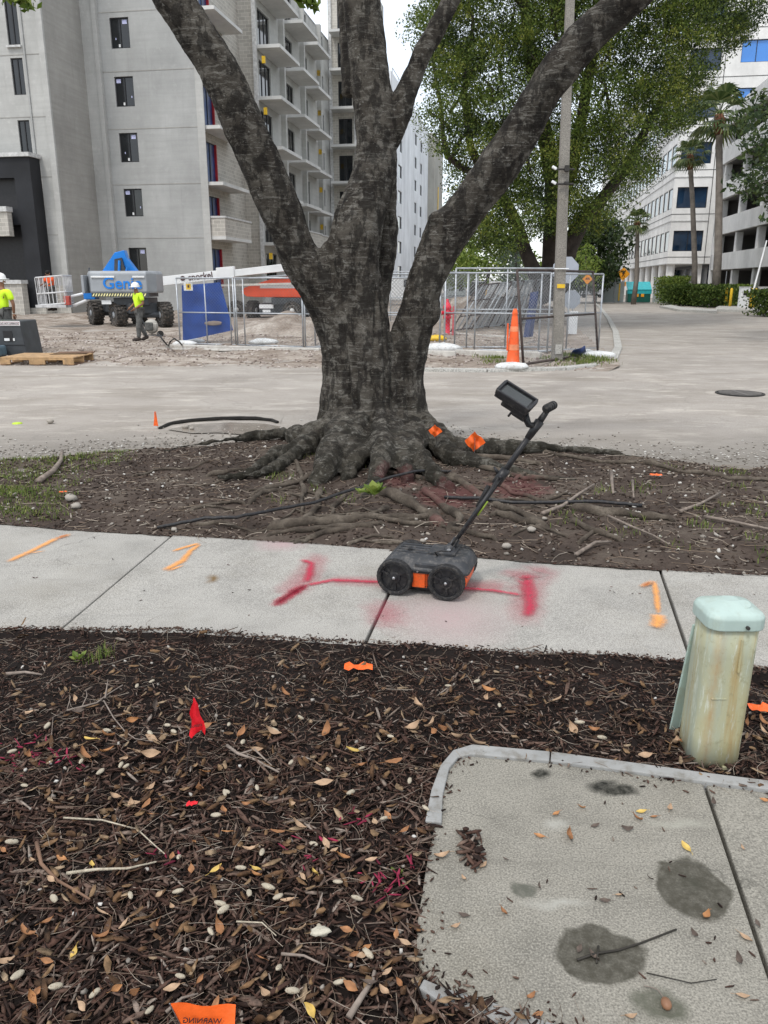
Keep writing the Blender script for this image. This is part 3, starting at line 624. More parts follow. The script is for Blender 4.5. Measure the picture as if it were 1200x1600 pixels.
# grass tufts
def blades(name, centres, hgt, per, m=M_GRASS, spread=.1, kind='stuff', parent=None, hf=None, w=.003):
    pts = []
    for (x, y) in centres:
        for _ in range(per):
            px_, py_ = x+random.gauss(0, spread), y+random.gauss(0, spread); pts.append((px_, py_, (hf or H_V)(px_, py_)))
    P = np.array(pts); n = len(P); yaw = rng.uniform(0, 2*np.pi, n); h = hgt*rng.uniform(.4, 1.2, n); lean = rng.uniform(.1, .9, n)
    d = np.stack([np.cos(yaw), np.sin(yaw), np.zeros(n)], -1); sd_ = np.stack([-np.sin(yaw), np.cos(yaw), np.zeros(n)], -1)*w
    z = np.array([0, 0, 1.])
    a = P-sd_; b = P+sd_; mid = P+d*(h*lean*.35)[:, None]+z*(h*.6)[:, None]; tip = P+d*(h*lean)[:, None]+z*(h*(1-.3*lean))[:, None]
    co = np.stack([a, b, mid+sd_*.8, mid-sd_*.8, tip+sd_*.1, tip-sd_*.1], 1).reshape(-1, 3)
    q = (np.array([[0, 1, 2, 3], [3, 2, 4, 5]])[None]+(np.arange(n)*6)[:, None, None]).reshape(-1, 4)
    return np_mesh(name, co, q, m, parent, kind)
cs = []
for (a, b, c, d, k) in [(0, 715, 130, 760, 34), (0, 770, 90, 812, 34), (-200, 720, 0, 800, 40), (120, 705, 190, 730, 10)]:
    for _ in range(k): p = G(random.uniform(a, c), random.uniform(b, d)); cs.append((p.x, p.y))
blades('grass', cs, .035, 42, spread=.08)
cs = [(p.x, p.y) for p in [G(random.uniform(860, 1250), random.uniform(735, 880)) for _ in range(26)]+[G(random.uniform(400, 560), random.uniform(720, 800)) for _ in range(9)]]
blades('grass', cs, .05, 22, spread=.06)
cs = [(p.x, p.y) for p in [G(random.uniform(862, 945), random.uniform(556, 572)) for _ in range(22)]+[G(random.uniform(762, 790), random.uniform(560, 575)) for _ in range(6)]]
blades('grass', cs, .10, 60, spread=.18, hf=h_lot, w=.006)
def sprig(px, py, zz, s, label, n=9):
    p = G(px, py, zz); t = thing('weed_sprig', label, 'weed', p); m = MB()
    for k in range(n):
        a = k*2.4; r = s*(.35+.65*random.random()); e = Vector((math.cos(a)*r, math.sin(a)*r, s*random.uniform(.3, .9))); sd_ = Vector((-math.sin(a), math.cos(a), 0))*s*.28
        mid = e*.6+Vector((0, 0, s*.12)); m.add([e*.25, mid-sd_, e, mid+sd_], [(0, 1, 2, 3)])
    m.build('leaf', M_GREEN_L, t); MB().tube([(0, 0, -.01), (0, 0, s*.5)], .0015, 5).build('stem', M_GRASS, t)
sprig(123, 1034, .06, .05, 'small green weed low in the mulch near the sidewalk edge at left')
sprig(620, 1372, .05, .035, 'tiny bright green weed beside the left edge of the concrete pad', 6)
sprig(585, 775, .16, .12, 'leafy green weed growing between roots at the foot of the big tree', 18)
sprig(563, 772, .16, .06, 'smaller green seedling left of the leafy weed among the roots', 8)
cs = [(G(x, y).x, G(x, y).y) for x, y in ((150, 1055), (165, 1048))]; tag(blades('grass', cs, .07, 26, spread=.02, hf=h_bed, w=.0022), kind='stuff')

# concrete pad with curb
pad = tag(bpy.data.objects.new('concrete_pad', None), kind='structure'); C.objects.link(pad)
jA = G(1101, 1224, PADZ); jB = G(1148, 1360, PADZ); jC = G(1215, 1560, PADZ); jD = G(1420, 2000, PADZ)
def g2(p, dx): return Vector((p.x+dx, p.y, 0))
left = [p for p in PAD[:5]]+[g2(jA, -.006), g2(jB, -.006), g2(jC, -.006), g2(jD, -.006)]+PAD[8:]
left = PAD[:4]+[g2(jA, -.006), g2(jB, -.007), g2(jC, -.006), g2(jD, -.006)]+[p for p in PAD[8:]]
MB().prism([(p.x, p.y) for p in left], -.02, PADZ).build('slab', M_PAD, pad, bevel=.006)
right = [g2(jA, .006), PAD[5], PAD[6], PAD[7], g2(jD, .006), g2(jC, .006), g2(jB, .006)]
MB().prism([(p.x, p.y) for p in right], -.02, PADZ-.003).build('slab', M_PAD, pad, bevel=.006)
for rngk in ((0, 3), (3, 7), (9, 13), (15, 18)):
    a_, b_ = rngk
    idx = list(range(a_, b_)) if b_ <= len(PAD) else []
m = MB()
def curb_piece(ip, op, h=PADZ+.012):
    I = [G(x, y, PADZ) for x, y in ip]; O = [G(x, y, PADZ) for x, y in op]; vs = []
    for z in (-.02, h):
        for p in I+O: vs.append((p.x, p.y, z))
    n = len(I); fs = []
    for i in range(n-1):
        fs += [(2*n+i, 2*n+i+1, 3*n+i+1, 3*n+i), (i, i+1, 2*n+i+1, 2*n+i), (n+i+1, n+i, 3*n+i, 3*n+i+1)]
    fs += [(0, 2*n, 3*n, n), (n-1, 2*n-1, 4*n-1, 3*n-1)]
    MB().add(vs, fs).build('edging', M_CURB, pad, bevel=.004)
curb_piece([(690, 1290), (692, 1245), (702, 1204), (716, 1187), (737, 1182), (858, 1193)], [(664, 1288), (674, 1238), (688, 1200), (708, 1176), (738, 1167), (859, 1178)])
curb_piece([(860, 1193), (1000, 1211), (1100, 1225), (1250, 1244), (1480, 1274)], [(861, 1178), (1000, 1197), (1100, 1211), (1250, 1230), (1480, 1260)])
curb_piece([(850, 1600), (770, 1572), (700, 1551), (662, 1535)], [(846, 1626), (762, 1598), (690, 1573), (654, 1549)])
curb_piece([(852, 1601), (930, 1622), (1000, 1655), (1100, 1725)], [(848, 1627), (924, 1650), (992, 1684), (1090, 1752)])

# ------------------------------------------------------------------ twigs, seed pods, leaves (single things)
GR_T = 'loose twigs on the mulch'
M_HAIRY = mat('wet_dark_twig', (.03, .026, .02), .6)
def twig(paths, label, r=.0045, m=M_STICK, bed=True):
    base = G(*paths[0][0], .06); t = MB()
    for pth in paths:
        P_ = [G(x, y, .062) for x, y in pth]; P_ = [Vector((p.x, p.y, (h_bed if bed else H_V)(p.x, p.y)+.028+.006*math.sin(i*2)))-base for i, p in enumerate(P_)]
        n = len(P_); t.tube(P_, [r*(1-.5*i/max(1, n-1)) for i in range(n)], 7); r *= .8
    o = t.build('twig', m, smooth=True, loc=base); tag(o, label, 'twig', GR_T if bed else None); return o
twig([[(105, 1116), (130, 1112), (152, 1104), (170, 1092), (193, 1082)], [(165, 1099), (170, 1074)], [(163, 1103), (178, 1130), (196, 1148), (212, 1162), (240, 1168)], [(128, 1112), (137, 1096), (135, 1084)], [(105, 1116), (112, 1098)], [(105, 1116), (84, 1130), (80, 1166)]], 'pale forked twig lying on the mulch left of the red flag')
twig([[(105, 1372), (150, 1369), (200, 1362), (245, 1352)]], 'straight tan twig lying flat in the lower left mulch', .005, M_STRAW if False else M_NUT)
twig([[(58, 1322), (66, 1360), (90, 1382), (120, 1402), (142, 1420)]], 'long dark curved twig at the left of the tan twig', .006, M_WOODD)
twig([[(355, 1170), (372, 1186), (400, 1195), (436, 1216)], [(372, 1186), (398, 1180), (425, 1205)]], 'grey twig pair lying right of the red flag', .006)
twig([[(545, 1598), (565, 1570), (582, 1540), (585, 1525)]], 'thick pale stalk with a split leafy end beside the pad corner', .008)
twig([[(260, 1590), (285, 1572), (310, 1560)]], 'short bent twig just above the orange warning flag', .004)
twig([[(440, 1500), (475, 1502), (508, 1512)]], 'short knobbly twig in the bottom middle mulch', .004)
twig([[(370, 1452), (410, 1454), (432, 1470)]], 'thin pale stem bent over below the white seed pods', .0025, M_NUT)
twig([[(100, 1284), (160, 1288), (215, 1298), (240, 1322), (258, 1342)]], 'long thin straw coloured stem arching in the left mulch', .003, M_NUT)
twig([[(10, 1060), (40, 1056), (66, 1058)]], 'grey stick at the far left edge of the mulch', .008)
for pth, lab, rr in [([(902, 1500), (930, 1490), (965, 1485), (1000, 1474), (1057, 1452)], 'dark forked stick lying across the large wet stain on the pad', .0035), ([(935, 1478), (932, 1505)], 'short dark sliver on the large wet stain', .003), ([(1010, 1520), (1080, 1536), (1120, 1530)], 'thin crooked twig near the bottom right of the pad', .0015)]:
    base = G(*pth[0], PADZ+.004); tag(MB().tube([G(x, y, PADZ+.005)-base for x, y in pth], [rr*(1-.4*i/len(pth)) for i in range(len(pth))], 6).build('twig', M_WOODD if False else M_HAIRY, smooth=True, loc=base), lab, 'twig')
for pth, lab, rr in [([(848, 800), (880, 786), (905, 770), (928, 757)], 'bare grey stick slanting across the soil at right', .016),
                    ([(950, 808), (985, 826), (1020, 840), (1045, 853)], 'long thin pale stick on the soil above the orange arrow', .009),
                    ([(955, 738), (956, 755), (958, 770)], 'short upright root stub in the soil right of the cable end', .018),
                    ([(988, 752), (990, 778)], 'small thin root stub near the cable tip', .012),
                    ([(1063, 800), (1095, 786), (1127, 766)], 'grey stick on the soil near the right frame edge', .014),
                    ([(1100, 812), (1150, 824), (1200, 830), (1240, 832)], 'long half buried stick along the soil above the pedestal', .012),
                    ([(60, 750), (84, 737), (95, 715), (96, 694)], 'crooked grey branch standing up from the grass at left', .028),
                    ([(900, 862), (930, 850), (955, 846)], 'short knobbly stick near the sidewalk right of the cart', .014)]:
    o = twig([pth], lab, rr, M_STICK, False)

def pod_mesh(): return MB().blob((0, 0, 0), .018, .0080, .0062, 10, 9, .06).mesh('seed_pod', M_NUT, True)
PODM = [pod_mesh() for _ in range(4)]
pods = [(345, 1425), (420, 1401), (435, 1417), (279, 1403), (86, 1418), (330, 1468), (436, 1521), (283, 1539), (530, 1545), (457, 1555), (377, 1366), (355, 1246), (20, 1325), (500, 1458), (390, 1408), (350, 1434), (528, 1390), (558, 1415), (168, 1150), (198, 1207), (158, 1215), (190, 1205), (262, 1141), (235, 1153), (358, 1139), (272, 1150), (380, 1168), (128, 1200), (338, 1280), (352, 1247), (20, 1180), (215, 1082), (238, 1075), (430, 1148), (470, 1128), (402, 1240), (455, 1205), (565, 1178), (610, 1160), (513, 1215), (548, 1250), (700, 1078), (745, 1070), (780, 1110), (905, 1137), (940, 1160), (490, 1330), (600, 1290), (640, 1230), (665, 1275), (30, 1540), (90, 1560), (150, 1570), (235, 1590), (410, 1345), (280, 1345), (575, 1500), (205, 1410), (40, 1240), (75, 1142)]
LMK = [((300, 1160), 'close to the red flag'), ((150, 1110), 'around the forked pale twig'), ((40, 1330), 'at the left frame edge'), ((320, 1570), 'by the orange warning flag'), ((170, 1365), 'around the straight tan twig'), ((400, 1410), 'in the middle of the lower bed'),
    ((560, 1540), 'beside the thick pale stalk'), ((600, 1380), 'left of the green weed by the pad'), ((560, 1080), 'below the flattened orange scrap'), ((560, 1230), 'between the red flag and the pad corner'), ((900, 1120), 'between the pad and the sidewalk'), ((1040, 1130), 'left of the pedestal'), ((120, 1560), 'in the bottom left corner'), ((390, 1200), 'by the grey twig pair'), ((500, 1330), 'in the bed above the foam lump'), ((740, 1090), 'above the upper left pad corner')]
def where(x, y): return min(LMK, key=lambda q: (q[0][0]-x)**2+(q[0][1]-y)**2)[1]
PMK = [((936, 1490), 'on the large wet stain'), ((1086, 1388), 'at the right hand wet stain'), ((812, 1391), 'near the small round stain'), ((960, 1250), 'near the dark moss patch'), ((736, 1330), 'by the heap of bark chips'), ((1160, 1470), 'beside the long crack'), ((700, 1460), 'near the left pad edge'), ((890, 1300), 'in the upper middle of the pad'), ((1040, 1575), 'near the dried fruit'), ((840, 1570), 'at the bottom pad edge'), ((1070, 1320), 'above the right hand wet stain'), ((1180, 1300), 'right of the crack')]
def pwhere(x, y): return min(PMK, key=lambda q: (q[0][0]-x)**2+(q[0][1]-y)**2)[1]
for i, (x, y) in enumerate(pods):
    p = G(x, y, .06); o = bpy.data.objects.new('seed_pod', PODM[i % 4]); C.objects.link(o); p.z = h_bed(p.x, p.y)+.030
    o.location = p; o.rotation_euler = (random.gauss(0, .2), random.gauss(0, .2), random.uniform(0, 6.3)); s = random.uniform(.75, 1.15); o.scale = (s,)*3
    tag(o, 'pale almond shaped seed pod '+where(x, y), 'seed pod', 'pale seed pods scattered on the mulch')
def leaf_mesh(m, L=.062, Wd=.0135, cup=.012, seed=0):
    r = random.Random(seed); mb = MB(); n = 7; vs = []; tw = r.uniform(-.5, .5)
    for i in range(n):
        s = i/(n-1); w = Wd*math.sin(math.pi*min(.985, s*.93+.03))**1.15; x = (s-.5)*L; zc = cup*(1.2*(2*s-1)**2)
        for k in (-1, -.5, 0, .5, 1):
            vs.append((x, k*w*(1+.1*r.uniform(-1, 1)), zc+abs(k)*cup*.8+k*tw*cup+r.uniform(-.001, .001)))
    fs = [(i*5+k, i*5+k+1, (i+1)*5+k+1, (i+1)*5+k) for i in range(n-1) for k in range(4)]
    mb.add(vs, fs); mb.tube([(-L*.5, 0, cup*1.2), (-L*.66, 0, cup*1.4), (-L*.8, .003, cup)], .0009, 4); return mb.mesh('leaf', m, True)
LM = [[leaf_mesh(m, seed=i*7+j, cup=.004+.006*j) for j in range(2)] for i, m in enumerate(M_LEAFS)]
KN = ['brown', 'orange', 'yellow', 'grey', 'tan']
pad_leaves = [(869, 1271, 1, .8), (909, 1262, 1, .7), (1002, 1268, 2, .9), (996, 1279, 0, 1), (1022, 1276, 0, .7), (1047, 1264, 4, .9), (843, 1306, 1, .9), (889, 1307, 0, 1.4), (1072, 1324, 2, 1.2), (691, 1338, 4, 1.2), (755, 1352, 4, .9), (725, 1373, 4, .6), (672, 1271, 2, 1.2), (712, 1448, 4, .7), (653, 1453, 1, .8), (787, 1425, 0, .8), (725, 1430, 3, .9), (1104, 1432, 1, 1.0), (930, 1290, 3, .8), (980, 1296, 3, .9), (967, 1398, 4, .6), (830, 1558, 0, .7), (1160, 1556, 4, .9), (1115, 1254, 3, .8), (1165, 1465, 4, 1.0), (1155, 1500, 3, .9), (1184, 1443, 3, .7), (985, 1590, 4, .8), (840, 1586, 0, .8), (1160, 1325, 4, .5), (1195, 1250, 1, .8), (928, 1495, 3, 1.0), (905, 1483, 3, .8), (1085, 1460, 3, .7), (790, 1342, 3, .5), (842, 1385, 3, .6), (945, 1407, 3, .8), (1015, 1372, 3, .5)]
for i, (x, y, k, s) in enumerate(pad_leaves):
    p = G(x, y, PADZ+.004); o = bpy.data.objects.new('fallen_leaf', LM[k][i % 2]); C.objects.link(o); o.location = p; s *= .62*1.0
    o.rotation_euler = (random.gauss(0, .15), random.gauss(0, .12), random.uniform(0, 6.3)); o.scale = (s, s, s)
    tag(o, f'curled {KN[k]} fallen leaf on the pad '+pwhere(x, y), 'leaf', 'fallen leaves on the concrete pad')
for i in range(190):
    x, y = random.uniform(5, 1190), random.uniform(1085, 1590)
    p = G(x, y, .06)
    if p.y > 3.0 or in_poly(p.x, p.y, PADO): continue
    k = random.choice([0, 4, 4, 0, 4, 0, 4, 4, 3, 1, 4, 0, 2]); o = bpy.data.objects.new('fallen_leaf', LM[k][i % 2]); C.objects.link(o); p.z = h_bed(p.x, p.y)+.030
    s = random.uniform(.55, 1.05)*(.75 if y > 1250 else 1.1); o.location = p; o.rotation_euler = (random.gauss(0, .4), random.gauss(0, .35), random.uniform(0, 6.3)); o.scale = (s,)*3
    tag(o, f'curled {KN[k]} fallen leaf on the mulch '+where(x, y), 'leaf', 'fallen leaves scattered over the mulch')
# bark lumps on the pad, acorn-like fruit, foam lump
c = G(736, 1330, PADZ); P = np.array([(c.x+random.gauss(0, .013), c.y+random.gauss(0, .035), PADZ+random.uniform(.003, .02)) for _ in range(80)])
o = chips('bark_pile', P, rng.uniform(.012, .05, 80), rng.uniform(.006, .012, 80), rng.uniform(.004, .008, 80), M_MULCH, .2, kind=None); tag(o, 'small heap of dark bark chips on the pad', 'bark pile')
t_ = thing('fallen_fruit', 'brown dried fruit with a long stem on the pad near the bottom edge', 'fruit', G(1041, 1568, PADZ+.012))
MB().blob((0, 0, 0), .012, .016, .011, 10, 8).build('husk', mat('husk', (.22, .11, .06), .5), t_, True); MB().tube([(0, .014, 0), (-.008, .035, .002), (-.02, .05, -.006), (-.032, .055, -.008)], .0013, 5).build('stem', M_STICK, t_)
o = MB().blob((0, 0, 0), .026, .014, .009, 10, 7, .25).build('foam_lump', mat('foam', (.48, .45, .36), .8, .15, 60, bump=.6, bs=90, bd=.004), None, True, loc=G(500, 1456, .085)); tag(o, 'lumpy off white piece of foam in the lower mulch', 'foam')
for x, y, lab, sx in [(560, 1052, 'flattened orange scrap of flag vinyl at the upper edge of the mulch', .06), (1025, 747, 'orange plastic scrap lying on the soil at right', .05), (1192, 1120, 'red orange scrap half hidden behind the pedestal', .05), (99, 772, 'tiny orange scrap on the soil near the grass at left', .03), (300, 1261, 'small pink painted chip in the mulch below the red flag', .018)]:
    v = y < 900; p = G(x, y, .06); p.z = (H_V if v else h_bed)(p.x, p.y)+.03; mb = MB(); n = 6; vs = [(sx*(i/n-.5)*2, sx*.45*(j-.5)*(1+.5*math.sin(i*2)), .012*random.random()) for j in range(3) for i in range(n+1)]
    mb.add(vs, [(j*(n+1)+i, j*(n+1)+i+1, (j+1)*(n+1)+i+1, (j+1)*(n+1)+i) for j in range(2) for i in range(n)])
    tag(mb.build('plastic_scrap', M_REDFL if 'pink' in lab else M_ORFL, loc=p), lab, 'plastic scrap')
# a low lime cap out on the road and some loose stones by the verge
o = MB().lathe([(.06, 0), (.055, .012), (.02, .018)], n=12).build('marker_disc', mat('lime', (.45, .62, .05), .6), None, loc=G(27, 662)); tag(o, 'lime yellow marker disc lying on the road at far left', 'marker')
for x, y, s in [(79, 662, .05), (273, 837, .022), (660, 862, .02), (790, 868, .03), (846, 835, .025), (830, 843, .03), (120, 800, .04), (112, 790, .05), (850, 820, .02), (290, 670, .04), (300, 672, .03)]:
    p = G(x, y, .0); z = H_V(p.x, p.y) if y > 700 else 0
    o = MB().blob((0, 0, 0), s, s*.8, s*.6, 8, 6, .2).build('stone', M_PEBB, None, True, loc=(p.x, p.y, z+s*.4+.01)); tag(o, 'small pale stone '+{79: 'alone on the road left of the slim flag', 273: 'at the soil edge above the diagonal joint', 660: 'at the soil edge behind the cart', 120: 'lowest of the pair beside the left grass', 112: 'upper one of the pair beside the left grass', 290: 'left one at the broken road edge', 300: 'right one at the broken road edge'}.get(x, 'on the soil just above the sidewalk right of the cart'), 'stone', 'pale stones on bare ground')

# ------------------------------------------------------------------ the big tree
tree = thing('shade_tree', 'large dark mottled tree with four limbs spreading from one stout trunk', 'tree', (0, 0, 0))
def limb(mb, pts, n=14):
    P_, R_ = [], []
    for (x, y, Y, r) in pts:
        p = T(x, y, Y); P_.append(p); R_.append(rad(p, r))
    Q, RR = [], []                                      # Catmull-Rom
    for i in range(len(P_)-1):
        p0, p1, p2, p3 = P_[max(0, i-1)], P_[i], P_[i+1], P_[min(len(P_)-1, i+2)]
        for k in range(6):
            t = k/6; q = .5*((2*p1)+(p2-p0)*t+(2*p0-5*p1+4*p2-p3)*t*t+(3*p1-p0-3*p2+p3)*t**3)
            Q.append(q); RR.append(R_[i]+(R_[i+1]-R_[i])*t)
    Q.append(P_[-1]); RR.append(R_[-1]); mb.tube(Q, RR, n)
tb = MB(); D = 8.35
limb(tb, [(556, 735, D, 50), (546, 690, D, 54), (546, 640, D, 47), (546, 590, D, 42), (548, 540, D, 48), (528, 490, D, 42), (497, 440, D-.05, 37), (466, 395, D-.1, 33), (437, 325, D-.2, 34), (410, 260, D-.3, 33), (382, 200, D-.4, 33), (338, 100, D-.5, 32), (274, 0, D-.6, 30), (200, -110, D-.7, 28), (110, -240, D-.8, 22)])
limb(tb, [(596, 735, D-.1, 48), (588, 690, D-.12, 47), (583, 640, D-.16, 41), (578, 580, D-.18, 41), (566, 520, D-.14, 42), (556, 460, D-.1, 44), (552, 410, D-.1, 44), (560, 350, D-.1, 40), (580, 290, D-.05, 35), (588, 235, D, 32), (586, 190, D, 32), (578, 120, D, 30), (572, 60, D, 30), (565, 0, D, 29), (555, -120, D, 26), (540, -260, D, 20)])
limb(tb, [(624, 735, D, 48), (628, 690, D, 51), (626, 640, D, 43), (625, 590, D, 37), (637, 540, D, 34), (651, 490, D-.05, 29), (664, 440, D-.1, 29), (683, 395, D-.1, 32), (702, 360, D-.1, 35), (731, 325, D-.15, 32), (775, 265, D-.3, 33), (812, 210, D-.4, 31), (845, 150, D-.5, 30), (885, 95, D-.6, 30), (935, 40, D-.7, 29), (985, -5, D-.8, 27), (1060, -70, D-.9, 24), (1180, -180, D-1, 18)])
limb(tb, [(578, 560, D+.2, 40), (579, 480, D+.25, 26), (591, 420, D+.25, 23), (598, 360, D+.25, 24), (600, 300, D+.2, 21), (600, 230, D+.1, 20)])
limb(tb, [(560, 520, D+.1, 44), (535, 460, D+.1, 34), (520, 415, D+.05, 20), (524, 385, D, 14)])
limb(tb, [(600, 225, D, 22), (622, 180, D, 19), (642, 130, D, 17), (662, 80, D, 15), (685, 40, D, 14), (706, 0, D, 13), (735, -60, D, 11), (780, -150, D, 8)])
limb(tb, [(550, 150, D+.1, 16), (548, 80, D+.15, 17), (545, 20, D+.2, 18), (530, -100, D+.3, 15)])
tb.blob(T(686, 342, D-.18), .11, .12, .09, 12, 9); tb.blob(T(674, 484, D-.10), .10, .1, .17, 12, 9); tb.blob(T(513, 392, D-.1), .09, .1, .10, 12, 9); pass
# buttress roots
def root_pts(p0, pts, r0, r1, zoff=.02):
    out = []
    for i, (x, y) in enumerate(pts):
        p = G(x, y, 0.06); z = H_V(p.x, p.y); p = Vector((p.x, p.y, z+zoff)); out.append(p)
    return out
butt = [([(545, 640, .30), (515, 668, .28), (480, 682, .20), (440, 680, .13), (400, 680, .12), (345, 690, .10), (300, 694, .07), (255, 706, .05)], 0.122, 0.026),
        ([(640, 640, .30), (665, 668, .24), (690, 688, .18), (735, 700, .11), (800, 700, .10), (870, 702, .09), (940, 706, .08), (985, 712, .06), (1018, 719, .03)], 0.115, 0.030),
        ([(545, 660, .30), (520, 705, .18), (505, 735, .12), (496, 758, .02), (488, 785, -.08)], 0.130, 0.053),
        ([(600, 660, .30), (597, 710, .22), (590, 745, .10), (574, 775, .02), (556, 800, -.08)], 0.108, 0.045),
        ([(640, 660, .25), (650, 705, .2), (668, 735, .11), (695, 760, .05), (722, 792, -.06)], 0.108, 0.038),
        ([(560, 660, .30), (558, 715, .16), (545, 745, .06), (530, 775, -.08)], 0.101, 0.045), ([(620, 660, .30), (628, 715, .18), (634, 750, .06), (640, 785, -.08)], 0.094, 0.045),
        ([(520, 670, .2), (470, 700, .14), (430, 712, .08), (395, 735, .05), (370, 765, -.04)], 0.101, 0.038),
        ([(655, 672, .2), (710, 715, .12), (760, 728, .08), (830, 742, .05), (900, 752, .02)], 0.094, 0.034),
        ([(500, 690, .14), (440, 725, .09), (400, 742, .07), (340, 745, .05)], 0.065, 0.022)]
for pts, r0, r1 in butt:
    P_ = []
    for (x, y, z) in pts:
        g = G(x, y, z); P_.append(g)
    n = len(P_); Q, RR = [], []
    for i in range(n-1):
        for k in range(5):
            t = (i+k/5)/(n-1); q = P_[i].lerp(P_[i+1], k/5); Q.append(q+Vector((noise.noise(q*5)*.03, 0, noise.noise(q*4+Vector((9, 0, 0)))*.02))); RR.append(r0*(1-t)**1.3+r1+.012*noise.noise(q*9))
    Q.append(P_[-1]); RR.append(r1*.7); tb.tube(Q, RR, 12, squash=1.0)
for k in range(12):
    a = k*.5236+.25*math.sin(k*2.3); r = .335; h = .35+.3*random.random(); p = Vector((TC.x+.02+math.cos(a)*r*1.12, D+math.sin(a)*r*.8, .12)); e = Vector((math.cos(a), math.sin(a), 0))
    tb.tube([p-e*.12+Vector((0, 0, h+.35)), p-e*.03+Vector((0, 0, h)), p+Vector((0, 0, .22)), p+e*.07, p+e*.24+Vector((0, 0, -.14))], [.06, .10, .105, .10, .05], 10)
tmp = tb.build('tmp', M_BARK); rm = tmp.modifiers.new('r', 'REMESH'); rm.mode = 'VOXEL'; rm.voxel_size = .018; rm.use_smooth_shade = True
sm = tmp.modifiers.new('s', 'SMOOTH'); sm.iterations = 3; sm.factor = .6
me = bake(tmp); nv = len(me.vertices); co = np.empty(nv*3, np.float32); me.vertices.foreach_get('co', co); co = co.reshape(-1, 3); no = np.empty(nv*3, np.float32); me.vertices.foreach_get('normal', no); no = no.reshape(-1, 3)
dsp = np.empty(nv, np.float32)
for i in range(nv):
    x, y, z = co[i]; low = max(0.0, 1-z/1.2); gro = 0.0
    if z < 2.6:
        ax = math.atan2(y-D, x-TC.x-.06); gro = max(0.0, 1-abs(noise.noise(Vector((math.cos(ax)*2.1, math.sin(ax)*2.1, z*.35+4))))*7)*(.030*min(1, max(0, (2.6-z)/.6)))
    dsp[i] = .020*noise.noise(Vector((x*3, y*3, z*1.6)))+.012*noise.noise(Vector((x*9, y*9, z*7)))+.005*noise.noise(Vector((x*26, y*26, z*30)))+low*.022*noise.noise(Vector((x*14, y*14, z*5)))-gro
co += no*dsp[:, None]; me.vertices.foreach_set('co', co.ravel()); me.materials.clear(); me.materials.append(M_BARK); me.polygons.foreach_set('use_smooth', [True]*len(me.polygons)); me.update()
o = bpy.data.objects.new('trunk', me); C.objects.link(o); o.parent = tree
# free surface roots, each a part
surf = [([(420, 822), (480, 815), (540, 812), (600, 810), (650, 806), (690, 800)], .045), ([(545, 800), (600, 812), (650, 818), (676, 815)], .03), ([(600, 765), (640, 780), (675, 800), (690, 820)], .06), ([(660, 760), (690, 780), (720, 805), (700, 830)], .045),
        ([(700, 745), (760, 770), (800, 790), (855, 822)], .04), ([(770, 800), (820, 812), (862, 826)], .045), ([(890, 788), (940, 798), (1000, 803), (1052, 808)], .045), ([(890, 812), (930, 832), (975, 845)], .03), ([(900, 846), (930, 830), (960, 825)], .02),
        ([(500, 740), (470, 752), (420, 760), (390, 775)], .04), ([(500, 760), (495, 790), (470, 815), (440, 820)], .03), ([(545, 765), (520, 785), (515, 812)], .025), ([(700, 720), (760, 735), (820, 750), (880, 748)], .035), ([(760, 745), (800, 765), (840, 775), (880, 778)], .03),
        ([(320, 738), (360, 733), (400, 728), (450, 722)], .028), ([(300, 815), (350, 818), (400, 822), (450, 822)], .02), ([(570, 740), (610, 742), (660, 748), (720, 752)], .035), ([(540, 845), (580, 838), (620, 840)], .02), ([(640, 850), (600, 846), (550, 840)], .02), ([(1000, 720), (1060, 735), (1140, 745), (1220, 750)], .03),
        ([(820, 704), (900, 715), (960, 722), (1000, 722)], .03), ([(330, 720), (290, 728), (240, 728), (200, 740)], .018), ([(700, 720), (730, 712), (800, 716), (850, 722)], .035), ([(385, 790), (410, 768), (470, 758)], .03), ([(460, 720), (470, 740), (475, 770), (470, 800)], .03)]
for k in range(30):
    x, y = random.uniform(330, 900), random.uniform(735, 835); dx = random.choice((-1, 1))*random.uniform(40, 130); surf.append(([(x, y), (x+dx*.5, y+random.uniform(-10, 14)), (x+dx, y+random.uniform(-8, 22))], random.uniform(.010, .028)))
for pts, r in surf:
    P_ = [G(x, y, .06) for x, y in pts]; Q = []
    for i in range(len(P_)-1):
        for k in range(6): Q.append(P_[i].lerp(P_[i+1], k/6))
    Q.append(P_[-1]); n = len(Q); Q = [Vector((q.x+.02*noise.noise(q*6), q.y+.03*noise.noise(q*5), H_V(q.x, q.y)+r*.45-(.04 if i in (0, n-1) else 0)+.012*noise.noise(q*4))) for i, q in enumerate(Q)]
    RR = [r*(.75+.35*noise.noise(q*3)+.25*noise.noise(q*11))*(1.1-.45*i/n) for i, q in enumerate(Q)]
    mb = MB().tube(Q, RR, 10); mb.v = [tuple(Vector(v)+Vector((0, 0, r*.25*noise.noise(Vector(v)*18)))+Vector((0, r*.2*noise.noise(Vector(v)*25), 0))) for v in mb.v]
    mb.build('root', M_ROOT, tree, True)

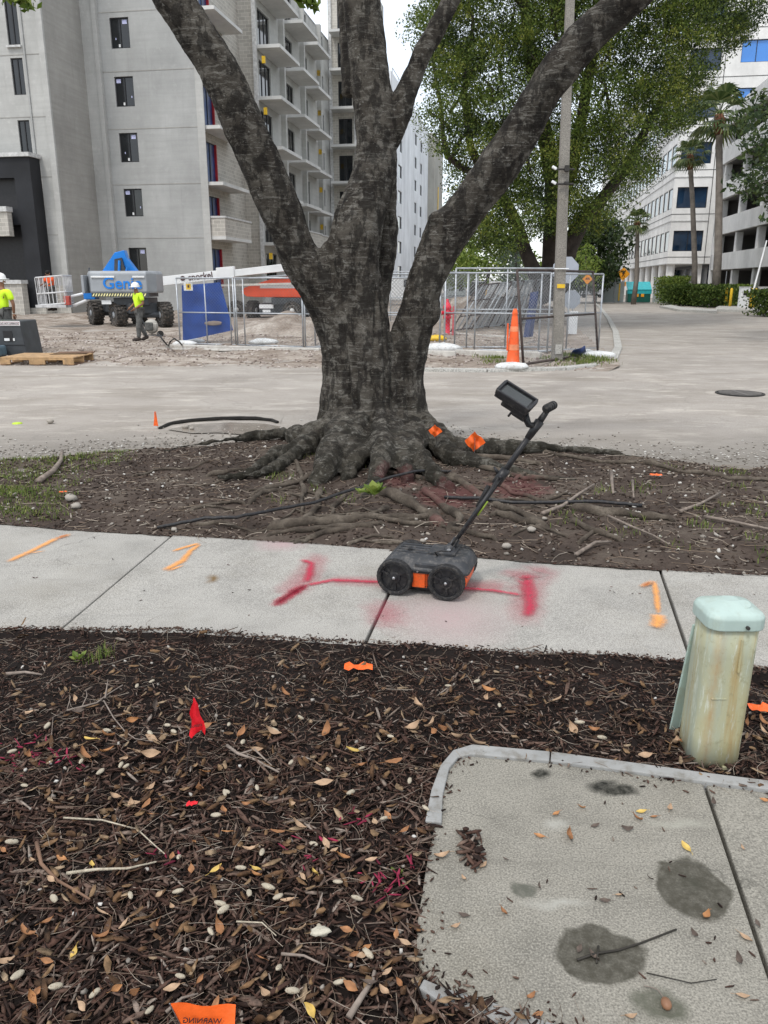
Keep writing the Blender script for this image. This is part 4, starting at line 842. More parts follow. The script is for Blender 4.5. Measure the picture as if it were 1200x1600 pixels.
# ------------------------------------------------------------------ foliage generator
def leaves(name, C0, sz, m, parent=None, kind=None, droop=.3, elong=2.0):
    n = len(C0); a = rng.normal(0, 1, (n, 3)); a[:, 2] -= droop; a /= np.linalg.norm(a, axis=1)[:, None]
    b = np.cross(a, rng.normal(0, 1, (n, 3))); b /= np.linalg.norm(b, axis=1)[:, None]; c = np.cross(a, b)
    s = (sz*rng.lognormal(0, .25, n))[:, None]; u = a*s; v = b*s/elong
    co = np.stack([C0-u*.5, C0+v*.5+c*s*.1, C0+u*.5, C0-v*.5+c*s*.1], 1).reshape(-1, 3)
    q = np.arange(n*4).reshape(-1, 4)
    return np_mesh(name, co, q, m, parent, kind)
def clumps(centres, rads, n_each, squash=.7):
    out = []
    for c_, r in zip(centres, rads):
        k = max(3, int(n_each*r*r)); d = rng.normal(0, 1, (k, 3)); d /= np.linalg.norm(d, axis=1)[:, None]
        rr = r*rng.uniform(.35, 1.05, k)**.6; d[:, 2] *= squash; out.append(np.array(c_)[None]+d*rr[:, None])
    return np.concatenate(out)
# own crown: hangs above the frame, a few sprays dip in
cc = []; cr = []
while len(cc) < 110:
    x, y = random.uniform(-5.5, 6), random.uniform(4.5, 14)
    z = 1.65+.31*y+1.35+random.uniform(0, 2.8)
    if random.random() < .35: continue
    cc.append((x, y, z)); cr.append(random.uniform(.5, .9))
leaves('foliage', clumps(cc, cr, 90), .12, M_GREEN, tree, 'stuff')
def spray(x, y, Y, rpx, n):
    p = T(x, y, Y); r = rad(p, rpx); return np.array(p)[None]+rng.normal(0, .5, (n, 3))*r*np.array([1, .8, .6])
leaves('foliage', np.concatenate([spray(28, -4, 7.8, 20, 70), spray(44, 10, 7.8, 8, 16), spray(478, -2, 7.5, 16, 45), spray(492, 8, 7.5, 7, 12), spray(12, -10, 7.8, 14, 30)]), .085, M_GREEN_L, tree, 'stuff')
# ------------------------------------------------------------------ cables along the roots
def cable(px, label, r=.014, lift=.05, m=M_CABLE):
    P_ = [G(x, y, .08) for x, y in px]; Q = []
    for i in range(len(P_)-1):
        for k in range(5): Q.append(P_[i].lerp(P_[i+1], k/5))
    Q.append(P_[-1]); n = len(Q); Q = [Vector((q.x, q.y, r+lift*min(1, min(i, n-1-i)/6)+sum(H_V(q.x+dx, q.y) for dx in (-.3, -.15, 0, .15, .3))/5)) for i, q in enumerate(Q)]
    return tag(MB().tube(Q, r, 8).build('cable', m, smooth=True), label, 'cable')
cable([(246, 817), (310, 819), (370, 818), (430, 806), (490, 796), (550, 772), (600, 757), (660, 745), (705, 736)], 'black cable lying over the roots left of the cart', .012, .08)
cable([(695, 766), (740, 771), (800, 777), (880, 778), (940, 780), (1004, 784)], 'grey black hose running right from behind the cart handle', .014, .03)

# ------------------------------------------------------------------ radar cart
w1 = G(617, 928, SW); w2 = G(697, 937, SW); dv = (w2-w1); WB = dv.length; rz = math.atan2(dv.y, dv.x)
cart = thing('survey_cart', 'four wheeled black and orange ground radar cart with pole handle and tablet on the sidewalk', 'survey cart', (w1.x, w1.y, SW), rz)
R = .098; Wc = .34
def wheel(x, y, sgn):
    MX = Matrix.Translation((x, y, R)) @ Matrix.Rotation(math.pi/2*sgn, 4, 'X')
    t = MB().lathe([(R*.80, -.022), (R*.93, -.026), (R, -.014), (R, .014), (R*.93, .026), (R*.80, .022), (R*.78, .0)], n=40, M=MX)
    # ring: build tread as closed ring with hollow face
    t = MB(); n = 44; prof = [(R*.78, -.016), (R*.84, -.024), (R*.95, -.024), (R, -.014), (R, .014), (R*.95, .024), (R*.84, .024), (R*.78, .016)]
    for k in range(n):
        a = 2*math.pi*k/n
        for (r_, z_) in prof: t.v.append(tuple(MX @ Vector((r_*math.cos(a), r_*math.sin(a), z_))))
    K = len(prof)
    for k in range(n):
        for j in range(K): t.f.append((k*K+j, ((k+1) % n)*K+j, ((k+1) % n)*K+(j+1) % K, k*K+(j+1) % K))
    for k in range(30):
        Mk = MX @ Matrix.Rotation(k*2*math.pi/30, 4, 'Z'); t.box(R*.985, R*1.012, -.0035, .0035, -.012, .012, Mk)
    w = t.build('wheel', M_RUB, cart)
    d = MB().lathe([(R*.77, -.006), (R*.79, .014), (R*.74, .016), (R*.70, .004), (R*.35, .006), (R*.33, .014), (R*.20, .016), (R*.18, .02), (R*.02, .021)], n=36, M=MX)
    for k in range(3):
        a = k*2*math.pi/3+.6; Mk = MX @ Matrix.Rotation(a, 4, 'Z'); d.box(R*.2, R*.76, -.006, .006, .004, .015, Mk)
    for k in range(6):
        a = k*math.pi/3+.1; Mk = MX @ Matrix.Rotation(a, 4, 'Z'); d.box(R*.2, R*.76, -.0015, .0015, .004, .009, Mk)
    d.build('rim', M_BLACKPL, w); MB().lathe([(.009, .016), (.009, .027), (.005, .030)], n=12, M=MX).build('hub_bolt', M_STEEL, w, True)
wheel(0, 0, 1); wheel(WB, 0, 1); wheel(0, Wc, -1); wheel(WB, Wc, -1)
# lower orange hull between the wheels
def hull(secs, name, m, bev=.01):
    """secs: list of (x0,x1,y0,y1,z) rounded-rect levels"""
    mb = MB(); n = 0; rings = []
    for (x0, x1, y0, y1, z, r) in secs:
        ring = []
        for (cx_, cy_, a0) in ((x1-r, y1-r, 0), (x0+r, y1-r, 90), (x0+r, y0+r, 180), (x1-r, y0+r, 270)):
            for k in range(5): a = math.radians(a0+k*22.5); ring.append((cx_+r*math.cos(a), cy_+r*math.sin(a), z))
        rings.append(ring)
    for r_ in rings: mb.v += r_
    K = 20
    for i in range(len(rings)-1):
        for k in range(K): mb.f.append((i*K+k, i*K+(k+1) % K, (i+1)*K+(k+1) % K, (i+1)*K+k))
    mb.f.append(tuple(range(K))[::-1]); mb.f.append(tuple((len(rings)-1)*K+k for k in range(K)))
    return mb.build(name, m, cart, True)
y0, y1 = .028, Wc-.028
hull([(-.02, WB+.06, y0+.02, y1-.02, .035, .03), (-.05, WB+.09, y0, y1, .06, .035), (-.075, WB+.10, y0, y1, .13, .04)], 'orange_hull', M_ORPL)
hull([(.03, WB-.03, y0+.01, y1-.01, .022, .02), (.02, WB-.02, y0+.005, y1-.005, .05, .02)], 'skid_plate', M_BLACKPL)
hull([(-.088, WB+.108, y0-.012, y1+.012, .128, .05), (-.092, WB+.112, y0-.016, y1+.016, .142, .05), (-.085, WB+.105, y0-.006, y1+.006, .152, .05), (-.055, WB+.095, y0+.02, y1-.02, .185, .05), (-.03, WB+.08, y0+.05, y1-.05, .205, .045), (-.01, WB+.07, y0+.07, y1-.07, .208, .04)], 'cover', M_GREYPL)
mb = MB()
for k in range(4): mb.box(-.02+k*.02*0, WB*.62, y0+.075+k*.04, y0+.09+k*.04, .203, .215)
mb.box(WB*.55, WB+.02, y0+.07, y1-.07, .206, .222); mb.box(.10, WB-.03, y0-.004, y0+.03, .135, .176); mb.build('cover_rib', M_GREYPL, cart, bevel=.004)
MB().box(.09, .16, y0-.012, y0-.004, .045, .125).box(.165, .17, y0-.012, y0, .045, .125).build('hull_panel', M_ORPL, cart, bevel=.004)
MB().box(.0, .06, y0-.0145, y0-.010, .150, .166).build('decal', M_WHITE, cart); MB().box(WB-.02, WB+.05, y0-.0085, y0-.004, .070, .088).build('decal', M_FRAME, cart)
for bx in (-.05, .03, .12, .20, WB+.07): MB().tube([(bx, y0-.020, .136), (bx, y0-.014, .136)], .005, 8).build('cover_bolt', M_STEEL, cart)
MB().box(-.088, WB+.108, y0-.0175, y0-.0125, .1275, .1305).build('cover_seam', M_RUB, cart)
MB().tube([(WB*.75, .10, .20), (WB*.72, .06, .235), (WB*.85, .05, .25), (WB+.0, .08, .24), (WB+.03, .12, .30)], .004, 6).build('cable', M_RUB, cart, True)
MB().tube([(.05, .12, .205), (.05, .12, .222)], .014, 12).build('cap', M_BLACKPL, cart)
MB().tube([(-.03, .11, .198), (-.03, .23, .198)], .007, 8).build('carry_bar', M_BLACKPL, cart, True)
# handle
iw = cart.matrix_basis.inverted() if False else (Matrix.Translation(cart.location) @ Matrix.Rotation(rz, 4, 'Z')).inverted()
hb = iw @ T(703, 858, 4.12); ht = iw @ T(859, 636, 4.16); axis = (ht-hb).normalized(); side_v = Vector((0, 1, 0)); side_v = (side_v-axis*side_v.dot(axis)).normalized()
mid = hb.lerp(ht, .52)
for sg in (-1, 1):
    MB().tube([hb+side_v*.028*sg, mid+side_v*.024*sg], .0115, 10).build('lower_strut', M_BLACKPL, cart, True)
MB().tube([mid-axis*.06, hb.lerp(ht, .86)], .0155, 12).build('pole', M_BLACKPL, cart, True)
mb = MB().tube([mid-axis*.05, mid+axis*.05], .026, 12); mb.tube([mid-side_v*.06, mid+side_v*.06], .012, 10); mb.tube([mid+axis*.015-Vector((.02, 0, 0)), mid+axis*.03-Vector((.055, 0, -.025))], [.012, .006], 8); mb.build('clamp', M_BLACKPL, cart, True)
mb = MB().tube([mid-axis*.06+Vector((-.03, 0, .0)), mid-axis*.12+Vector((-.022, 0, 0)), mid-axis*.2+Vector((-.01, 0, 0))], .012, 8); mb.tube([mid-axis*.05+Vector((.015, 0, 0)), mid-axis*.25+Vector((.014, 0, 0)), hb+axis*.1+Vector((.012, 0, 0))], .004, 6); mb.build('cable_loop', M_RUB, cart, True)
MB().tube([hb.lerp(ht, .26)+Vector((.018, -.02, -.004)), hb.lerp(ht, .36)+Vector((.018, -.02, -.004))], .005, 8).build('lime_strap', mat('dull_lime', (.25, .34, .04), .6), cart, True)
mb = MB().tube([hb-side_v*.05, hb+side_v*.05], .03, 14); mb.tube([hb-axis*.03, hb+axis*.07], .02, 10); mb.build('pivot_bracket', M_GREYPL, cart, True)
MB().tube([hb-side_v*.058, hb-side_v*.05], .012, 12).build('bolt', M_STEEL, cart)
yk = hb.lerp(ht, .84); mb = MB().tube([yk-axis*.05, yk+axis*.06], [.018, .026], 10); mb.tube([yk+axis*.03, ht-axis*.01], [.02, .014], 10); mb.build('handle_yoke', M_BLACKPL, cart, True)
g0 = iw @ T(862, 622, 4.02); g1 = iw @ T(861, 652, 4.05); gm = ht
gax = Vector((.06, 1.0, -.06)).normalized()
gr = MB().tube([ht-gax*.10, ht-gax*.09, ht-gax*.03, ht+gax*.03, ht+gax*.10, ht+gax*.12], [.018, .021, .019, .019, .021, .018], 14)
for k in (-.095, -.03, .04, .11): gr.tube([ht+gax*(k-.006), ht+gax*(k+.006)], .024, 14)
gr.build('grip', M_RUB, cart, True)
# tablet on its arm
tc_ = iw @ T(806, 622, 4.15); MT = Matrix.Translation(tc_) @ Matrix.Rotation(math.radians(-6), 4, 'Z') @ Matrix.Rotation(math.radians(29), 4, 'Y') @ Matrix.Rotation(math.radians(20), 4, 'X')
mb = MB().box(-.098, .098, -.062, .062, -.022, .012, MT); tb_ = mb.build('tablet', M_BLACKPL, cart, bevel=.006)
mb = MB().box(-.10, .10, -.066, -.052, .0, .026, MT).box(-.10, .10, .052, .066, .0, .026, MT).box(-.104, -.088, -.052, .052, .0, .026, MT).box(.088, .104, -.052, .052, .0, .026, MT)
mb.build('bezel', M_BLACKPL, tb_, bevel=.004); MB().box(-.078, .078, -.046, .046, .0125, .015, MT).build('screen', M_SCREEN, tb_)
mb = MB().box(-.05, .09, -.045, .045, -.06, -.024, MT).box(.02, .10, -.03, .03, -.085, -.05, MT); mb.build('battery_pack', M_BLACKPL, tb_, bevel=.008)
q0 = MT @ Vector((.08, 0, -.055)); mb = MB().tube([q0, q0.lerp(yk, .5)+Vector((0, 0, -.012)), yk+axis*.03], [.022, .017, .02], 10); mb.tube([MT @ Vector((.02, -.02, -.06)), MT @ Vector((.015, -.03, -.10))], .006, 8); mb.build('tablet_arm', M_BLACKPL, cart, True)

# ------------------------------------------------------------------ utility pedestal
def ped_mat():
    t = NT('weathered_green_plastic'); O = t.tc.outputs['Object']; s = t.n('SeparateXYZ'); t.l(O, s.inputs[0])
    c = t.ramp(t.noise(4, 6, .6, t.coords((2.2, 2.2, .5))), [(.35, (.34, .38, .31)), (.5, (.40, .40, .27)), (.7, (.42, .37, .19))])
    st = t.noise(6, 6, .7, t.coords((5, 5, .35))); c = t.mix(t.ramp(st, [(.52, 0.), (.72, .75)]), c, (.36, .24, .09))
    w = t.noise(14, 5, .7, t.coords((4, 4, .6))); c = t.mix(t.ramp(w, [(.56, 0.), (.66, .7)]), c, (.56, .60, .52)); w2_ = t.noise(30, 6, .8); c = t.mix(t.ramp(w2_, [(.55, 0.), (.68, .55)]), c, (.22, .21, .12))
    # rust run below the lid's left corner
    dx = t.math('ABSOLUTE', t.math('ADD', s.outputs[0], .045)); f = t.ramp(t.math('ADD', dx, t.math('MULTIPLY', t.noise(20, 3), .02)), [(.008, .6), (.036, 0.)]); f = t.math('MULTIPLY', f, t.ramp(t.noise(9, 5, .7, t.coords((3, 3, 1))), [(.35, .1), (.6, 1.)])); c = t.mix(f, c, (.38, .22, .08))
    f = t.ramp(t.math('ADD', s.outputs[2], t.math('MULTIPLY', t.noise(20, 4), .05)), [(.03, .8), (.10, 0.)]); c = t.mix(f, c, (.30, .27, .17))
    t.bump(t.noise(60, 5, .7), .4, .002); return t.fin(c, .6, 0, .35)
M_PED = ped_mat(); M_CAP = mat('pale_aqua_lid', (.38, .475, .435), .45, .1, 8, bump=.2, bs=80, bd=.001, dirt=(.34, .40, .34)); M_PEDL = mat('aqua_weathered_panel', (.36, .46, .41), .6, .18, 5, bump=.3, bs=60, bd=.002, dirt=(.34, .37, .28))
pb = G(1114, 1214, .02); pe = thing('utility_pedestal', 'pale green utility pedestal with aqua lid and rust streaks beside the concrete pad', 'utility box', (pb.x+.008, pb.y+.085, .02))
def rring(w, d, r, z, n=5):
    o_ = []
    for (cx_, cy_, a0) in ((w/2-r, d/2-r, 0), (-w/2+r, d/2-r, 90), (-w/2+r, -d/2+r, 180), (w/2-r, -d/2+r, 270)):
        for k in range(n): a = math.radians(a0+k*90/(n-1)); o_.append((cx_+r*math.cos(a), cy_+r*math.sin(a), z))
    return o_
def loft(rings, cap=True):
    mb = MB(); K = len(rings[0])
    for r_ in rings: mb.v += [tuple(v) for v in r_]
    for i in range(len(rings)-1):
        for k in range(K): mb.f.append((i*K+k, i*K+(k+1) % K, (i+1)*K+(k+1) % K, (i+1)*K+k))
    if cap: mb.f.append(tuple(range(K))[::-1]); mb.f.append(tuple((len(rings)-1)*K+k for k in range(K)))
    return mb
lx = .0
def shift(ring, dx, dy): return [(x+dx, y+dy, z) for x, y, z in ring]
HB = .56
loft([shift(rring(.168, .17, .04, z), .012*z, -.02*z) for z in (0, .15, .3, .45, HB)]).build('housing', M_PED, pe, True)
lid = loft([shift(rring(.190, .19, .045, HB+z+0), .012*HB, -.02*HB) for z in (-.010, .0, .030)]+[shift(rring(.174, .174, .04, HB+.042), .012*HB, -.02*HB), shift(rring(.05, .05, .02, HB+.068), .012*HB, -.02*HB)]).build('lid', M_CAP, pe)
bv = lid.modifiers.new('bevel', 'BEVEL'); bv.width = .004; bv.segments = 2; bv.limit_method = 'ANGLE'
MB().lathe([(.020, 0), (.020, .003), (.017, .003)], n=18, M=Matrix.Translation((.04, -.045, HB+.060)) @ Matrix.Rotation(math.radians(20), 4, 'X')).build('lid_emboss', M_CAP, pe)
MB().tube([(.03, -.116, HB+.006), (.03, -.100, HB+.006)], .006, 10).build('lid_screw', M_IRON, pe)
MB().box(.021, .029, -.101, -.091, HB-.16, HB-.04).build('latch_rib', M_PED, pe, bevel=.003)
MB().box(-.05, .0, -.0935, -.089, .30, .304).build('moulding_line', M_PED, pe)
MB().cbox(Vector((.03, -.088, .03)), .026, .012, .03).build('base_tab', M_PED, pe, bevel=.003)
ft = G(1049, 1152, .03); tp = T(1089, 975, ft.y-.10)
mb = MB(); ax_ = (tp-ft); L_ = ax_.length; Mp = Matrix.Translation(ft) @ ax_.to_track_quat('Z', 'Y').to_matrix().to_4x4() @ Matrix.Rotation(math.radians(-90), 4, 'Z')
po = thing('loose_panel', 'narrow pale green cover strip leaning on the left side of the pedestal', 'cover panel', (0, 0, 0))
Rz = Matrix.Rotation(0, 4, 'Z'); zd = ax_.normalized(); xd = Vector((1, .25, 0)); xd = (xd-zd*xd.dot(zd)).normalized(); yd = zd.cross(xd); MM = Matrix((( xd.x, yd.x, zd.x, ft.x), (xd.y, yd.y, zd.y, ft.y), (xd.z, yd.z, zd.z, ft.z), (0, 0, 0, 1)))
MB().box(-.016, .020, -.004, .004, -.02, L_, MM).build('face', M_PEDL, po, bevel=.003); MB().box(.017, .024, -.006, .03, -.01, L_, MM).build('flange', M_PEDL, po, bevel=.003)

# ------------------------------------------------------------------ marking flags
def flag(label, base, top, cloth_fn, m, wire=.0021):
    t = thing('marking_flag', label, 'marking flag', base); b = Vector((0, 0, 0)); tp = Vector(top)-Vector(base)
    MB().tube([b-Vector((0, 0, .03)), b.lerp(tp, .5)+Vector((.003, 0, 0)), tp], wire, 6).build('wire_stem', M_STEEL, t)
    mb = MB(); cloth_fn(mb, tp); mb.build('flag_sheet', m, t, True); return t
fb = G(287, 1222, .04); ftp = T(303, 1090, fb.y-.02)
def cloth1(mb, tp):
    # drooping crumpled pennant: narrow at the tip, wide and folded below
    n = 7; vs = []
    for i in range(n):
        s = i/(n-1); w = .003+.028*s**.9; z = tp.z-.125*s
        for k, u in enumerate((-1, -.55, 0, .5, 1)): vs.append((tp.x+.004*s+u*w*.92+.004*math.sin(i*1.7), tp.y+.012*math.cos(u*4+i*.8)*s-.008*(1-abs(u)), z+(.012*u if i == n-1 else 0)-.012*abs(u)*(1 if i == n-1 else 0)+.006*math.sin(u*5)))
    mb.add(vs, [(i*5+k, i*5+k+1, (i+1)*5+k+1, (i+1)*5+k) for i in range(n-1) for k in range(4)])
f1 = flag('red crumpled marking flag standing in the mulch', fb, ftp, cloth1, M_REDFL)
lt = Vector(ftp)-Vector(fb); text_mesh('printing', 'BURIED', .012, M_INK, f1, Matrix.Translation((lt.x+.008, lt.y-.030, lt.z-.085)) @ Matrix.Rotation(math.radians(85), 4, 'X') @ Matrix.Rotation(.2, 4, 'Z'), .0004)
# bottom flag with mirrored WARNING
fp = [T(265, 1568, 1.32), T(368, 1571, 1.33), T(366, 1640, 1.30), T(300, 1640, 1.31)]
f2 = thing('marking_flag', 'orange marking flag with mirrored warning print at the bottom frame edge', 'marking flag', G(290, 1680, .03))
o0 = f2.location; mb = MB(); vs = []; n = 8
for j in range(4):
    for i in range(n+1):
        a = fp[0].lerp(fp[1], i/n); b = fp[3].lerp(fp[2], i/n); p = a.lerp(b, j/3); p = Vector((p.x, p.y+.004*math.sin(i*1.1+j), p.z)); vs.append(p-o0)
mb.add(vs, [(j*(n+1)+i, j*(n+1)+i+1, (j+1)*(n+1)+i+1, (j+1)*(n+1)+i) for j in range(3) for i in range(n)]); mb.build('flag_sheet', M_ORFL, f2, True)
MB().tube([Vector((0, 0, -.02)), fp[3]-o0, fp[0]-o0], .0016, 6).build('wire_stem', M_STEEL, f2)
cpt = T(316, 1594, 1.312)-o0; u = (fp[1]-fp[0]).normalized(); dn = (fp[3].lerp(fp[2], .5)-fp[0].lerp(fp[1], .5)); w_ = -(dn-u*dn.dot(u)).normalized(); nn = u.cross(w_)
MM = Matrix(((u.x, w_.x, nn.x, cpt.x), (u.y, w_.y, nn.y, cpt.y-.002), (u.z, w_.z, nn.z, cpt.z), (0, 0, 0, 1)))
text_mesh('printing', 'WARNING', .0165, M_INK, f2, MM, .0004, mirror=True)
def cloth_diamond(w, h):
    def fn(mb, tp):
        vs = []; n = 7
        for i in range(n):
            for j in range(n):
                s, t = i/(n-1)-.5, j/(n-1)-.5; x, z = (s+t)*w*.62+.12*w*s*t, (t-s)*h*.55
                vs.append((tp.x+x, tp.y+.16*w*math.sin(s*6+t*4)+.08*w*math.sin(t*11), tp.z-h*.5+z+.05*h*math.sin(s*7)))
        mb.add(vs, [(i*n+j, (i+1)*n+j, (i+1)*n+j+1, i*n+j+1) for i in range(n-1) for j in range(n-1)])
    return fn
def cloth_small(w, h, tip=False):
    def fn(mb, tp):
        vs = []; n = 5
        for i in range(n):
            for j in range(n):
                s, t = i/(n-1), j/(n-1); ww = w*((1-.75*t) if tip == 'up' else 1)
                vs.append((tp.x+ww*(s-.5)*1.0+.25*w*(t-.5)*(0 if tip else 1), tp.y+.2*w*math.sin(s*5+t*3), tp.z-h*(1-t)+(.35*h*(abs(s-.5)*2 if tip != 'up' else 0))*(-1 if t > .5 else 1)))
        mb.add(vs, [(i*n+j, (i+1)*n+j, (i+1)*n+j+1, i*n+j+1) for i in range(n-1) for j in range(n-1)])
    return fn
g_ = G(741, 716, .08); flag('larger crumpled orange marking flag right of the trunk among the roots', g_, T(742, 675, g_.y), cloth_diamond(.15, .18), M_ORFL, .003)
g_ = G(683, 700, .16); flag('smaller orange marking flag tight against the right side of the trunk', g_, T(680, 664, g_.y-.12), cloth_diamond(.10, .11), M_ORFL, .003)
g_ = G(247, 670, .0); flag('slim orange marking flag at the end of the broken road edge', g_, T(242, 643, g_.y), cloth_small(.06, .17, 'up'), M_ORFL, .003)

# ------------------------------------------------------------------ broken road edge with puddle
arc = [G(x, y) for x, y in [(250, 670), (268, 663), (300, 659), (350, 656), (400, 656), (425, 658), (437, 662)]]
mb = MB(); vs = []
for i, p in enumerate(arc):
    h = .045*math.sin(math.pi*(i+.25)/(len(arc)-.5)); vs += [Vector((p.x, p.y, -.01)), Vector((p.x+.01*random.uniform(-1, 1), p.y+.01, h)), Vector((p.x, p.y+.10, h*.95)), Vector((p.x*1.03, p.y+.9, -.006))]
for i in range(len(arc)-1):
    for k in range(3): a = i*4+k; mb.f.append((a, a+4, a+5, a+1))
mb.v = [tuple(v) for v in vs]; tag(mb.build('road_patch', M_ROAD), kind='structure')
mb = MB(); Q = []
for i in range(len(arc)-1):
    for k in range(4): q = arc[i].lerp(arc[i+1], k/4); Q.append(Vector((q.x, q.y-.012, .004+.043*math.sin(math.pi*(i+k/4+.25)/(len(arc)-.5))*.5)))
mb.tube(Q, [.022+.008*noise.noise(q*9) for q in Q], 6, squash=.8); tag(mb.build('asphalt_edge', mat('broken_asphalt', (.02, .018, .016), .95, .4, 10, bump=.8, bs=40, bd=.01)), kind='structure')
pud = [G(x, y) for x, y in [(262, 672), (300, 664), (360, 661), (415, 663), (440, 668), (425, 680), (380, 680), (340, 677), (300, 678)]]
t = NT('puddle'); t.bump(t.noise(12, 2), .03, .01); pm_ = t.fin(t.ramp(t.noise(6), [(.3, (.18, .15, .12)), (.7, (.30, .26, .22))]), .12, 0, .6)
tag(MB().add([(p.x, p.y, .0085) for p in pud], [tuple(range(len(pud)))]).build('puddle', pm_), kind='structure')
# manhole
mc = G(1156, 615); mh = thing('manhole_cover', 'round cast iron storm grate set in the road at right', 'manhole cover', mc)
MB().lathe([(.36, .002), (.36, .012), (.33, .014), (.33, .008)], n=32).build('ring', M_IRON, mh)
mb = MB()
for k in range(-4, 5):
    w = math.sqrt(max(0, .31**2-(k*.07)**2)); mb.box(-w, w, k*.07-.016, k*.07+.016, .009, .019)
mb.box(-.02, .02, -.31, .31, .009, .0185); mb.build('grate_bars', mat('grate', (.14, .13, .12), .8), mh)
MB().lathe([(.325, .0085), (.325, .0095)], n=32).build('pit', mat('pit', (.01, .01, .01), .9), mh)  # flat black disc; the darkness under the bars is its colour

# ================================================================== BACKGROUND
class Fr:                                   # building frame: local x across the street grid, y along it
    def __init__(s, name, label, cat, a0, b0, group=None):
        s.a0, s.b0 = a0, b0; s.o = thing(name, label, cat, FW(a0, b0, -.05), -AL, group)
    def mv(s, mb): mb.v = [(x-s.a0, y-s.b0, z+.05) for x, y, z in mb.v]; return mb
    def put(s, mb, name, m, parent=None, bevel=0): return s.mv(mb).build(name, m, parent or s.o, bevel=bevel)
def holed(mb, u0, u1, z0, z1, holes, f, rev=.18):
    """wall face with openings; f(u, depth, z) -> point; reveals go rev deep"""
    us = sorted({u0, u1, *[h[0] for h in holes], *[h[1] for h in holes]}); zs = sorted({z0, z1, *[h[2] for h in holes], *[h[3] for h in holes]})
    us = [u for u in us if u0 <= u <= u1]; zs = [z for z in zs if z0 <= z <= z1]
    for i in range(len(us)-1):
        for j in range(len(zs)-1):
            cu, cz = (us[i]+us[i+1])/2, (zs[j]+zs[j+1])/2
            if any(h[0] < cu < h[1] and h[2] < cz < h[3] for h in holes): continue
            mb.add([f(us[i], 0, zs[j]), f(us[i+1], 0, zs[j]), f(us[i+1], 0, zs[j+1]), f(us[i], 0, zs[j+1])], [(0, 1, 2, 3)])
    for (a, b, c, d) in holes:
        for (p, q) in (((a, c), (b, c)), ((b, c), (b, d)), ((b, d), (a, d)), ((a, d), (a, c))):
            mb.add([f(p[0], 0, p[1]), f(q[0], 0, q[1]), f(q[0], rev, q[1]), f(p[0], rev, p[1])], [(0, 3, 2, 1)])
def window_parts(F_, hole, f, bars=1, pane=M_GLASS, fr=M_FRAME, rev=.14, th=.05, sticker=None, swap=False, jamb=None):
    a, b, c, d = hole; mb = MB()
    def bar(u0, u1, z0, z1, d0=rev-.05, d1=rev+.01):
        P_ = [f(u, dd, z) for z in (z0, z1) for dd in (d0, d1) for u in (u0, u1)]; mb.add(P_, [(0,2,3,1),(4,5,7,6),(0,1,5,4),(2,6,7,3),(0,4,6,2),(1,3,7,5)])
    bar(a, a+th, c, d); bar(b-th, b, c, d); bar(a+th, b-th, c, c+th); bar(a+th, b-th, d-th, d)
    for k in range(bars): u = a+(b-a)*(k+1)/(bars+1); bar(u-th/2, u+th/2, c+th, d-th)
    w = F_.put(mb, 'window', fr)
    pm2 = MB().add([f(a+.01, rev-.012, c+.01), f(b-.01, rev-.012, c+.01), f(b-.01, rev-.012, d-.01), f(a+.01, rev-.012, d-.01)], [(0, 1, 2, 3)]); pn = F_.put(pm2, 'pane', pane, w)
    if sticker:
        for (su, sz, sw_, sh, mm) in sticker:
            u_, z_ = a+(b-a)*su, c+(d-c)*sz; F_.put(MB().add([f(u_, rev-.03, z_), f(u_+sw_, rev-.03, z_), f(u_+sw_, rev-.03, z_+sh), f(u_, rev-.03, z_+sh)], [(0, 1, 2, 3)]), 'sticker', mm, w)
    if jamb:
        m2 = MB(); u0, u1 = (b-.12, b-.02); P_ = [f(u, dd, z) for z in (c, d) for dd in (0.0, rev) for u in (u0, u1)]; m2.add(P_, [(0,2,3,1),(4,5,7,6),(0,1,5,4),(2,6,7,3),(0,4,6,2),(1,3,7,5)]); F_.put(m2, 'jamb', jamb, w)
    return w
M_STK = mat('window_sticker', (.5, .52, .75), .6, .3, 40)
LV = [1.25, 4.15, 7.05, 9.95, 12.85, 15.75, 18.65]
TOPZ = 22.2
# --- apartment block: street front, return wall and left wing
AB = Fr('apartment_building', 'unfinished grey apartment block with balconies and small dark windows', 'building', -18, 46)
mw = [(-22.72, -21.62, z0, z1) for z0, z1 in ((2.0, 3.62), (5.33, 6.82), (8.22, 9.74), (11.08, 12.59), (13.97, 15.47), (16.9, 18.4))]
ff = lambda b: (lambda u, d, z: (u, b+d, z)); sf = lambda a: (lambda u, d, z: (a-d, u, z))
mb = MB(); holed(mb, -23.35, -18, -.3, TOPZ, mw, ff(46)); AB.put(mb, 'front_wall', M_STUC)
for L in LV[1:]:
    AB.put(MB().box(-23.35, -18, 45.985, 46.0, L-.03, L+.01), 'pour_line', M_STUC3); AB.put(MB().box(-60, -24.62, 41.985, 42.0, L-.03, L+.01), 'pour_line', M_STUC3)
for i, h in enumerate(mw):
    st = [(.06 if i % 2 else .62, .80, .26, .2, M_STK), (.35, .06, .1, .14, M_WHITE), (.8 if i % 2 else .2, .3, .05, .10, M_STK)]
    window_parts(AB, h, ff(46), 1, sticker=st)
AB.put(MB().box(-24.3, -23.35, 45.8, 46.4, -.3, TOPZ), 'pilaster', M_STUC2)
mb = MB(); mb.box(-23.60, -23.35, 45.72, 45.80, -.3, TOPZ); AB.put(mb, 'pilaster_edge', M_STUC2)
AB.put(MB().add([(-24.3, 42, -.3), (-24.3, 46, -.3), (-24.3, 46, TOPZ), (-24.3, 42, TOPZ)], [(0, 1, 2, 3)]), 'return_wall', M_STUC3)
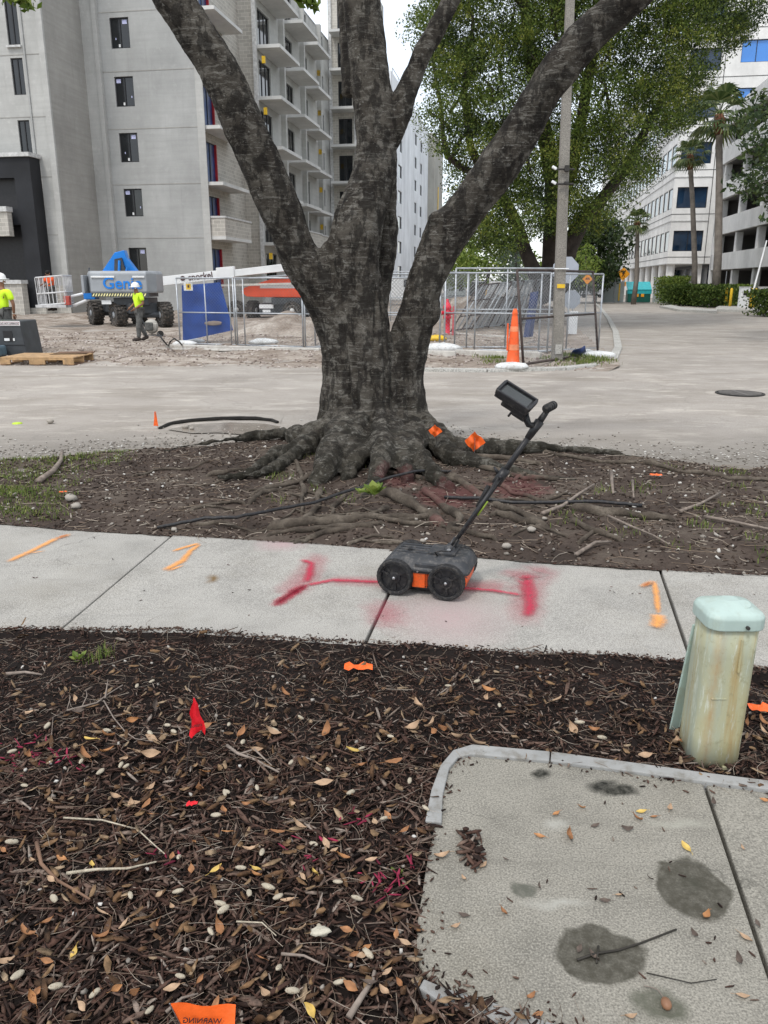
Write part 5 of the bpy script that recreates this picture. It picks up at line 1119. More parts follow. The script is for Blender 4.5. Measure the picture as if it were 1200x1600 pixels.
ww = [(-26.33, -25.66, z0, z1) for z0, z1 in ((-.0, 3.69), (5.31, 6.9), (8.15, 9.8), (10.99, 12.7), (13.3, 15.6), (16.9, 18.6))]
mb = MB(); holed(mb, -60, -24.3, -.3, TOPZ, ww, ff(42)); AB.put(mb, 'wing_wall', M_STUC2)
AB.put(MB().box(-24.62, -24.3, 41.86, 42.0, -.3, TOPZ), 'corner_band', M_STUC2); AB.put(MB().box(-25.52, -25.44, 41.93, 42.0, -.3, TOPZ), 'wall_joint', M_STUC)
for h in ww: window_parts(AB, h, ff(42), 1, fr=M_FRAME, rev=.12)
AB.put(MB().box(-26.4, -25.6, 41.85, 42, 8.02, 8.12).box(-26.4, -25.6, 41.85, 42, 13.16, 13.26), 'sill', M_COPING)
AB.put(MB().box(-26.9, -24.3, 41.8, 42.0, -.3, .35), 'plinth', M_CMU)
# side return with doors and the first balconies (a=-18, b 46..53.5)
d1 = [(46.9, 48.7, L+.12, L+2.35) for L in LV[:6]]
mb = MB(); holed(mb, 46, 53.5, -.3, TOPZ, d1, sf(-18)); AB.put(mb, 'side_wall', M_CMU)
for h in d1: window_parts(AB, h, sf(-18), 1, pane=M_FILM, jamb=M_RED)
AB.put(MB().box(-18.02, -17.6, 45.93, 46.0, -.3, TOPZ), 'corner_bead', M_STUC2)
AB.put(MB().add([(-18, 53.5, -.3), (-16.9, 53.5, -.3), (-16.9, 53.5, TOPZ), (-18, 53.5, TOPZ)], [(0, 1, 2, 3)]), 'block_wall', M_CMU)
AB.put(MB().box(-17.05, -16.82, 53.3, 53.5, -.3, TOPZ), 'pier', M_COPING)
for i, L in enumerate(LV[1:6]):
    s_ = AB.put(MB().box(-17.97, -16.75, 46.05, 50.6, L-.12, L+.06), 'balcony', M_SLAB)
    AB.put(MB().box(-18.1, -17.97, 46.06, 46.3, L-.14, L+.10), 'edge_form', M_YEL, s_)
    if i == 0:
        AB.put(MB().box(-17.97, -16.75, 46.05, 46.2, L+.06, L+1.05).box(-16.9, -16.75, 46.2, 50.6, L+.06, L+1.05), 'parapet', M_CMU, s_)
        AB.put(MB().box(-17.99, -16.7, 46.0, 46.25, L+1.05, L+1.15).box(-16.95, -16.7, 46.25, 50.65, L+1.05, L+1.15), 'coping', M_COPING, s_)
for L in LV[1:6]: AB.put(MB().box(-16.5, -16.3, 53.36, 53.5, L-1.0, L-.6), 'junction_box', M_YEL)
# long side facade (a=-16.9, b 53.5..73)
d2 = [(b0, b0+w, L+.1, L+2.3) for L in LV for b0, w in ((54.0, 2.5), (59.6, 2.4))]+[(b0, b0+.9, L+.9, L+2.2) for L in LV for b0 in (70.6,)]+[(64.6, 66.2, L+.1, L+2.3) for L in LV]
mb = MB(); holed(mb, 53.5, 73.5, -.3, 21.2, d2, sf(-16.9), .2); AB.put(mb, 'side_wall', M_STUC2)
for h in d2: window_parts(AB, h, sf(-16.9), 2 if h[1]-h[0] > 2 else (0 if h[1]-h[0] < 1 else 1), pane=M_FILM if h[0] > 70 else M_GLASS, th=.07)
for i, L in enumerate(LV[1:]):
    for (b0, b1, ex) in ((53.5, 58.2, 1.55), (59.2, 63.6, 1.55), (64.4, 68.6, 1.3)):
        s_ = AB.put(MB().box(-16.88, -16.9+ex, b0, b1, L-.13, L+.07), 'balcony', M_SLAB)
        if i == 0 and b0 > 53.6:
            AB.put(MB().box(-16.88, -16.9+ex, b0, b0+.15, L+.07, L+1.05).box(-17.05+ex, -16.9+ex, b0+.15, b1, L+.07, L+1.05), 'parapet', M_CMU, s_)
            AB.put(MB().box(-16.88, -16.85+ex, b0-.04, b0+.2, L+1.05, L+1.14).box(-17.1+ex, -16.85+ex, b0+.2, b1, L+1.05, L+1.14), 'coping', M_COPING, s_)
    AB.put(MB().box(-16.86, -16.6, 69.2, 69.6, L-1.1, L-.7), 'junction_box', M_YEL)
for b0 in (58.6, 64.0, 69.2): AB.put(MB().box(-16.9, -16.55, b0, b0+.35, -.3, 21.2), 'fin_wall', M_STUC2)
AB.put(MB().box(-60, -24.3, 42.3, 75, TOPZ-.3, TOPZ).box(-24.3, -18, 46.4, 75, TOPZ-.3, TOPZ-.01).box(-18, -16.9, 53.6, 75, 21.0, 21.2), 'roof', M_SLAB)
# far wing facing the street
w2 = [(-16.1, -14.9, L+.1, L+2.3) for L in LV+[21.5]]
mb = MB(); holed(mb, -16.9, -12.9, -.3, 24.3, w2, ff(73.5)); AB.put(mb, 'far_wing_wall', M_CMU)
for h in w2: window_parts(AB, h, ff(73.5), 1, th=.07)
AB.put(MB().box(-12.9, -12.7, 73.3, 76.5, -.3, 24.3), 'far_wing_side', M_STUC2)
for i, L in enumerate(LV[1:]+[21.5]):
    s_ = AB.put(MB().box(-16.5, -13.2, 71.9, 73.48, L-.13, L+.07), 'balcony', M_SLAB)
    if i == 0: AB.put(MB().box(-16.5, -13.2, 71.9, 72.05, L+.07, L+1.05), 'parapet', M_CMU, s_)
AB.put(MB().box(-14.7, -14.4, 73.3, 73.5, -.3, 24.3).box(-16.85, -16.6, 73.3, 73.5, -.3, 24.3), 'pier', M_COPING)
PX = -25.3
# dark podium at the left edge
PO = Fr('podium_block', 'black coated podium wall with pale coping at the left frame edge', 'building', -25.5, 39)
mb = MB(); holed(mb, -40, PX, .35, 7.9, [(PX-4, PX-.95, 5.4, 6.9), (PX-4, PX-.9, .9, 4.6)], ff(41), .5); mb.add([(PX, 41, .35), (PX, 41.95, .35), (PX, 41.95, 7.9), (PX, 41, 7.9)], [(0, 1, 2, 3)]); PO.put(mb, 'wall', M_BLACK)
PO.put(MB().box(-40, PX+.1, 40.85, 41.1, 7.9, 8.1).box(PX-.15, PX+.1, 41.1, 41.95, 7.9, 8.1), 'coping', M_COPING); PO.put(MB().box(PX-4.1, PX-.7, 41.5, 41.6, .9, 7.0), 'dark_recess', M_FRAME)
PO.put(MB().box(-40, PX-1.15, 40.3, 40.7, 4.0, 5.2), 'parapet', M_CMU); PO.put(MB().box(-40, PX-1.1, 40.2, 40.75, 5.2, 5.45), 'parapet_coping', M_COPING)
PO.put(MB().box(-40, PX-.75, 40.2, 40.7, -.3, 1.6), 'low_wall', M_CMU); PO.put(MB().box(-40, PX-.7, 40.1, 40.75, 1.6, 1.8), 'low_wall_coping', M_COPING)
PO.put(MB().box(-40, PX+.05, 40.95, 41.95, -.3, .35), 'plinth', M_CMU)

# --- white block beyond
WBk = Fr('white_building', 'plain white building with small square dark windows beyond the unfinished block', 'building', -13.5, 88)
wh = [(b0, b1, z, z+1.25) for z in (2.2, 4.8, 7.4, 10.0, 12.6, 15.2, 17.8) for b0, b1 in ((91, 93.8), (104.6, 106.6), (110.2, 112.2))]
mb = MB(); holed(mb, 86, 119, -.3, 21.6, wh, sf(-13.5), .3); WBk.put(mb, 'side_wall', M_WHITEWALL); WBk.put(MB().box(-40, -13.5, 86, 86.3, -.3, 21.6), 'end_wall', M_WHITEWALL)
for h in wh: window_parts(WBk, h, sf(-13.5), 0)
WBk.put(MB().box(-30, -12.6, 119, 131, -.3, 21.4), 'beige_stair_tower', M_BEIGE); WBk.put(MB().box(-12.6, -12.5, 124, 124.5, 4, 15), 'yellow_stripe', M_YEL)
WBk.put(MB().box(-30, -13.6, 86.3, 119, 21.3, 21.5), 'roof', M_SLAB)
mb = MB()
for k in range(9): mb.tube([tuple(Vector((-13.7, 88+k*4, 21.5))), tuple(Vector((-13.7, 88+k*4, 22.3)))], .04, 5)
mb.tube([(-13.7, 88, 22.3), (-13.7, 120, 22.3)], .04, 5); WBk.put(mb, 'roof_railing', M_GALV)

# --- office building at right
OF = Fr('office_building', 'pale stepped office building with ribbon windows above an arcade', 'building', 14.5, 88)
ST = 4.05; Z0 = 3.5
fh = []; sh_ = []
for k in range(6):
    z = Z0+1.2+k*ST
    fh.append((14.75, 17.6, z, z+1.95))
    sh_ += [(88.6+j*2.9, 91.1+j*2.9, z, z+1.95) for j in range(27)]
mb = MB(); holed(mb, 14.4, 30, Z0, 28, fh+[(19.3, 22.0, z+.6, z+2.5) for z in (Z0+1.2+3*ST, Z0+1.2+4*ST)], ff(88), .3); OF.put(mb, 'front_wall', M_OFFICE)
for h in fh: window_parts(OF, h, ff(88), 1, pane=M_GLASS_BLUE, th=.06, rev=.25)
for z in (Z0+1.2+3*ST, Z0+1.2+4*ST): window_parts(OF, (19.3, 22.0, z+.6, z+2.5), ff(88), 1, pane=M_SKYGLASS, th=.06, rev=.2)
g_ = lambda u, d, z: (14.4+d, u, z)
mb = MB(); holed(mb, 88, 170, Z0, 28, sh_, g_, .12); OF.put(mb, 'side_wall', M_OFFICE)
for h in sh_[:]:
    lowr = h[2] < 9; window_parts(OF, h, g_, 0, pane=M_GLASS_BLUE if lowr else M_PALEGLASS, th=.08, rev=.10)
for k in range(7):
    z = Z0+k*ST; OF.put(MB().box(14.34, 17.9, 87.93, 88.0, z-.03, z+.05).box(14.34, 14.4, 88, 168, z-.03, z+.05), 'string_course', M_COPING)
    z = Z0+k*ST+.62; OF.put(MB().box(14.34, 30, 87.975, 87.99, z, z+.05).box(14.378, 14.392, 88, 168, z, z+.05), 'panel_joint', M_ROOFDARK)
OF.put(MB().box(17.9, 17.96, 87.97, 87.99, Z0, 28), 'panel_joint', M_ROOFDARK)
for j in range(16): OF.put(MB().lathe([(.42, -.05), (.42, Z0-.02)], c=(14.9, 88.8+j*4.8, 0), n=14), 'column', M_OFFICE)
OF.put(MB().box(17.2, 17.9, 88.6, 89.2, -.05, Z0), 'column', M_OFFICE)
OF.put(MB().box(19, 19.3, 91, 168, -.05, Z0).box(19, 30, 91, 91.2, -.05, Z0-.01), 'recessed_glazing', M_GLASS_BLUE); OF.put(MB().box(14.5, 30, 88.2, 168, Z0, Z0+.2), 'soffit', M_OFFICE)
M_GARSHADE = stucco('garage_shaded_concrete', (.16, .155, .15), .4)  # garage concrete darkened; shade inside the decks is in the colour
# --- parking garage
GA = Fr('parking_garage', 'pale concrete parking garage with open decks and columns at right', 'building', 17, 80)
a_ = 16.9; SG = 2.95
for k in range(5):
    z = 2.75+k*SG
    GA.put(MB().box(a_, a_+.3, 40, 80.3, z, z+1.35), 'spandrel', M_GAR); GA.put(MB().box(a_+.3, a_+20, 40, 80, z-.05, z+.2), 'deck', M_GARSHADE)
    GA.put(MB().box(a_+.3, a_+20, 80.0, 80.3, z, z+1.3), 'end_spandrel', M_GAR)
for j in range(6):
    for k in range(5):
        z = (-.1 if k == 0 else 2.75+(k-1)*SG+1.35); z1 = 2.75+k*SG
        GA.put(MB().box(a_+.22, a_+.72, 79.0-j*6.4, 79.6-j*6.4, z, z1-.05), 'column', M_GAR)
GA.put(MB().box(a_+12, a_+12.3, 40, 80, -.1, 15.5).box(a_+.4, a_+12, 39.7, 40, -.1, 15.5).box(a_+.4, a_+12, 79.7, 79.95, -.1, 15.5), 'back_and_shade_walls', M_GARSHADE); GA.put(MB().box(a_-.02, a_+.2, 40, 80.2, -.1, .75), 'low_wall', M_GAR)  # back wall, with end walls added to darken the decks
GA.put(MB().box(a_, a_+.5, 79.9, 80.5, -.1, 15.8), 'end_pier', M_GAR)

# ------------------------------------------------------------------ hedges, palms, trees
def hedge(name, label, pts, hgt, wid, n, m=M_HEDGE):
    C0 = []
    for _ in range(n):
        i = random.randrange(len(pts)-1); p = pts[i].lerp(pts[i+1], random.random()); u = random.uniform(-1, 1); z = random.random()**.6
        C0.append((p.x+random.uniform(-1, 1)*wid*.5, p.y+u*wid*.5, hgt*z*(1+.12*noise.noise(p*1.3))))
    t = thing(name, label, 'hedge', (0, 0, 0)); leaves('foliage', np.array(C0), .16, m, t, 'stuff', elong=1.7); return t
hedge('hedge', 'long clipped hedge running along the street below the office building', [G(1056, 478), G(1090, 478), G(1122, 481)], 1.5, 2.2, 16000)
hedge('hedge', 'taller pale green shrubs at the left end of the long hedge', [G(1043, 475), G(1056, 476)], 2.1, 2.2, 5000, M_GREEN_L)
hedge('hedge', 'short piece of hedge at the right frame edge beyond the ticket machine', [G(1192, 494), G(1260, 496)], 1.35, 2.0, 6000)
hedge('hedge', 'grassy shrubs behind the yellow bollards', [G(1124, 476), G(1160, 478)], 1.5, 1.5, 6000, M_GREEN_L)
def palm(px, base_y, top, Y, label, r=.2, fr=.9, n=26):
    b = T(px, base_y, Y); b.z = -.05; tp = T(top[0], top[1], Y); t = thing('palm_tree', label, 'palm tree', b, 0, 'palms along the office building'); d = tp-b
    MB().tube([Vector((0, 0, 0)), d*.3+Vector((.15, 0, 0)), d*.7+Vector((.1, 0, 0)), d*.93], [r*1.2, r, r*.85, r*.8], 10).build('trunk', M_PTRUNK, t, True)
    MB().tube([d*.9, d*.96, d*1.0], [r*.9, r*1.5, r*1.0], 9).build('crown_shaft', M_PSKIRT, t, True)
    for k in range(n):
        az = k*2.4; el = math.radians(75-125*(k/n)); L = fr*random.uniform(.85, 1.15); mb = MB(); dr = Vector((math.cos(az)*math.cos(el), math.sin(az)*math.cos(el), math.sin(el))); hub = d+dr*L*.75+Vector((0, 0, -.1*L))
        mb.tube([d, hub], [.035, .02], 4)
        sv = Vector((-math.sin(az), math.cos(az), 0)); up = dr.cross(sv)
        for q in range(11):
            aa = math.radians(-75+15*q); dd = (dr*math.cos(aa)+sv*math.sin(aa)); e = hub+dd*L*.8+Vector((0, 0, -.30*L)); m_ = hub+dd*L*.45; w_ = up.cross(dd).normalized()*.045 if up.cross(dd).length > .01 else sv*.045
            w_ = dd.cross(up).normalized()*.06*L
            mb.add([hub, m_+w_, e, m_-w_], [(0, 1, 2, 3)])
        mb.build('frond', M_PALM, t)
palm(1085, 470, (1078, 240), 62, 'middle palm with slim trunk in front of the office corner', .20, 1.0)
palm(990, 470, (996, 345), 66, 'shortest palm in front of the office ribbon windows', .18, .85)
palm(1118, 470, (1124, 178), 58, 'tallest palm in front of the parking garage', .26, 1.5)

def pxpoly(px, py, poly):
    c = False; j = len(poly)-1
    for i in range(len(poly)):
        if (poly[i][1] > py) != (poly[j][1] > py) and px < (poly[j][0]-poly[i][0])*(py-poly[i][1])/(poly[j][1]-poly[i][1])+poly[i][0]: c = not c
        j = i
    return c
def crown(poly, Yr, n, rr, dens, leaf, m, parent, gap=.0, seed=1, name='foliage', droop=.3):
    R_ = random.Random(seed); xs = [p[0] for p in poly]; ys = [p[1] for p in poly]; cs, rs = [], []
    while len(cs) < n:
        x, y = R_.uniform(min(xs), max(xs)), R_.uniform(min(ys), max(ys))
        if not pxpoly(x, y, poly): continue
        if gap and noise.noise(Vector((x*.022, y*.022, seed))) < -gap: continue
        cs.append(tuple(T(x, y, R_.uniform(*Yr)))); rs.append(R_.uniform(*rr))
    return leaves(name, clumps(cs, rs, dens), leaf, m, parent, 'stuff', droop)
bt = thing('street_tree', 'tall leafy tree with dark forked trunks rising behind the concrete pole', 'tree', (0, 0, 0))
tb = MB()
def blimb(pts, Y, n=9):
    P_ = [T(x, y, Y+dy) for x, y, dy, r in pts]; R_ = [rad(p, q[3]) for p, q in zip(P_, pts)]; tb.tube(P_, R_, n)
blimb([(865, 470, 0, 24), (866, 430, 0, 20), (866, 380, 0, 18), (868, 330, 0, 17), (866, 280, 0, 15), (850, 200, 0, 12), (830, 100, 0, 10), (815, -40, 0, 7)], 34)
blimb([(858, 470, 0, 16), (835, 425, 0, 12), (822, 395, 0, 10), (808, 350, 0, 9), (790, 315, 0, 9), (760, 280, 0, 8), (735, 230, 0, 6), (725, 150, 0, 5), (735, 60, 0, 4)], 33.5)
blimb([(872, 440, 0, 18), (888, 385, 0, 16), (912, 345, 0, 11), (950, 300, 0, 9), (985, 250, 0, 8), (1020, 180, 0, 6), (1060, 120, 0, 5)], 33.8)
blimb([(870, 330, 0, 13), (895, 260, 0, 10), (910, 180, 0, 9), (925, 90, 0, 8), (935, -30, 0, 6)], 34.3)
blimb([(760, 280, 0, 6), (722, 262, 0, 5), (700, 245, 0, 5), (692, 215, 0, 4), (690, 170, 0, 3), (680, 120, 0, 2.5), (672, 60, 0, 2)], 33.4)
for k in range(60):
    x, y = random.uniform(700, 960), random.uniform(-60, 280); pp = [(x, y, random.uniform(-3, 3), 3)]; x2, y2 = x+random.uniform(-40, 40), y-random.uniform(30, 90); pp += [((x+x2)/2+8, (y+y2)/2, pp[0][2], 2.2), (x2, y2, pp[0][2], 1.2)]; blimb(pp, 33, 5)
tb.build('trunk', M_BARK2, bt, True)
CP = [(655, -250), (1230, -250), (1185, 10), (1150, 60), (1120, 95), (1095, 150), (1070, 190), (1045, 230), (1010, 290), (975, 322), (940, 350), (905, 375), (880, 365), (840, 360), (800, 385), (765, 385), (735, 362), (708, 300), (700, 250), (680, 235), (675, 160), (668, 90), (648, 40)]
crown(CP, (28, 38), 1150, (.35, .95), 480, .088, M_GREEN, bt, .30, 3)
crown(CP, (27.5, 33), 200, (.3, .6), 650, .075, M_OLIVE, bt, .05, 31)  # lighter olive clumps towards the near side of the crown
crown(CP, (30, 38), 650, (.35, .8), 520, .09, M_GREEN_D, bt, .15, 37)
crown([(660, -250), (760, -250), (750, 120), (745, 230), (720, 300), (700, 270), (675, 190), (668, 80)], (31, 36), 90, (.3, .6), 230, .11, M_GREEN_L, bt, .25, 8)
crown([(640, 90), (680, 30), (700, 20), (700, 140), (655, 140)], (33, 35), 4, (.25, .4), 120, .12, M_GREEN, bt, 0, 9)
def bg_tree(label, poly, Y, m, n=40, rr=(.8, 1.6), leaf=.3, dens=40, trunk=None, seed=5, gap=.25):
    t = thing('background_tree', label, 'tree', (0, 0, 0)); crown(poly, (Y-3, Y+3), n, rr, dens, leaf, m, t, gap, seed)
    if trunk:
        P_ = [T(x, y, Y) for x, y in trunk[0]]; MB().tube(P_, [rad(p, trunk[1]) for p in P_], 7).build('trunk', M_BARK2, t, True)
bg_tree('bright green shrubby tree low behind the site fence left of the forked trunk', [(715, 395), (760, 370), (830, 385), (835, 432), (712, 438)], 52, M_GREEN_L, 60, (.6, 1.1), .24, 70, ([(760, 450), (765, 410)], 3), 11, .5)
bg_tree('grey green conifer beside the forked trunk behind the fence', [(790, 385), (808, 350), (822, 400), (830, 440), (788, 440)], 48, M_GREEN_G, 34, (.4, .8), .15, 110, ([(806, 450), (806, 390)], 2), 12, .6)
bg_tree('dark tree mass behind the octagonal sign', [(890, 400), (915, 340), (960, 335), (975, 365), (960, 420), (950, 445), (890, 448)], 70, M_GREEN_D, 80, (.9, 1.6), .32, 55, ([(925, 455), (930, 400)], 4), 13, .35)
bg_tree('light green sapling below the dark tree at the street end', [(902, 400), (915, 385), (932, 408), (930, 445), (900, 442)], 60, M_GREEN_L, 26, (.45, .8), .2, 90, ([(917, 460), (915, 400)], 1.2), 14, .5)
bg_tree('green trees seen low between the trunk and right limb', [(690, 380), (735, 350), (745, 440), (690, 445)], 62, M_GREEN, 50, (.7, 1.2), .26, 60, ([(720, 455), (722, 400)], 3), 15, .5)
bg_tree('distant green trees closing the end of the street', [(855, 415), (950, 400), (1000, 425), (1000, 452), (855, 452)], 130, M_GREEN_D, 60, (1.6, 2.8), .6, 26, None, 16, .6)
bg_tree('leafy tree reaching into the frame from the right edge', [(1163, 150), (1215, 140), (1330, 100), (1330, 330), (1200, 345), (1172, 300), (1158, 285), (1185, 250), (1160, 200)], 24, M_GREEN_D, 110, (.3, .6), .15, 190, ([(1290, 520), (1275, 400), (1262, 280), (1240, 200)], 12), 17, .35)

# ------------------------------------------------------------------ pole, signs, street things
pb_ = G(870, 567); pt_ = T(893, -60, pb_.y+.2)
pole = thing('utility_pole', 'square pale concrete utility pole standing at the street corner', 'utility pole', pb_)
tp = pt_-pb_; mb = MB(); n = 10
rings = []
for i in range(n+1):
    s = i/n; c = tp*s; w = .155-.05*s; rings.append([(c.x+dx*w*.72, c.y+dy*w*.72, c.z) for dx, dy in ((-1, -.8), (-.8, -1), (.8, -1), (1, -.8), (1, .8), (.8, 1), (-.8, 1), (-1, .8))])
loft(rings).build('shaft', M_POLE, pole)
def on_pole(y): p = T(870, y, pb_.y); s = p.z/tp.z; c = tp*s; return Vector((c.x, c.y-.13, c.z))
for y, h in ((265, .12), (288, .06)):
    c = on_pole(y); MB().tube([c+Vector((-.17, -.0, 0)), c+Vector((-.16, -.03, 0)), c+Vector((.16, -.03, .0)), c+Vector((.17, 0, 0))], .022, 6).build('strap', M_IRON, pole)
    MB().cbox(c+Vector((.02, -.06, .01)), .09, .09, h).build('bracket', M_IRON, pole, bevel=.01); MB().cbox(c+Vector((-.22, .0, .03)), .10, .06, .05, ry=.5).build('clamp', M_WHITE, pole, bevel=.01)
MB().tube([on_pole(420)+Vector((-.15, 0, 0)), on_pole(420)+Vector((.15, -.0, 0))], .012, 6).build('band', M_WHITE, pole)
MB().cbox(on_pole(447)+Vector((.0, -.01, 0)), .16, .01, .08).build('yellow_tag', M_YEL, pole)
MB().cbox(on_pole(545)+Vector((0, -.0, 0)), .14, .01, .2).build('pale_patch', M_KERB, pole)
sp_ = G(886, 528); st = thing('stop_sign', 'grey back of an octagonal stop sign behind the concrete pole', 'road sign', sp_)
c = T(884, 422, sp_.y)-sp_; MB().prism([(c.x+.42*math.cos(math.radians(22.5+45*k)), c.z+.42*math.sin(math.radians(22.5+45*k))) for k in range(8)], 0, .006, Matrix(((1, 0, 0, 0), (0, 0, 1, c.y), (0, 1, 0, 0), (0, 0, 0, 1)))).build('plate', M_SIGNBACK, st)
MB().tube([(c.x, c.y+.03, 0), (c.x, c.y+.03, c.z+.3)], .03, 6).build('post', M_GALV, st)
sp_ = G(894, 525); st = thing('notice_board', 'plain white board standing low behind the concrete pole', 'board', sp_); MB().cbox(Vector((.0, 0, .42)), .28, .03, .72).build('board', M_WHITE, st, bevel=.005)
MB().tube([(-.16, .02, 0), (-.16, .02, .9)], .02, 6).build('stake', M_BOARD, st)
sp_ = G(893, 512); st = thing('road_sign', 'bluish grey octagonal sign panel leaning upside down behind the fence', 'road sign', sp_)
c = T(893, 468, sp_.y)-sp_; MB().prism([(c.x+.36*math.cos(math.radians(22.5+45*k)), c.z+.36*math.sin(math.radians(22.5+45*k))) for k in range(8)], 0, .006, Matrix(((1, 0, 0, 0), (0, 0, 1, c.y), (0, 1, 0, 0), (0, 0, 0, 1)))).build('plate', M_SIGNBACK, st); MB().tube([(c.x+.2, .05, 0), (c.x, .03, c.z)], .02, 6).build('stake', M_GALV, st)
def diamond(px, py, Y, s, label, m, ped=False, base=None):
    c = T(px, py, Y); t = thing('road_sign', label, 'road sign', (c.x, c.y, 0)); Mr = Matrix.Translation((0, 0, c.z)) @ Matrix.Rotation(math.pi/4, 4, 'Y')
    MB().box(-s/2, s/2, -.01, .01, -s/2, s/2, Mr).build('plate', m, t); MB().tube([(0, .03, 0), (0, .03, c.z+s*.5)], .035, 6).build('post', M_GALV, t)
    mb = MB()
    if ped:
        mb.blob((0, -.02, c.z+s*.30), s*.07, .006, s*.07, 8, 6); mb.tube([(0, -.02, c.z+s*.20), (0, -.02, c.z-.02*s)], s*.055, 6)
        for sg in (-1, 1): mb.tube([(0, -.02, c.z), (sg*s*.14, -.02, c.z-s*.30)], s*.035, 6); mb.tube([(0, -.02, c.z+s*.18), (sg*s*.16, -.02, c.z+s*.02)], s*.03, 6)
    else: mb.box(-s*.3, s*.3, -.022, -.012, c.z-.05*s, c.z+.05*s).box(-s*.2, s*.2, -.022, -.012, c.z+.1*s, c.z+.18*s)
    mb.build('pictogram', M_INK, t); return t
dg_ = diamond(974, 428, 76, .85, 'yellow pedestrian crossing sign above the dumpster enclosure', M_SIGNYE, True)
MB().box(-.3, .3, -.012, .012, 1.35, 1.75).build('plate', M_SIGNYE, dg_); MB().tube([(-.18, -.02, 1.63), (.14, -.02, 1.43)], .04, 5).build('arrow', M_INK, dg_)
diamond(918, 436, 48, .42, 'small orange construction sign beyond the fence corner', M_SIGNOR)
# dumpster and enclosure
dp = G(996, 473); dm = thing('dumpster', 'green dumpster with bright teal lid standing between grey enclosure panels', 'dumpster', dp, -AL)
MB().box(-.95, .95, -.7, .7, .05, 1.05).build('bin', M_DGREEN, dm, bevel=.03); MB().add([(-1, -.75, 1.05), (1, -.75, 1.05), (1, .75, 1.6), (-1, .75, 1.6), (-1, -.75, 1.12), (1, -.75, 1.12), (1, .75, 1.75), (-1, .75, 1.75)], [(0,3,2,1),(4,5,6,7),(0,1,5,4),(1,2,6,5),(2,3,7,6),(3,0,4,7)]).build('lid', M_TEAL, dm)
MB().add([(-1, -.72, .75), (1, -.72, .75), (1, -.72, 1.05), (-1, -.72, 1.05)], [(0, 1, 2, 3)]).build('lip', M_TEAL, dm); MB().box(-.3, -.05, -.73, -.705, .5, .75).box(.15, .4, -.73, -.705, .5, .75).build('label_plate', M_SIGNYE, dm)
en = thing('dumpster_enclosure', 'grey corrugated enclosure panels either side of the dumpster', 'enclosure', dp, -AL)
for x0, x1, y in ((-3.0, -1.3, -.9), (1.1, 2.35, -.9)): MB().box(x0, x1, y, y+.1, .05, 1.75).build('panel', M_ENC, en)
MB().box(-3.6, -3.5, -.8, 2.4, .05, 1.8).build('panel', M_ENC, en); MB().box(2.4, 2.5, -1.0, 2, .05, 1.7).build('panel', M_BEIGE, en)
for x in (-3.0, -2.1, 2.3, -3.55): MB().tube([(x, -.98, 0), (x, -.98, 2.0)], .04, 6).build('post', M_GALV, en)
MB().box(-1.75, -1.65, -1.0, -.92, .2, 1.6).build('yellow_reflector', M_YEL, en)
# bollards, ticket machines, barrier
GB = 'yellow bollards at the garage entrance'
bol = thing('bollard', 'yellow bollard furthest left by the garage entrance', 'bollard', G(1133, 481), 0, GB); MB().lathe([(.09, 0), (.09, 1.22), (.06, 1.30), (.001, 1.33)], n=12).build('post', M_YEL, bol, True)
for (x, y), lab in zip(((1140, 482), (1172, 483), (1178, 484)), ('second yellow bollard from the left by the garage entrance', 'yellow bollard just right of the white ticket machine', 'rightmost yellow bollard by the gate arm')):
    o = copy_tree(bol); o.location = G(x, y); o['label'] = lab
isl = [G(1118, 484), G(1125, 480), G(1195, 485), G(1200, 489), G(1118, 487)]
tag(MB().prism([(p.x, p.y) for p in isl], -.02, .14).build('traffic_island', M_KERB), kind='structure')
hk = [G(1030, 481), G(1048, 479), G(1066, 483), G(1120, 487), G(1120, 490), G(1060, 487), G(1046, 484)]
tag(MB().prism([(p.x, p.y) for p in hk], -.02, .13).build('kerb', M_KERB), kind='structure')
hk = [G(1188, 489), G(1300, 496), G(1300, 501), G(1188, 493)]; tag(MB().prism([(p.x, p.y) for p in hk], -.02, .14).build('kerb', M_KERB), kind='structure')
for px, lab in ((1160, 'white ticket machine left of the gate arm'), (1190, 'white barrier cabinet at the foot of the gate arm')):
    t = thing('ticket_machine', lab, 'ticket machine', G(px, 484)); MB().box(-.28, .28, -.2, .2, .12, 1.35).build('cabinet', M_WHITE, t, bevel=.03); MB().box(-.3, .3, -.22, .22, 1.35, 1.42).build('cap', M_COPING, t); MB().box(-.15, .15, -.22, -.2, .9, 1.15).build('display', M_FRAME, t)
t = thing('barrier_gate', 'raised white gate arm slanting up by the garage entrance', 'barrier', G(1173, 484)); e = T(1198, 376, 54)-t.location; MB().tube([(0, 0, 1.0), e], [.06, .045], 6).build('arm', M_WHITE, t); MB().box(-.12, .12, -.12, .12, .1, 1.1).build('hinge_post', M_YEL, t)
t = thing('street_lamp', 'slim pale lamp post beside the garage hedge', 'street lamp', G(1130, 474)); MB().tube([(0, 0, 0), (0, 0, 2.6)], .03, 6).build('post', M_GALV, t); MB().box(-.5, .2, -.05, .05, 1.25, 1.35).build('arm', M_WHITE, t)
t = thing('street_lamp', 'tall wooden pole at the far end of the street', 'street lamp', T(948, 455, 80)*1.0); t.location.z = 0; MB().tube([(0, 0, 0), (0, 0, 5.2)], .12, 7).build('post', M_POLE, t); MB().tube([(0, 0, 5.0), (-.8, 0, 5.2)], .05, 6).build('arm', M_GALV, t)
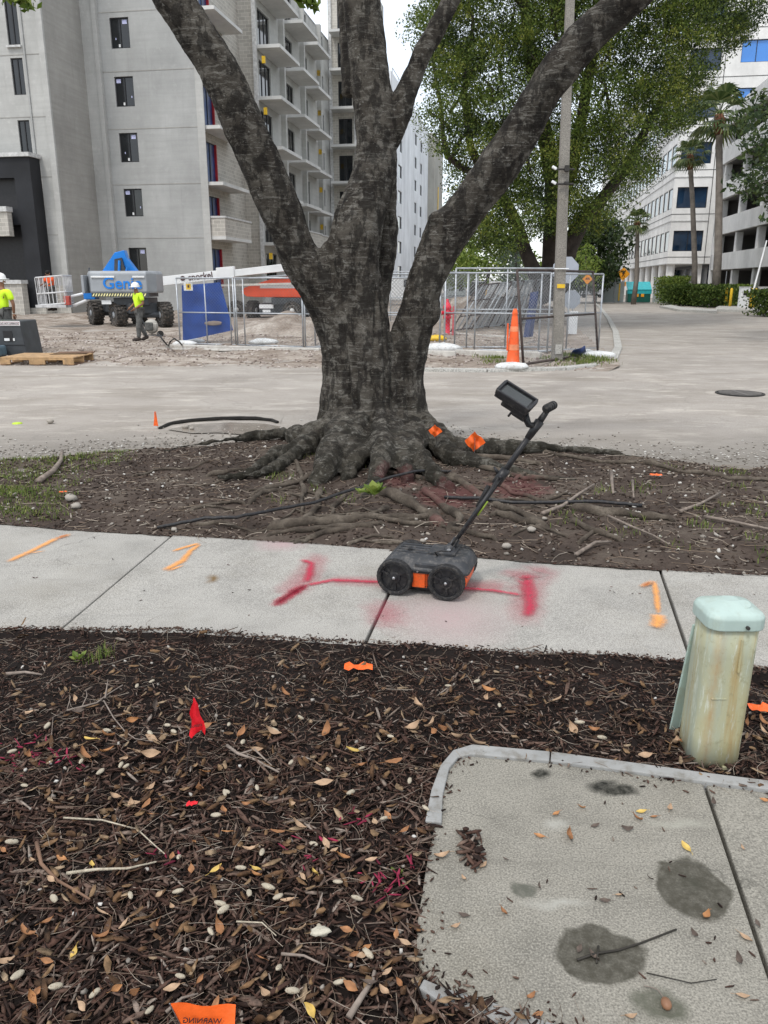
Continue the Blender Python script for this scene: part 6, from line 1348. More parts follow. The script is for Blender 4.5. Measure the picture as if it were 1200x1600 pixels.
# far parked cars
def car(px, py, lab, col, rz):
    p = G(px, py); t = thing('parked_car', lab, 'car', p, rz, 'cars parked at the far end of the street')
    prof = [(-2.2, .35), (-2.2, .8), (-1.5, .95), (-1.0, 1.4), (.6, 1.42), (1.2, .98), (2.1, .85), (2.2, .35)]
    Mx = Matrix(((1, 0, 0, 0), (0, 0, 1, -.85), (0, 1, 0, 0), (0, 0, 0, 1))); MB().prism(prof, 0, 1.7, Mx).build('body', mat('car_'+lab[:5], col, .3), t, bevel=.06)
    for yy in (-.86, .80): MB().prism([(-1.3, .97), (-.92, 1.32), (.52, 1.34), (.95, .98)], 0, .06, Matrix(((1, 0, 0, 0), (0, 0, 1, yy), (0, 1, 0, 0), (0, 0, 0, 1)))).build('side_window', M_GLASS, t)
    for x in (-1.35, 1.35):
        for y in (-.75, .75): MB().lathe([(.32, -.1), (.34, 0), (.32, .1)], n=14, M=Matrix.Translation((x, y, .33)) @ Matrix.Rotation(math.pi/2, 4, 'X')).build('wheel', M_RUB, t)
car(912, 462, 'dark grey car nearest the fence corner in the distance', (.05, .055, .06), 1.0); car(925, 465, 'pale silver car parked behind the orange sign', (.42, .44, .46), .2); car(940, 461, 'white car at the far street end by the enclosure', (.6, .6, .6), .4)

# ------------------------------------------------------------------ temporary fences
def fence_panel(label, p0, U, V, Wd, Hd, tube=.022, m=M_GALV, mesh=True, cell=.085, verts_=(), mids=(.5,), wire=.0016, group=None, name='fence_panel', feet=True):
    p0 = Vector(p0); U = Vector(U).normalized(); V = Vector(V).normalized(); t = thing(name, label, 'fence', p0, 0, group)
    q = lambda u, v: U*u+V*v
    for nm, a, b in (('top_rail', (0, Hd), (Wd, Hd)), ('bottom_rail', (0, .06), (Wd, .06)), ('post', (0, 0), (0, Hd)), ('post', (Wd, 0), (Wd, Hd))): MB().tube([q(*a), q(*b)], tube, 6).build(nm, m, t, True)
    for k in mids: MB().tube([q(0, Hd*k), q(Wd, Hd*k)], tube*.85, 6).build('middle_rail', m, t, True)
    for k in verts_: MB().tube([q(Wd*k, .06), q(Wd*k, Hd)], tube*.85, 6).build('brace', m, t, True)
    if mesh:
        mb = MB(); h0 = .06; hh = Hd-h0; Nn = U.cross(V)
        k = -int(hh/cell)
        while k*cell < Wd:
            for sg in (0, 1):
                u0, v0, u1, v1 = k*cell, 0, k*cell+hh, hh
                if u0 < 0: v0 = -u0; u0 = 0
                if u1 > Wd: v1 -= (u1-Wd); u1 = Wd
                if u1 > u0:
                    if sg: u0, u1 = Wd-u0, Wd-u1
                    a, b = q(u0, h0+v0)+Nn*.002*(1-2*sg), q(u1, h0+v1)+Nn*.002*(1-2*sg); d = (b-a).normalized(); s1 = d.cross(Nn).normalized()*wire; s2 = Nn*wire
                    mb.add([a+s1, a-s1, a+s2, b+s1, b-s1, b+s2], [(0, 1, 4, 3), (1, 2, 5, 4), (2, 0, 3, 5)])
            k += 1
        mb.build('wire_mesh', M_MESHW, t)['kind'] = 'stuff'
    return t
M_MESHW = mat('mesh_wire', (.26, .27, .28), .5, .2, 5)
up = (0, 0, 1)
A0 = G(282, 540); A1 = G(486, 546); U_ = A1-A0
fence_panel('fence panel hung with a blue tarp at its left end', A0, U_, up, 1.72, 1.77, verts_=(.5, .93), group='galvanised mesh fence panels')
fence_panel('fence panel between the tarp and the big trunk', A0+U_.normalized()*1.78, U_, up, 1.92, 1.77, verts_=(.12,), group='galvanised mesh fence panels')
A2 = A0+U_.normalized()*3.76
fence_panel('fence panel passing behind the big trunk', A2, U_+Vector((0, .2, 0)), up, 3.2, 1.77, verts_=(.5,), group='galvanised mesh fence panels')
B0 = G(694, 549); B1 = G(842, 553)
fence_panel('fence panel in front of the red hydrant', B0, B1-B0, up, 2.55, 1.88, verts_=(.22, .3), group='galvanised mesh fence panels')
fence_panel('fence panel standing just behind the first one right of the trunk', B0+Vector((.3, .55, 0)), (1, .02, 0), up, 2.6, 2.0, verts_=(.5,), group='galvanised mesh fence panels')
fence_panel('fence panel running left from the hydrant behind the trunk', B0+Vector((-3.3, .9, 0)), (3.3, -.9, 0), up, 3.3, 1.86, verts_=(.5,), group='galvanised mesh fence panels')
C0_ = G(842, 553); C1_ = G(936, 548); fence_panel('fence panel behind the concrete pole at the street corner', C0_+Vector((0, .1, 0)), C1_-C0_, up, (C1_-C0_).length, 1.86, verts_=(.45,), group='galvanised mesh fence panels')
D0, D1, D2 = G(816, 578), G(932, 556), T(936, 441, 18.9); D3 = T(803, 449, 16.4)
fence_panel('dark rusty fence panel leaning in front of the concrete pole', G(818, 574, .03), D1-G(818, 574), (D3-D0).normalized()*1.0+Vector((0, 0, .3)), 3.45, 1.92, .026, M_RUSTFR, wire=.002, group='dark mesh fence panels')
# far fence runs seen beyond
for k, (x, y, L_) in enumerate(((610, 505, 3.4), (640, 500, 3.2))): fence_panel('distant fence panel seen between trunk and right limb'+(' furthest back' if k else ''), G(x, y), (1, .15, 0), up, L_, 2.1, verts_=(.5,), mesh=True, cell=.16, wire=.006, group='galvanised mesh fence panels')
# heap of leaning panels
for k in range(13):
    bx0 = 704+k*9.6; b = G(bx0, 521-k*.8); tpx = T(748+k*7.6, 448-k*.6, b.y+.25+.08*k); V = tpx-b; w_dir = Vector((.45, .9, 0))
    fence_panel(['lowest', 'second', 'third', 'fourth', 'fifth', 'sixth', 'seventh', 'eighth', 'ninth', 'tenth', 'eleventh', 'twelfth', 'steepest'][k]+' fence panel from the left in the slanted heap of stored panels', b+Vector((0, .09*k, .05)), (1, .25, .10), V, .75, V.length, .024, M_GALV if k % 3 else M_RUSTFR, mesh=True, cell=.10, wire=.0035, verts_=(.5,), mids=(.33, .66), group='stored fence panels leaning in a heap')
# tarps
def sheet(name, label, cat, corners, m, n=10, wave=.05, off=Vector((0, 0, 0)), th=.006, hole=None):
    o0 = Vector(corners[0]); vs = []
    for side_ in (0, 1):
        for j in range(n+1):
            for i in range(n+1):
                s, t_ = i/n, j/n; p = (corners[0].lerp(corners[1], s)).lerp(corners[3].lerp(corners[2], s), t_); p = p+Vector((0, 1, 0))*(wave*math.sin(s*7+t_*2)*(.3+t_)+wave*.6*noise.noise(p*2.5)+side_*th); vs.append(p-o0)
    k = (n+1)**2; fs = []
    for j in range(n):
        for i in range(n): a = j*(n+1)+i; fs += [(a, a+1, a+n+2, a+n+1), (k+a, k+a+n+1, k+a+n+2, k+a+1)]
    return tag(MB().add(vs, fs).build(name, m, None, True, loc=o0), label, cat)
Yf = A0.y+.10
sheet('tarp', 'deep blue tarp hung on the fence panel near the yellow sign', 'tarp', [T(284, 446, Yf), T(344, 441, Yf), T(364, 516, Yf), T(285, 533, Yf)], M_TARP, 12, .05)
q_ = T(333, 505, Yf-.07); o = MB().blob((0, 0, 0), .25, .012, .06, 10, 7, .15).build('tarp_patch', M_TARPHOLE, None, True, loc=q_); tag(o, 'tan torn patch showing on the blue tarp', 'tarp patch')
t = thing('warning_sign', 'small yellow and white warning sign at the upper corner of the blue tarp', 'sign', T(294, 448, A0.y-.04)); MB().cbox(Vector((0, 0, 0)), .24, .006, .2).build('plate', M_WHITE, t); MB().cbox(Vector((.01, -.005, .0)), .13, .004, .15).build('symbol', M_YEL, t); MB().cbox(Vector((.01, -.009, .01)), .05, .004, .07).build('figure', M_INK, t)
sheet('tarp', 'dark blue sheet hanging behind the heap of panels', 'tarp', [T(829, 457, 22.3), T(842, 455, 22.3), T(833, 526, 21.9), T(818, 527, 21.9)], M_TARPD, 8, .05)
sheet('tarp', 'crumpled blue tarp on the ground at the fence corner', 'tarp', [G(895, 548, .3), G(915, 540, .32), G(918, 553, .05), G(892, 555, .05)], M_TARP, 6, .1)
def sandbag(px, py, lab, s=1.0, rzz=0, z=.0, m=M_SAND):
    p = G(px, py, .03); mb = MB().blob((0, 0, 0), .34*s, .2*s, .09*s, 14, 9, .06); mb.v = [(x, y, max(z_, -.05*s)+.015*noise.noise(Vector((x*9, y*9, 0)))) for x, y, z_ in mb.v]
    o = mb.build('sandbag', m, None, True, loc=p+Vector((0, 0, .05*s+z))); o.rotation_euler.z = rzz; return tag(o, lab, 'sandbag', 'white sandbags holding the fences')
sandbag(289, 540, 'white sandbag at the left foot of the tarp fence'); sandbag(304, 536, 'white sandbag tucked right behind the leftmost one', .9, .5)
sandbag(800, 577, 'white sandbag slumped round the base of the orange cone', 1.0, .0); sandbag(935, 560, 'large white sandbag at the fence corner beside the street', 1.2, .2); sandbag(915, 553, 'white sandbag beside the crumpled blue tarp', .8, .7)
sandbag(412, 538, 'white bag lying behind the fence panel near the dirt pile', 1.2, .2); sandbag(690, 549, 'white plastic sheeting bundle at the foot of the fence right of the trunk', 1.5, -.1)
for (x0, y0_, x1, y1_, lab, h) in ((262, 545, 500, 551, 'long pale board lying along the foot of the left fence', .09), (268, 549, 420, 550, 'second pale board in front of the left fence', .05), (660, 560, 712, 561, 'short grey kerb block lying right of the trunk', .16), (712, 557, 845, 562, 'long pale board lying along the foot of the right fence', .14), (700, 548, 842, 553, 'thin white pipe lying behind the right fence panel', .05), (700, 524, 800, 530, 'white pipe lying in front of the heap of panels', .07), (640, 547, 700, 547, 'pale board behind the trunk at right', .1)):
    a, b = G(x0, y0_), G(x1, y1_); d = b-a; t = MB().cbox(Vector((d.length/2, 0, h/2)), d.length, .16, h).build('board', M_BOARD, None, loc=a+Vector((0, 0, .02)), bevel=.01); t.rotation_euler.z = math.atan2(d.y, d.x); tag(t, lab, 'board')
# cone
cn = thing('traffic_cone', 'tall slim orange traffic cone beside the leaning dark fence panel', 'traffic cone', G(801, 575))
MB().lathe([(.20, .0), (.19, .06), (.135, .08), (.115, .35), (.085, .75), (.06, 1.0), (.05, 1.04), (.06, 1.06), (.05, 1.1), (.03, 1.16)], n=18).build('cone', M_CONE, cn, True)
MB().lathe([(.117, .36), (.108, .47)], n=18).build('band', mat('cone_band', (.75, .25, .12), .5), cn); MB().lathe([(.089, .72), (.081, .82)], n=18).build('band', MATS['cone_band'], cn); MB().box(-.24, .24, -.24, .24, 0, .035).build('base', M_RUB, cn, bevel=.01)
MB().tube([(-.13, -.05, .35), (-.14, -.05, .88)], .018, 6).build('tape', M_CONE, cn)
# hydrant
hy = thing('fire_hydrant', 'pinkish red fire hydrant behind the fence right of the trunk', 'hydrant', G(698, 526))
MB().lathe([(.17, 0), (.17, .06), (.10, .08), (.10, .55), (.13, .57), (.13, .63), (.11, .65), (.11, .85), (.13, .87), (.13, .92), (.10, 1.0), (.05, 1.07), (.04, 1.1), (.04, 1.16)], n=16).build('barrel', M_PINKH, hy, True)
for dx, dy in ((1, 0), (-1, 0), (0, -1)): MB().tube([(dx*.08, dy*.08, .74), (dx*.17, dy*.17, .74), (dx*.18, dy*.18, .74)], [.06, .06, .075], 10).build('outlet', M_PINKH, hy, True)
o = MB().blob((0, 0, 0), .3, .16, .10, 10, 7, .15).build('yellow_bag', M_YEL, None, True, loc=G(681, 529, .1)); tag(o, 'small yellow bag on the ground left of the hydrant', 'bag')
MB_p = thing('pink_post', 'pink painted post leaning behind the hydrant', 'post', G(708, 527)); MB().tube([(0, 0, 0), (.02, 0, .95)], .05, 8).build('post', mat('dull_pink', (.45, .09, .10), .7), MB_p)
# mounds
def mound(px, py, rx, ry, h, lab, m, seed, cat='dirt pile'):
    c = G(px, py); n = 26; vs, fs = [], []
    for j in range(n+1):
        for i in range(n+1):
            u, v = i/n*2-1, j/n*2-1; d = math.hypot(u, v); z = h*max(0, (1-d**1.5))*(1+.5*noise.noise(Vector((u*3, v*3, seed))))+.06*noise.noise(Vector((u*9, v*9, seed)))*(1 if d < 1 else 0)-.05
            vs.append((u*rx, v*ry, z))
    MBm = MB().add(vs, [(j*(n+1)+i, j*(n+1)+i+1, (j+1)*(n+1)+i+1, (j+1)*(n+1)+i) for j in range(n) for i in range(n)]); return tag(MBm.build('dirt_pile', m, None, True, loc=c), lab, cat)
mound(462, 524, 2.6, 1.6, .70, 'heap of pale dirt behind the fence left of the trunk', M_LOT, 2); mound(722, 512, 1.6, 1.2, 1.15, 'pale gravel heap behind the hydrant and fence', M_LOT, 5); mound(780, 490, 4.0, 1.5, .9, 'low dark soil bank below the yellow machine', M_SOIL, 6)
mound(120, 500, 1.5, .8, .3, 'low ridge of brown dirt before the tall tyres', M_LOT, 7)
c_ = G(440, 505); sheet('plastic_sheet', 'white plastic sheet draped over the dirt heap left of the trunk', 'plastic sheet', [T(424, 500, 27.5), T(455, 488, 27.8), T(470, 492, 27.2), T(424, 512, 26.9)], M_SAND, 8, .08)

# ------------------------------------------------------------------ blue and grey boom lift
def tyre(p, r, w, parent, axle, hubm=M_GGREY, lugs=True):
    ax = Vector(axle).normalized(); Mq = Matrix.Translation(p) @ ax.to_track_quat('Z', 'Y').to_matrix().to_4x4()
    h_ = w/2; t = MB().lathe([(r*.62, -h_*.9), (r*.88, -h_), (r*.98, -h_*.75), (r*.98, h_*.75), (r*.88, h_), (r*.62, h_*.9)], n=28, M=Mq)
    if lugs:
        for k in range(20):
            for sg in (-1, 1):
                Mk = Mq @ Matrix.Rotation(k*2*math.pi/20+(.16 if sg > 0 else 0), 4, 'Z'); t.box(r*.94, r*1.05, -r*.06, r*.06, min(sg*h_*.05, sg*h_*1.02), max(sg*h_*.05, sg*h_*1.02), Mk)
    w_ = t.build('wheel', M_TYRE, parent); MB().lathe([(r*.58, h_*.6), (r*.58, h_*.92), (r*.5, h_*.8), (r*.3, h_*.55), (r*.25, h_*.95), (r*.02, h_*.98)], n=20, M=Mq).lathe([(r*.02, -h_*.98), (r*.25, -h_*.95), (r*.3, -h_*.55), (r*.5, -h_*.8), (r*.58, -h_*.92), (r*.58, -h_*.6)], n=20, M=Mq).build('rim', hubm, w_, True); return w_
M_TYRE = mat('dusty_tyre', (.045, .042, .038), .9, .3, 5, dirt=(.22, .18, .15))
g0_ = G(197, 512); GL = thing('boom_lift', 'blue and grey boom lift with large tyres parked facing away on the dirt', 'boom lift', g0_)
trv = Vector((-.6, .8, 0)); axl = Vector((.8, .6, 0))
wa = Vector((-.25, 0, .48)); wb = wa+axl*2.0+Vector((.0, -.9, 0)); wc = wa+trv*2.7; wd = wb+trv*2.7
wb = Vector((1.45, .2, .48)); wd = wb+trv*2.7
for p, ax_ in ((wa, -axl), (wb, -axl), (wc, -axl), (wd, -axl)): tyre(p, .46, .42, GL, ax_)
cm = (wa+wd)/2; MB().cbox(Vector((cm.x, cm.y, .72)), 1.1, 3.3, .40, math.atan2(trv.y, trv.x)-math.pi/2).build('chassis', M_DKGREY, GL, bevel=.04)
MB().tube([wa, wb], .12, 8).build('axle', M_DKGREY, GL); MB().tube([wc, wd], .12, 8).build('axle', M_DKGREY, GL); MB().cbox(Vector((.35, .4, .98)), 1.3, 1.3, .25).build('turntable', M_DKGREY, GL)
tw = 1.29
loft([[(x, y, z) for x, y in ((-tw+ins, 1.0), (-tw+ins, .0), (-tw+.25, -.45+ins), (tw-.25, -.45+ins), (tw-ins, .0), (tw-ins, 1.0))] for z, ins in ((1.28, .03), (1.36, 0), (1.98, 0), (2.08, .06))]).build('counterweight', M_GGREY, GL, bevel=.03)
MB().box(-tw+.3, -.12, -.5, -.455, 1.84, 1.9).box(.55, tw-.3, -.5, -.455, 1.84, 1.9).build('stripe', M_WHITE, GL)
mb = MB(); mk = MB(); nS = 20
for k in range(nS):
    x0 = -tw+.28+k*(2*tw-.56)/nS; w_ = (2*tw-.56)/nS*.5; MB.add(mb, [(x0, -.47, 1.17), (x0+w_, -.47, 1.17), (x0+w_+.05, -.47, 1.27), (x0+.05, -.47, 1.27)], [(0, 1, 2, 3)])
mb.build('chevrons', mat('chevron', (.75, .7, .35), .5), GL); MB().box(-tw+.25, tw-.2, -.46, .9, 1.14, 1.28).build('bumper', M_DKGREY, GL)
text_mesh('lettering', 'Genie', .58, M_GBLUE, GL, Matrix.Translation((.15, -.475, 1.62)) @ Matrix.Rotation(math.pi/2, 4, 'X') @ Matrix.Scale(1.05, 4, (1, 0, 0)), .008)
xz = lambda y0, y1: Matrix(((1, 0, 0, 0), (0, 0, 1, y0), (0, 1, 0, 0), (0, 0, 0, 1)))
MB().prism([(-.70, 2.05), (-.16, 2.74), (.20, 2.82), (.27, 2.54), (.62, 2.05)], 0, .35, xz(-.1, 0)).build('boom_riser', M_GBLUE, GL, bevel=.02)
MB().prism([(-.2, 1.95), (-.14, 2.5), (.12, 2.55), (.2, 2.2), (.35, 1.98)], 0, .12, xz(-.24, 0)).build('riser_slot', M_DKGREY, GL); MB().tube([(.0, -.28, 2.0), (.05, -.26, 2.45)], .05, 8).tube([(.25, -.28, 2.0), (.32, -.26, 2.2)], .04, 8).build('hydraulic_ram', M_GBLUE, GL)
MB().tube([(0, .4, 2.6), (-1.0, 1.2, 2.0), (-1.6, 1.5, 1.25)], [.14, .13, .11], 8).build('boom', M_GBLUE, GL); MB().cbox(Vector((-1.42, .6, 1.25)), .45, .5, .42).build('jib_mount', M_GBLUE, GL, bevel=.03)
MB().tube([(-1.5, .6, 1.05), (-2.15, .6, .8)], .06, 8).tube([(-1.5, .6, 1.3), (-2.2, .6, 1.15)], .05, 8).build('jib_arm', M_WHITE, GL)
MB().tube([(-1.35, 0, 1.28), (-1.3, .3, 2.2)], .03, 6).build('mast', M_DKGREY, GL); MB().cbox(Vector((-1.32, -.2, 1.6)), .1, .6, .65).build('side_cover', M_GGREY, GL, bevel=.02)
MB().cbox(Vector((-.55, -.3, .95)), .35, .1, .14).build('lamp', M_WHITE, GL)
bk = [Vector((-3.42, .4, .82)), Vector((-2.3, .2, .90))]
b0, b1 = bk; dep = Vector((0, .85, 0)); mb = MB(); cs_ = [b0, b1, b1+dep, b0+dep]
for lv in (0, .42, 1.02):
    for i in range(4): mb.tube([cs_[i]+Vector((0, 0, lv)), cs_[(i+1) % 4]+Vector((0, 0, lv))], .028, 6)
for i in range(4):
    for k in range(7): p = cs_[i].lerp(cs_[(i+1) % 4], k/7); mb.tube([p, p+Vector((-.03 if i == 0 else 0, 0, 1.02))], .016, 5)
bas = mb.build('basket_rails', mat('basket_grey', (.55, .55, .55), .5), GL); MB().box(-3.45, -2.28, .18, 1.28, .74, .84).build('basket_floor', mat('basket_grey2', (.5, .5, .5), .6), GL)
MB().cbox(Vector((-2.25, .3, 1.0)), .22, .2, .34).build('control_box', mat('dull_red', (.45, .08, .06), .6), GL, bevel=.02); MB().box(-2.7, -2.35, .5, .9, .9, 1.55).build('tool_boxes', M_CMU, GL)
# ------------------------------------------------------------------ white boom, orange lift
s0 = G(420, 499); SN = thing('boom_lift', 'orange chassis boom lift with a long white boom lying low behind the fence', 'boom lift', (s0.x, 39.6, 0)); sc_ = 39.6*.961/1250
X = lambda px: (px-420)*sc_
Zz = lambda py: EYE+(442-py)*sc_
MB().prism([(X(379), Zz(455)), (X(384), Zz(449)), (X(430), Zz(435)), (X(450), Zz(433)), (X(505), Zz(433)), (X(505), Zz(464)), (X(400), Zz(463)), (X(386), Zz(462))], 0, 2.2, xz(-.8, 0)).build('engine_cover', M_LORANGE, SN, bevel=.03)
MB().box(X(408), X(495), -.83, -.80, Zz(450), Zz(445)).build('name_strip', M_WHITE, SN); MB().box(X(425), X(490), -.9, 1.0, Zz(474), Zz(464)).build('turntable', M_DKGREY, SN)
MB().box(X(405), X(480), -.7, 1.1, Zz(490), Zz(473)).build('chassis', M_DKGREY, SN, bevel=.03); MB().box(X(405), X(427), -.73, -.70, Zz(480), Zz(474)).box(X(410), X(422), -.73, -.70, Zz(486), Zz(482)).build('decal', M_WHITE, SN)
for px_, py_, yy in ((362, 483, .6), (393, 483, -.2), (456, 483, -.9), (486, 483, -.2)): tyre(Vector((X(px_), yy, Zz(py_))), 14*sc_, .38, SN, (.15, -1, 0) if px_ != 393 else (.9, -.4, 0), M_HEAT, True)
def beam(p, q, h0, h1, w, nm, m):
    mb = MB(); vs = [Vector((p[0], y, p[1]+s*h0/2)) for y in (-w/2, w/2) for s in (-1, 1)]+[Vector((q[0], y, q[1]+s*h1/2)) for y in (-w/2, w/2) for s in (-1, 1)]
    mb.add(vs, [(0, 1, 3, 2), (4, 6, 7, 5), (0, 4, 5, 1), (2, 3, 7, 6), (1, 5, 7, 3), (0, 2, 6, 4)]); mb.v = [(x, y-1.1, z) for x, y, z in mb.v]; return mb.build(nm, m, SN, bevel=.015)
beam((X(248), Zz(441)), (X(370), Zz(428)), .40, .40, .34, 'boom_section', M_WHITE); beam((X(370), Zz(428)), (X(520), Zz(412)), .30, .36, .30, 'boom_section', M_WHITE); beam((X(345), Zz(428.5)), (X(372), Zz(426)), .5, .5, .42, 'boom_collar', M_WHITE)
beam((X(345), Zz(446)), (X(470), Zz(443)), .10, .10, .1, 'boom_ram', M_BOARD); beam((X(372), Zz(437)), (X(460), Zz(430)), .08, .08, .1, 'hose_tray', M_GALV)
an = math.atan2(Zz(428)-Zz(441), X(370)-X(248))
text_mesh('lettering', 'snorkel', .40, M_INK, SN, Matrix.Translation((X(321), -1.28, Zz(432.5))) @ Matrix.Rotation(-an, 4, 'Y') @ Matrix.Rotation(math.pi/2, 4, 'X') @ Matrix.Scale(.95, 4, (1, 0, 0)), .006)
MB().lathe([(.11, 0), (.11, .02)], n=16, M=Matrix.Translation((X(294), -1.27, Zz(435.5))) @ Matrix.Rotation(math.pi/2, 4, 'X')).build('logo_ring', M_INK, SN)
# yellow machine
ym = thing('excavator', 'yellow excavator cab with dark windows behind the fence', 'excavator', (G(745, 477).x, G(745, 477).y, 0)); s_ = ym.location.y*.961/1250
MB().box(-15*s_, 14*s_, 0, 1.5, 1.65-33*s_, 1.65-26*s_).build('counterweight', M_YELM := mat('machine_yellow', (.72, .40, .03), .45), ym, bevel=.05)
for x in (-15, 12.5): MB().box(x*s_, (x+3)*s_, 0, .12, 1.65-27*s_, 1.65+2*s_).build('cab_pillar', M_YELM, ym)
MB().box(-12.5*s_, 12.5*s_, .02, 1.3, 1.65-26*s_, 1.65+1.5*s_).build('cab_glass', M_GLASS, ym, bevel=.05); MB().box(-15.5*s_, 15.5*s_, -.02, 1.4, 1.65+2*s_, 1.65+4*s_).build('cab_roof', M_DKGREY, ym, bevel=.03)
for x in (-14, 9): MB().box(x*s_, (x+5)*s_, 0, 2.2, 0, .55).build('track', M_RUB, ym, bevel=.08)
tk = thing('storage_box', 'grey box trailer end left of the yellow machine', 'trailer', (G(716, 470).x, G(716, 470).y, 0)); MB().box(-1.0, .7, 0, 3, .3, 2.0).build('body', M_ENC, tk); MB().box(-.9, .6, -.05, 0, .3, .5).build('bumper', M_DKGREY, tk)
for k, (px, lab, cc) in enumerate(((622, 'white van seen between the trunk and right limb', M_WHITE), (790, 'white truck body far behind the fence panels', M_WHITE))):
    p = G(px, 478 if k == 0 else 466); t = thing('van', lab, 'van', p); MB().prism([(-2.4, .4), (-2.4, 2.0), (1.2, 2.1), (1.8, 1.3), (2.5, 1.1), (2.5, .4)], 0, 1.9, xz(0, 0)).build('body', cc, t, bevel=.08)
    MB().prism([(.4, 1.35), (.4, 1.9), (1.1, 1.9), (1.6, 1.35)], 0, .05, xz(-.02, 0)).build('side_window', M_GLASS, t)
    for x in (-1.5, 1.6): tyre(Vector((x, .1, .36)), .36, .22, t, (0, -1, 0), M_HEAT, False)

# ------------------------------------------------------------------ cabinet, pallet, compactor, hose
cb = G(20, 560); cab = thing('equipment_cabinet', 'dark grey machine housing with a white sign strip at the left frame edge', 'machine', (cb.x, cb.y, 0)); s_ = (cb.y*.961+.4)/1250
MB().prism([(-60*s_, .05), (23*s_, .05), (17.5*s_, 57*s_), (-60*s_, 57*s_)], 0, .9, xz(0, 0)).build('housing', M_DKGREY, cab, bevel=.02); MB().box(-14*s_, 18*s_, -.02, .0, 50*s_, 57*s_).build('sign_strip', M_WHITE, cab)
MB().box(-13*s_, 17*s_, -.024, -.02, 51.2*s_, 55.8*s_).build('sign_border', mat('maroon', (.22, .03, .05), .6), cab)
MB().box(-12.4*s_, 16.4*s_, -.028, -.024, 51.8*s_, 55.2*s_).build('sign_face', M_WHITE, cab)
text_mesh('sign_text', 'DO NOT OPERATE', 3.2*s_, M_INK, cab, Matrix.Translation((2*s_, -.03, 53.4*s_)) @ Matrix.Rotation(math.pi/2, 4, 'X'), .002)
MB().box(-10*s_, 4*s_, -.012, 0, 26*s_, 42*s_).build('recess_panel', M_FRAME, cab); MB().box(-9*s_, -1*s_, -.016, -.012, 27*s_, 31*s_).box(4.5*s_, 7*s_, -.016, 0, 27*s_, 31*s_).build('plate', M_WHITE, cab)
MB().box(-60*s_, 22*s_, -.01, 0, 20*s_, 21*s_).build('seam', M_FRAME, cab); MB().cbox(Vector((-18*s_, -.3, 13*s_)), 26*s_, .5, 16*s_).build('front_cowl', mat('blue_grey', (.10, .15, .18), .4), cab, bevel=.05)
tyre(Vector((-20*s_, -.3, 7*s_)), 7*s_, .25, cab, (0, -1, 0), M_DKGREY, False)
pl = thing('pallet', 'worn wooden pallet lying on the dirt beside the grey machine', 'pallet', G(58, 571), math.radians(-2))
L_, D_ = 1.55, 1.15; x0 = -.78
for k in range(7): MB().box(x0, x0+L_, k*D_/7, k*D_/7+D_/7-.03, .145, .165).build('plank', M_WOOD, pl, bevel=.003)
for y in (0, D_/2-.05, D_-.1):
    m = MB(); 
    for (a, b, z0, z1) in ((0, L_, .11, .145), (0, .22, .02, .11), (.62, .95, .02, .11), (L_-.22, L_, .02, .11)): m.box(x0+a, x0+b, y, y+.045, z0, z1)
    m.build('stringer', M_WOOD, pl)
for k in range(3): MB().box(x0+k*(L_-.12)/2, x0+k*(L_-.12)/2+.12, 0, D_, 0, .02).build('bottom_plank', M_WOODD, pl)
p2 = thing('pallet', 'darker broken pallet part sticking out beyond the pale pallet', 'pallet', G(104, 566), math.radians(6))
for k in range(4): MB().box(-.35, .42, k*.22, k*.22+.17, .14, .165).build('plank', M_WOODD, p2)
for y in (0, .75): MB().box(-.3, .38, y, y+.05, .03, .14).build('stringer', M_WOODD, p2)
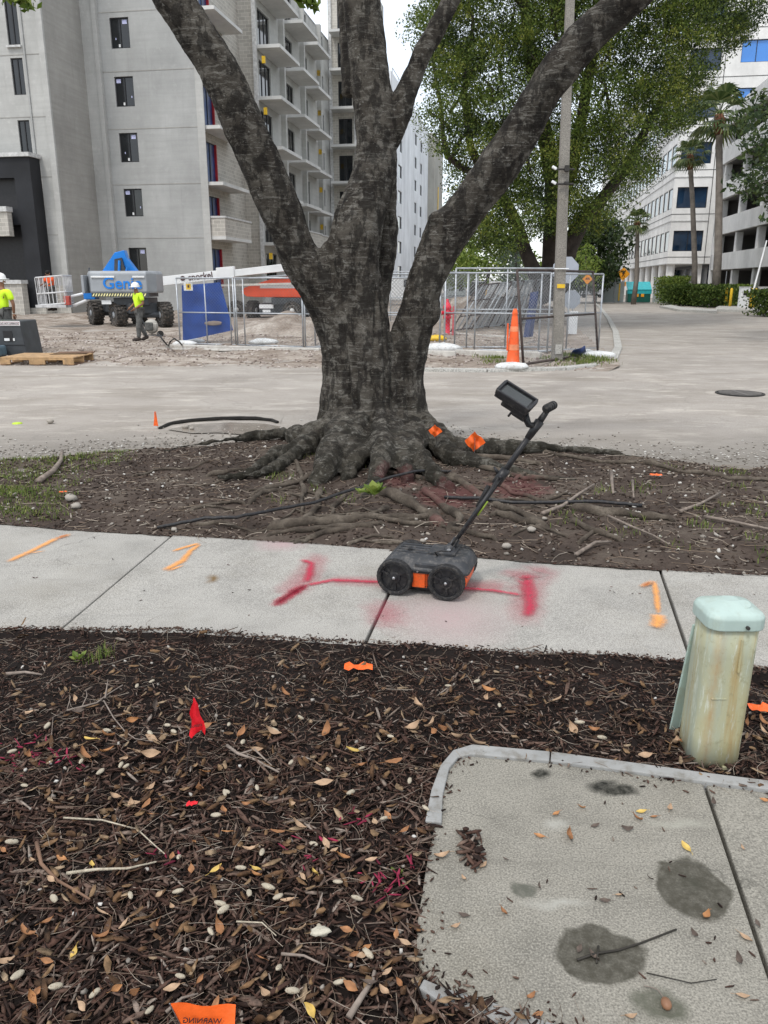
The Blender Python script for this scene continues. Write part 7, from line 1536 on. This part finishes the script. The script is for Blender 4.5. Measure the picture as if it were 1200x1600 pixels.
# person builder
def person(label, loc, rz, sc, shirt, pose, helmet=True, trou=M_TROU, sleeves=True, hair=False):
    t = thing('person', label, 'person', loc, rz); t.scale = (sc,)*3
    J = dict(pel=(0, 0, .94), sp=(0, 0, 1.12), ch=(0, 0, 1.32), nk=(0, -.01, 1.48), hd=(0, -.02, 1.60), lh=(.09, 0, .92), rh=(-.09, 0, .92), lk=(.10, -.02, .50), rk=(-.10, -.02, .50), la=(.10, .02, .09), ra=(-.10, .02, .09), lt=(.11, -.14, .04), rt=(-.11, -.14, .04),
             ls=(.19, 0, 1.40), rs=(-.19, 0, 1.40), le=(.24, .02, 1.12), re=(-.24, .02, 1.12), lw=(.24, -.08, .88), rw=(-.24, -.08, .88)); J.update(pose)
    J = {k: Vector(v) for k, v in J.items()}
    def sk(name, keys, edges, rs, m): return skin(name, [J[k] for k in keys], [(keys.index(a), keys.index(b)) for a, b in edges], rs, m, t, 2)
    keys = ['pel', 'sp', 'ch', 'nk', 'hd', 'lh', 'lk', 'la', 'lt', 'rh', 'rk', 'ra', 'rt', 'ls', 'le', 'lw', 'rs', 're', 'rw']
    ed = [('pel', 'sp'), ('sp', 'ch'), ('ch', 'nk'), ('nk', 'hd'), ('pel', 'lh'), ('lh', 'lk'), ('lk', 'la'), ('la', 'lt'), ('pel', 'rh'), ('rh', 'rk'), ('rk', 'ra'), ('ra', 'rt'), ('ch', 'ls'), ('ls', 'le'), ('le', 'lw'), ('ch', 'rs'), ('rs', 're'), ('re', 'rw')]
    body = sk('body', keys, ed, [.11, .10, .12, .055, .09, .085, .055, .04, .035, .085, .055, .04, .035, .05, .04, .03, .05, .04, .03], M_SKIN)
    k2 = ['pel', 'sp', 'ch', 'ls', 'rs', 'lm', 'rm', 'nb']; J['lm'] = J['ls'].lerp(J['le'], .75); J['rm'] = J['rs'].lerp(J['re'], .75); J['nb'] = J['ch'].lerp(J['nk'], .6)
    sk('shirt', k2, [('pel', 'sp'), ('sp', 'ch'), ('ch', 'ls'), ('ls', 'lm'), ('ch', 'rs'), ('rs', 'rm'), ('ch', 'nb')], [(.155, .125), (.15, .12), (.16, .13), .082, .082, .07, .07, .075], shirt)
    k3 = ['pel', 'lh', 'lk', 'la', 'rh', 'rk', 'ra']; sk('trousers', k3, [('pel', 'lh'), ('lh', 'lk'), ('lk', 'la'), ('pel', 'rh'), ('rh', 'rk'), ('rk', 'ra')], [.12, .11, .085, .065, .11, .085, .065], trou)
    for a, b in (('la', 'lt'), ('ra', 'rt')): MB().tube([J[a]+Vector((0, .05, -.03)), J[a]+Vector((0, 0, -.02)), J[b]+Vector((0, 0, .01)), J[b]+Vector((0, -.06, .0))], [.045, .06, .05, .03], 10).build('boot', M_BOOT, t, True)
    h = J['hd']
    if helmet:
        hm = MB().lathe([(.0, .0), (.125, .0), (.128, .03), (.115, .085), (.08, .13), (.03, .15), (.001, .152)], c=h+Vector((0, .01, .045)), n=18).build('hard_hat', M_HAT, t, True); MB().lathe([(.12, 0), (.165, -.005), (.165, .008), (.12, .012)], c=h+Vector((0, -.02, .05)), n=18).build('brim', M_HAT, hm, True)
    if hair or not helmet: MB().blob(h+Vector((0, .02, .05)), .105, .11, .09, 12, 8).build('hair', M_HAIR, t, True)
    fm = MB().blob(h+Vector((0, -.10, -.01)), .016, .022, .02, 6, 5); fm.blob(h+Vector((0, -.085, -.055)), .03, .01, .008, 6, 4); fm.blob(h+Vector((.1, .01, -.0)), .012, .02, .03, 6, 5); fm.blob(h+Vector((-.1, .01, 0)), .012, .02, .03, 6, 5); fm.build('facial_features', M_SKIN, t, True)
    ey = MB().blob(h+Vector((.035, -.088, .02)), .012, .008, .008, 6, 4); ey.blob(h+Vector((-.035, -.088, .02)), .012, .008, .008, 6, 4); ey.build('eyes', M_HAIR, t)
    for w_, e_ in (('lw', 'le'), ('rw', 're')):
        d = (J[w_]-J[e_]).normalized(); s1 = d.orthogonal().normalized(); hb_ = MB().blob(J[w_]+d*.05, .035, .035, .045, 8, 6)
        for q in range(4): hb_.tube([J[w_]+d*.06+s1*(.012*(q-1.5)), J[w_]+d*(.115+.01*(q in (1, 2)))+s1*(.014*(q-1.5))+Vector((0, -.012, -.01)), J[w_]+d*.135+s1*(.014*(q-1.5))+Vector((0, -.03, -.02))], [.009, .008, .006], 5)
        hb_.tube([J[w_]+d*.02+s1*.03, J[w_]+d*.06+s1*.05, J[w_]+d*.09+s1*.045], [.011, .009, .007], 5); hb_.build('hand', M_SKIN, t, True)
    return t
pw = G(216, 535); person('worker in hi vis yellow shirt and white hard hat walking across the dirt', (pw.x+.10, pw.y, .03), math.radians(-50), .93, M_HIVIS,
    dict(lk=(.10, -.10, .50), la=(.10, -.12, .10), lt=(.10, -.27, .05), rk=(-.10, .02, .50), ra=(-.10, .22, .14), rt=(-.10, .10, .05), hd=(0, -.07, 1.57), nk=(0, -.04, 1.46), le=(.24, .05, 1.14), lw=(.16, -.18, 1.0), re=(-.24, -.02, 1.14), rw=(-.12, -.22, 1.02)), True, hair=False)
pl_ = T(4, 520, 19.6); person('worker in hi vis yellow shirt and white hard hat standing behind the grey machine', (pl_.x+.10, 19.6, .05), math.radians(150), 1.02, M_HIVIS, dict(ls=(.24, 0, 1.38), rs=(-.24, 0, 1.38), le=(.30, -.05, 1.1), re=(-.30, -.05, 1.1)), True)
bp = GL.location+Vector((-3.0, .75, .60)); person('worker in orange shirt standing in the lift basket', bp, math.radians(-30), .93, M_HIOR, dict(hd=(0, -.10, 1.5), nk=(0, -.08, 1.42), ch=(0, -.04, 1.28), ls=(.19, -.05, 1.35), rs=(-.19, -.05, 1.35), le=(.23, -.15, 1.12), re=(-.23, -.15, 1.12), lw=(.18, -.32, 1.05), rw=(-.18, -.32, 1.05)), False, hair=True)
# plate compactor behind the walking worker
pc = G(238, 528); t = thing('plate_compactor', 'dusty grey compacting machine on the dirt right behind the walking worker', 'machine', (pc.x, pc.y, .03), .3)
MB().box(-.3, .3, -.2, .2, 0, .06).build('plate', M_DKGREY, t, bevel=.01); MB().blob((0, 0, .32), .2, .17, .22, 12, 8, .08).build('engine', M_CMU, t, True); MB().box(-.2, .05, -.18, .18, .2, .45).build('engine_cover', M_TROU, t, bevel=.03)
MB().tube([(-.15, -.15, .2), (-.35, -.15, .8), (-.4, -.15, .9), (-.4, .15, .9), (-.35, .15, .8), (-.15, .15, .2)], .018, 6).build('handle', M_DKGREY, t); MB().lathe([(.1, -.04), (.1, .04)], n=12, M=Matrix.Translation((.25, -.15, .1)) @ Matrix.Rotation(1.57, 4, 'X')).build('wheel', M_RUB, t)
P_ = [T(246, 520, 23.4), G(256, 533, .25), G(263, 541, .05), G(266, 534, .35), G(272, 529, .4), G(280, 534, .25), G(286, 541, .05)]
tag(MB().tube(P_, .02, 6).build('hose', M_CABLE, smooth=True), 'thin dark hose looping up from the dirt at the left end of the fence', 'hose')
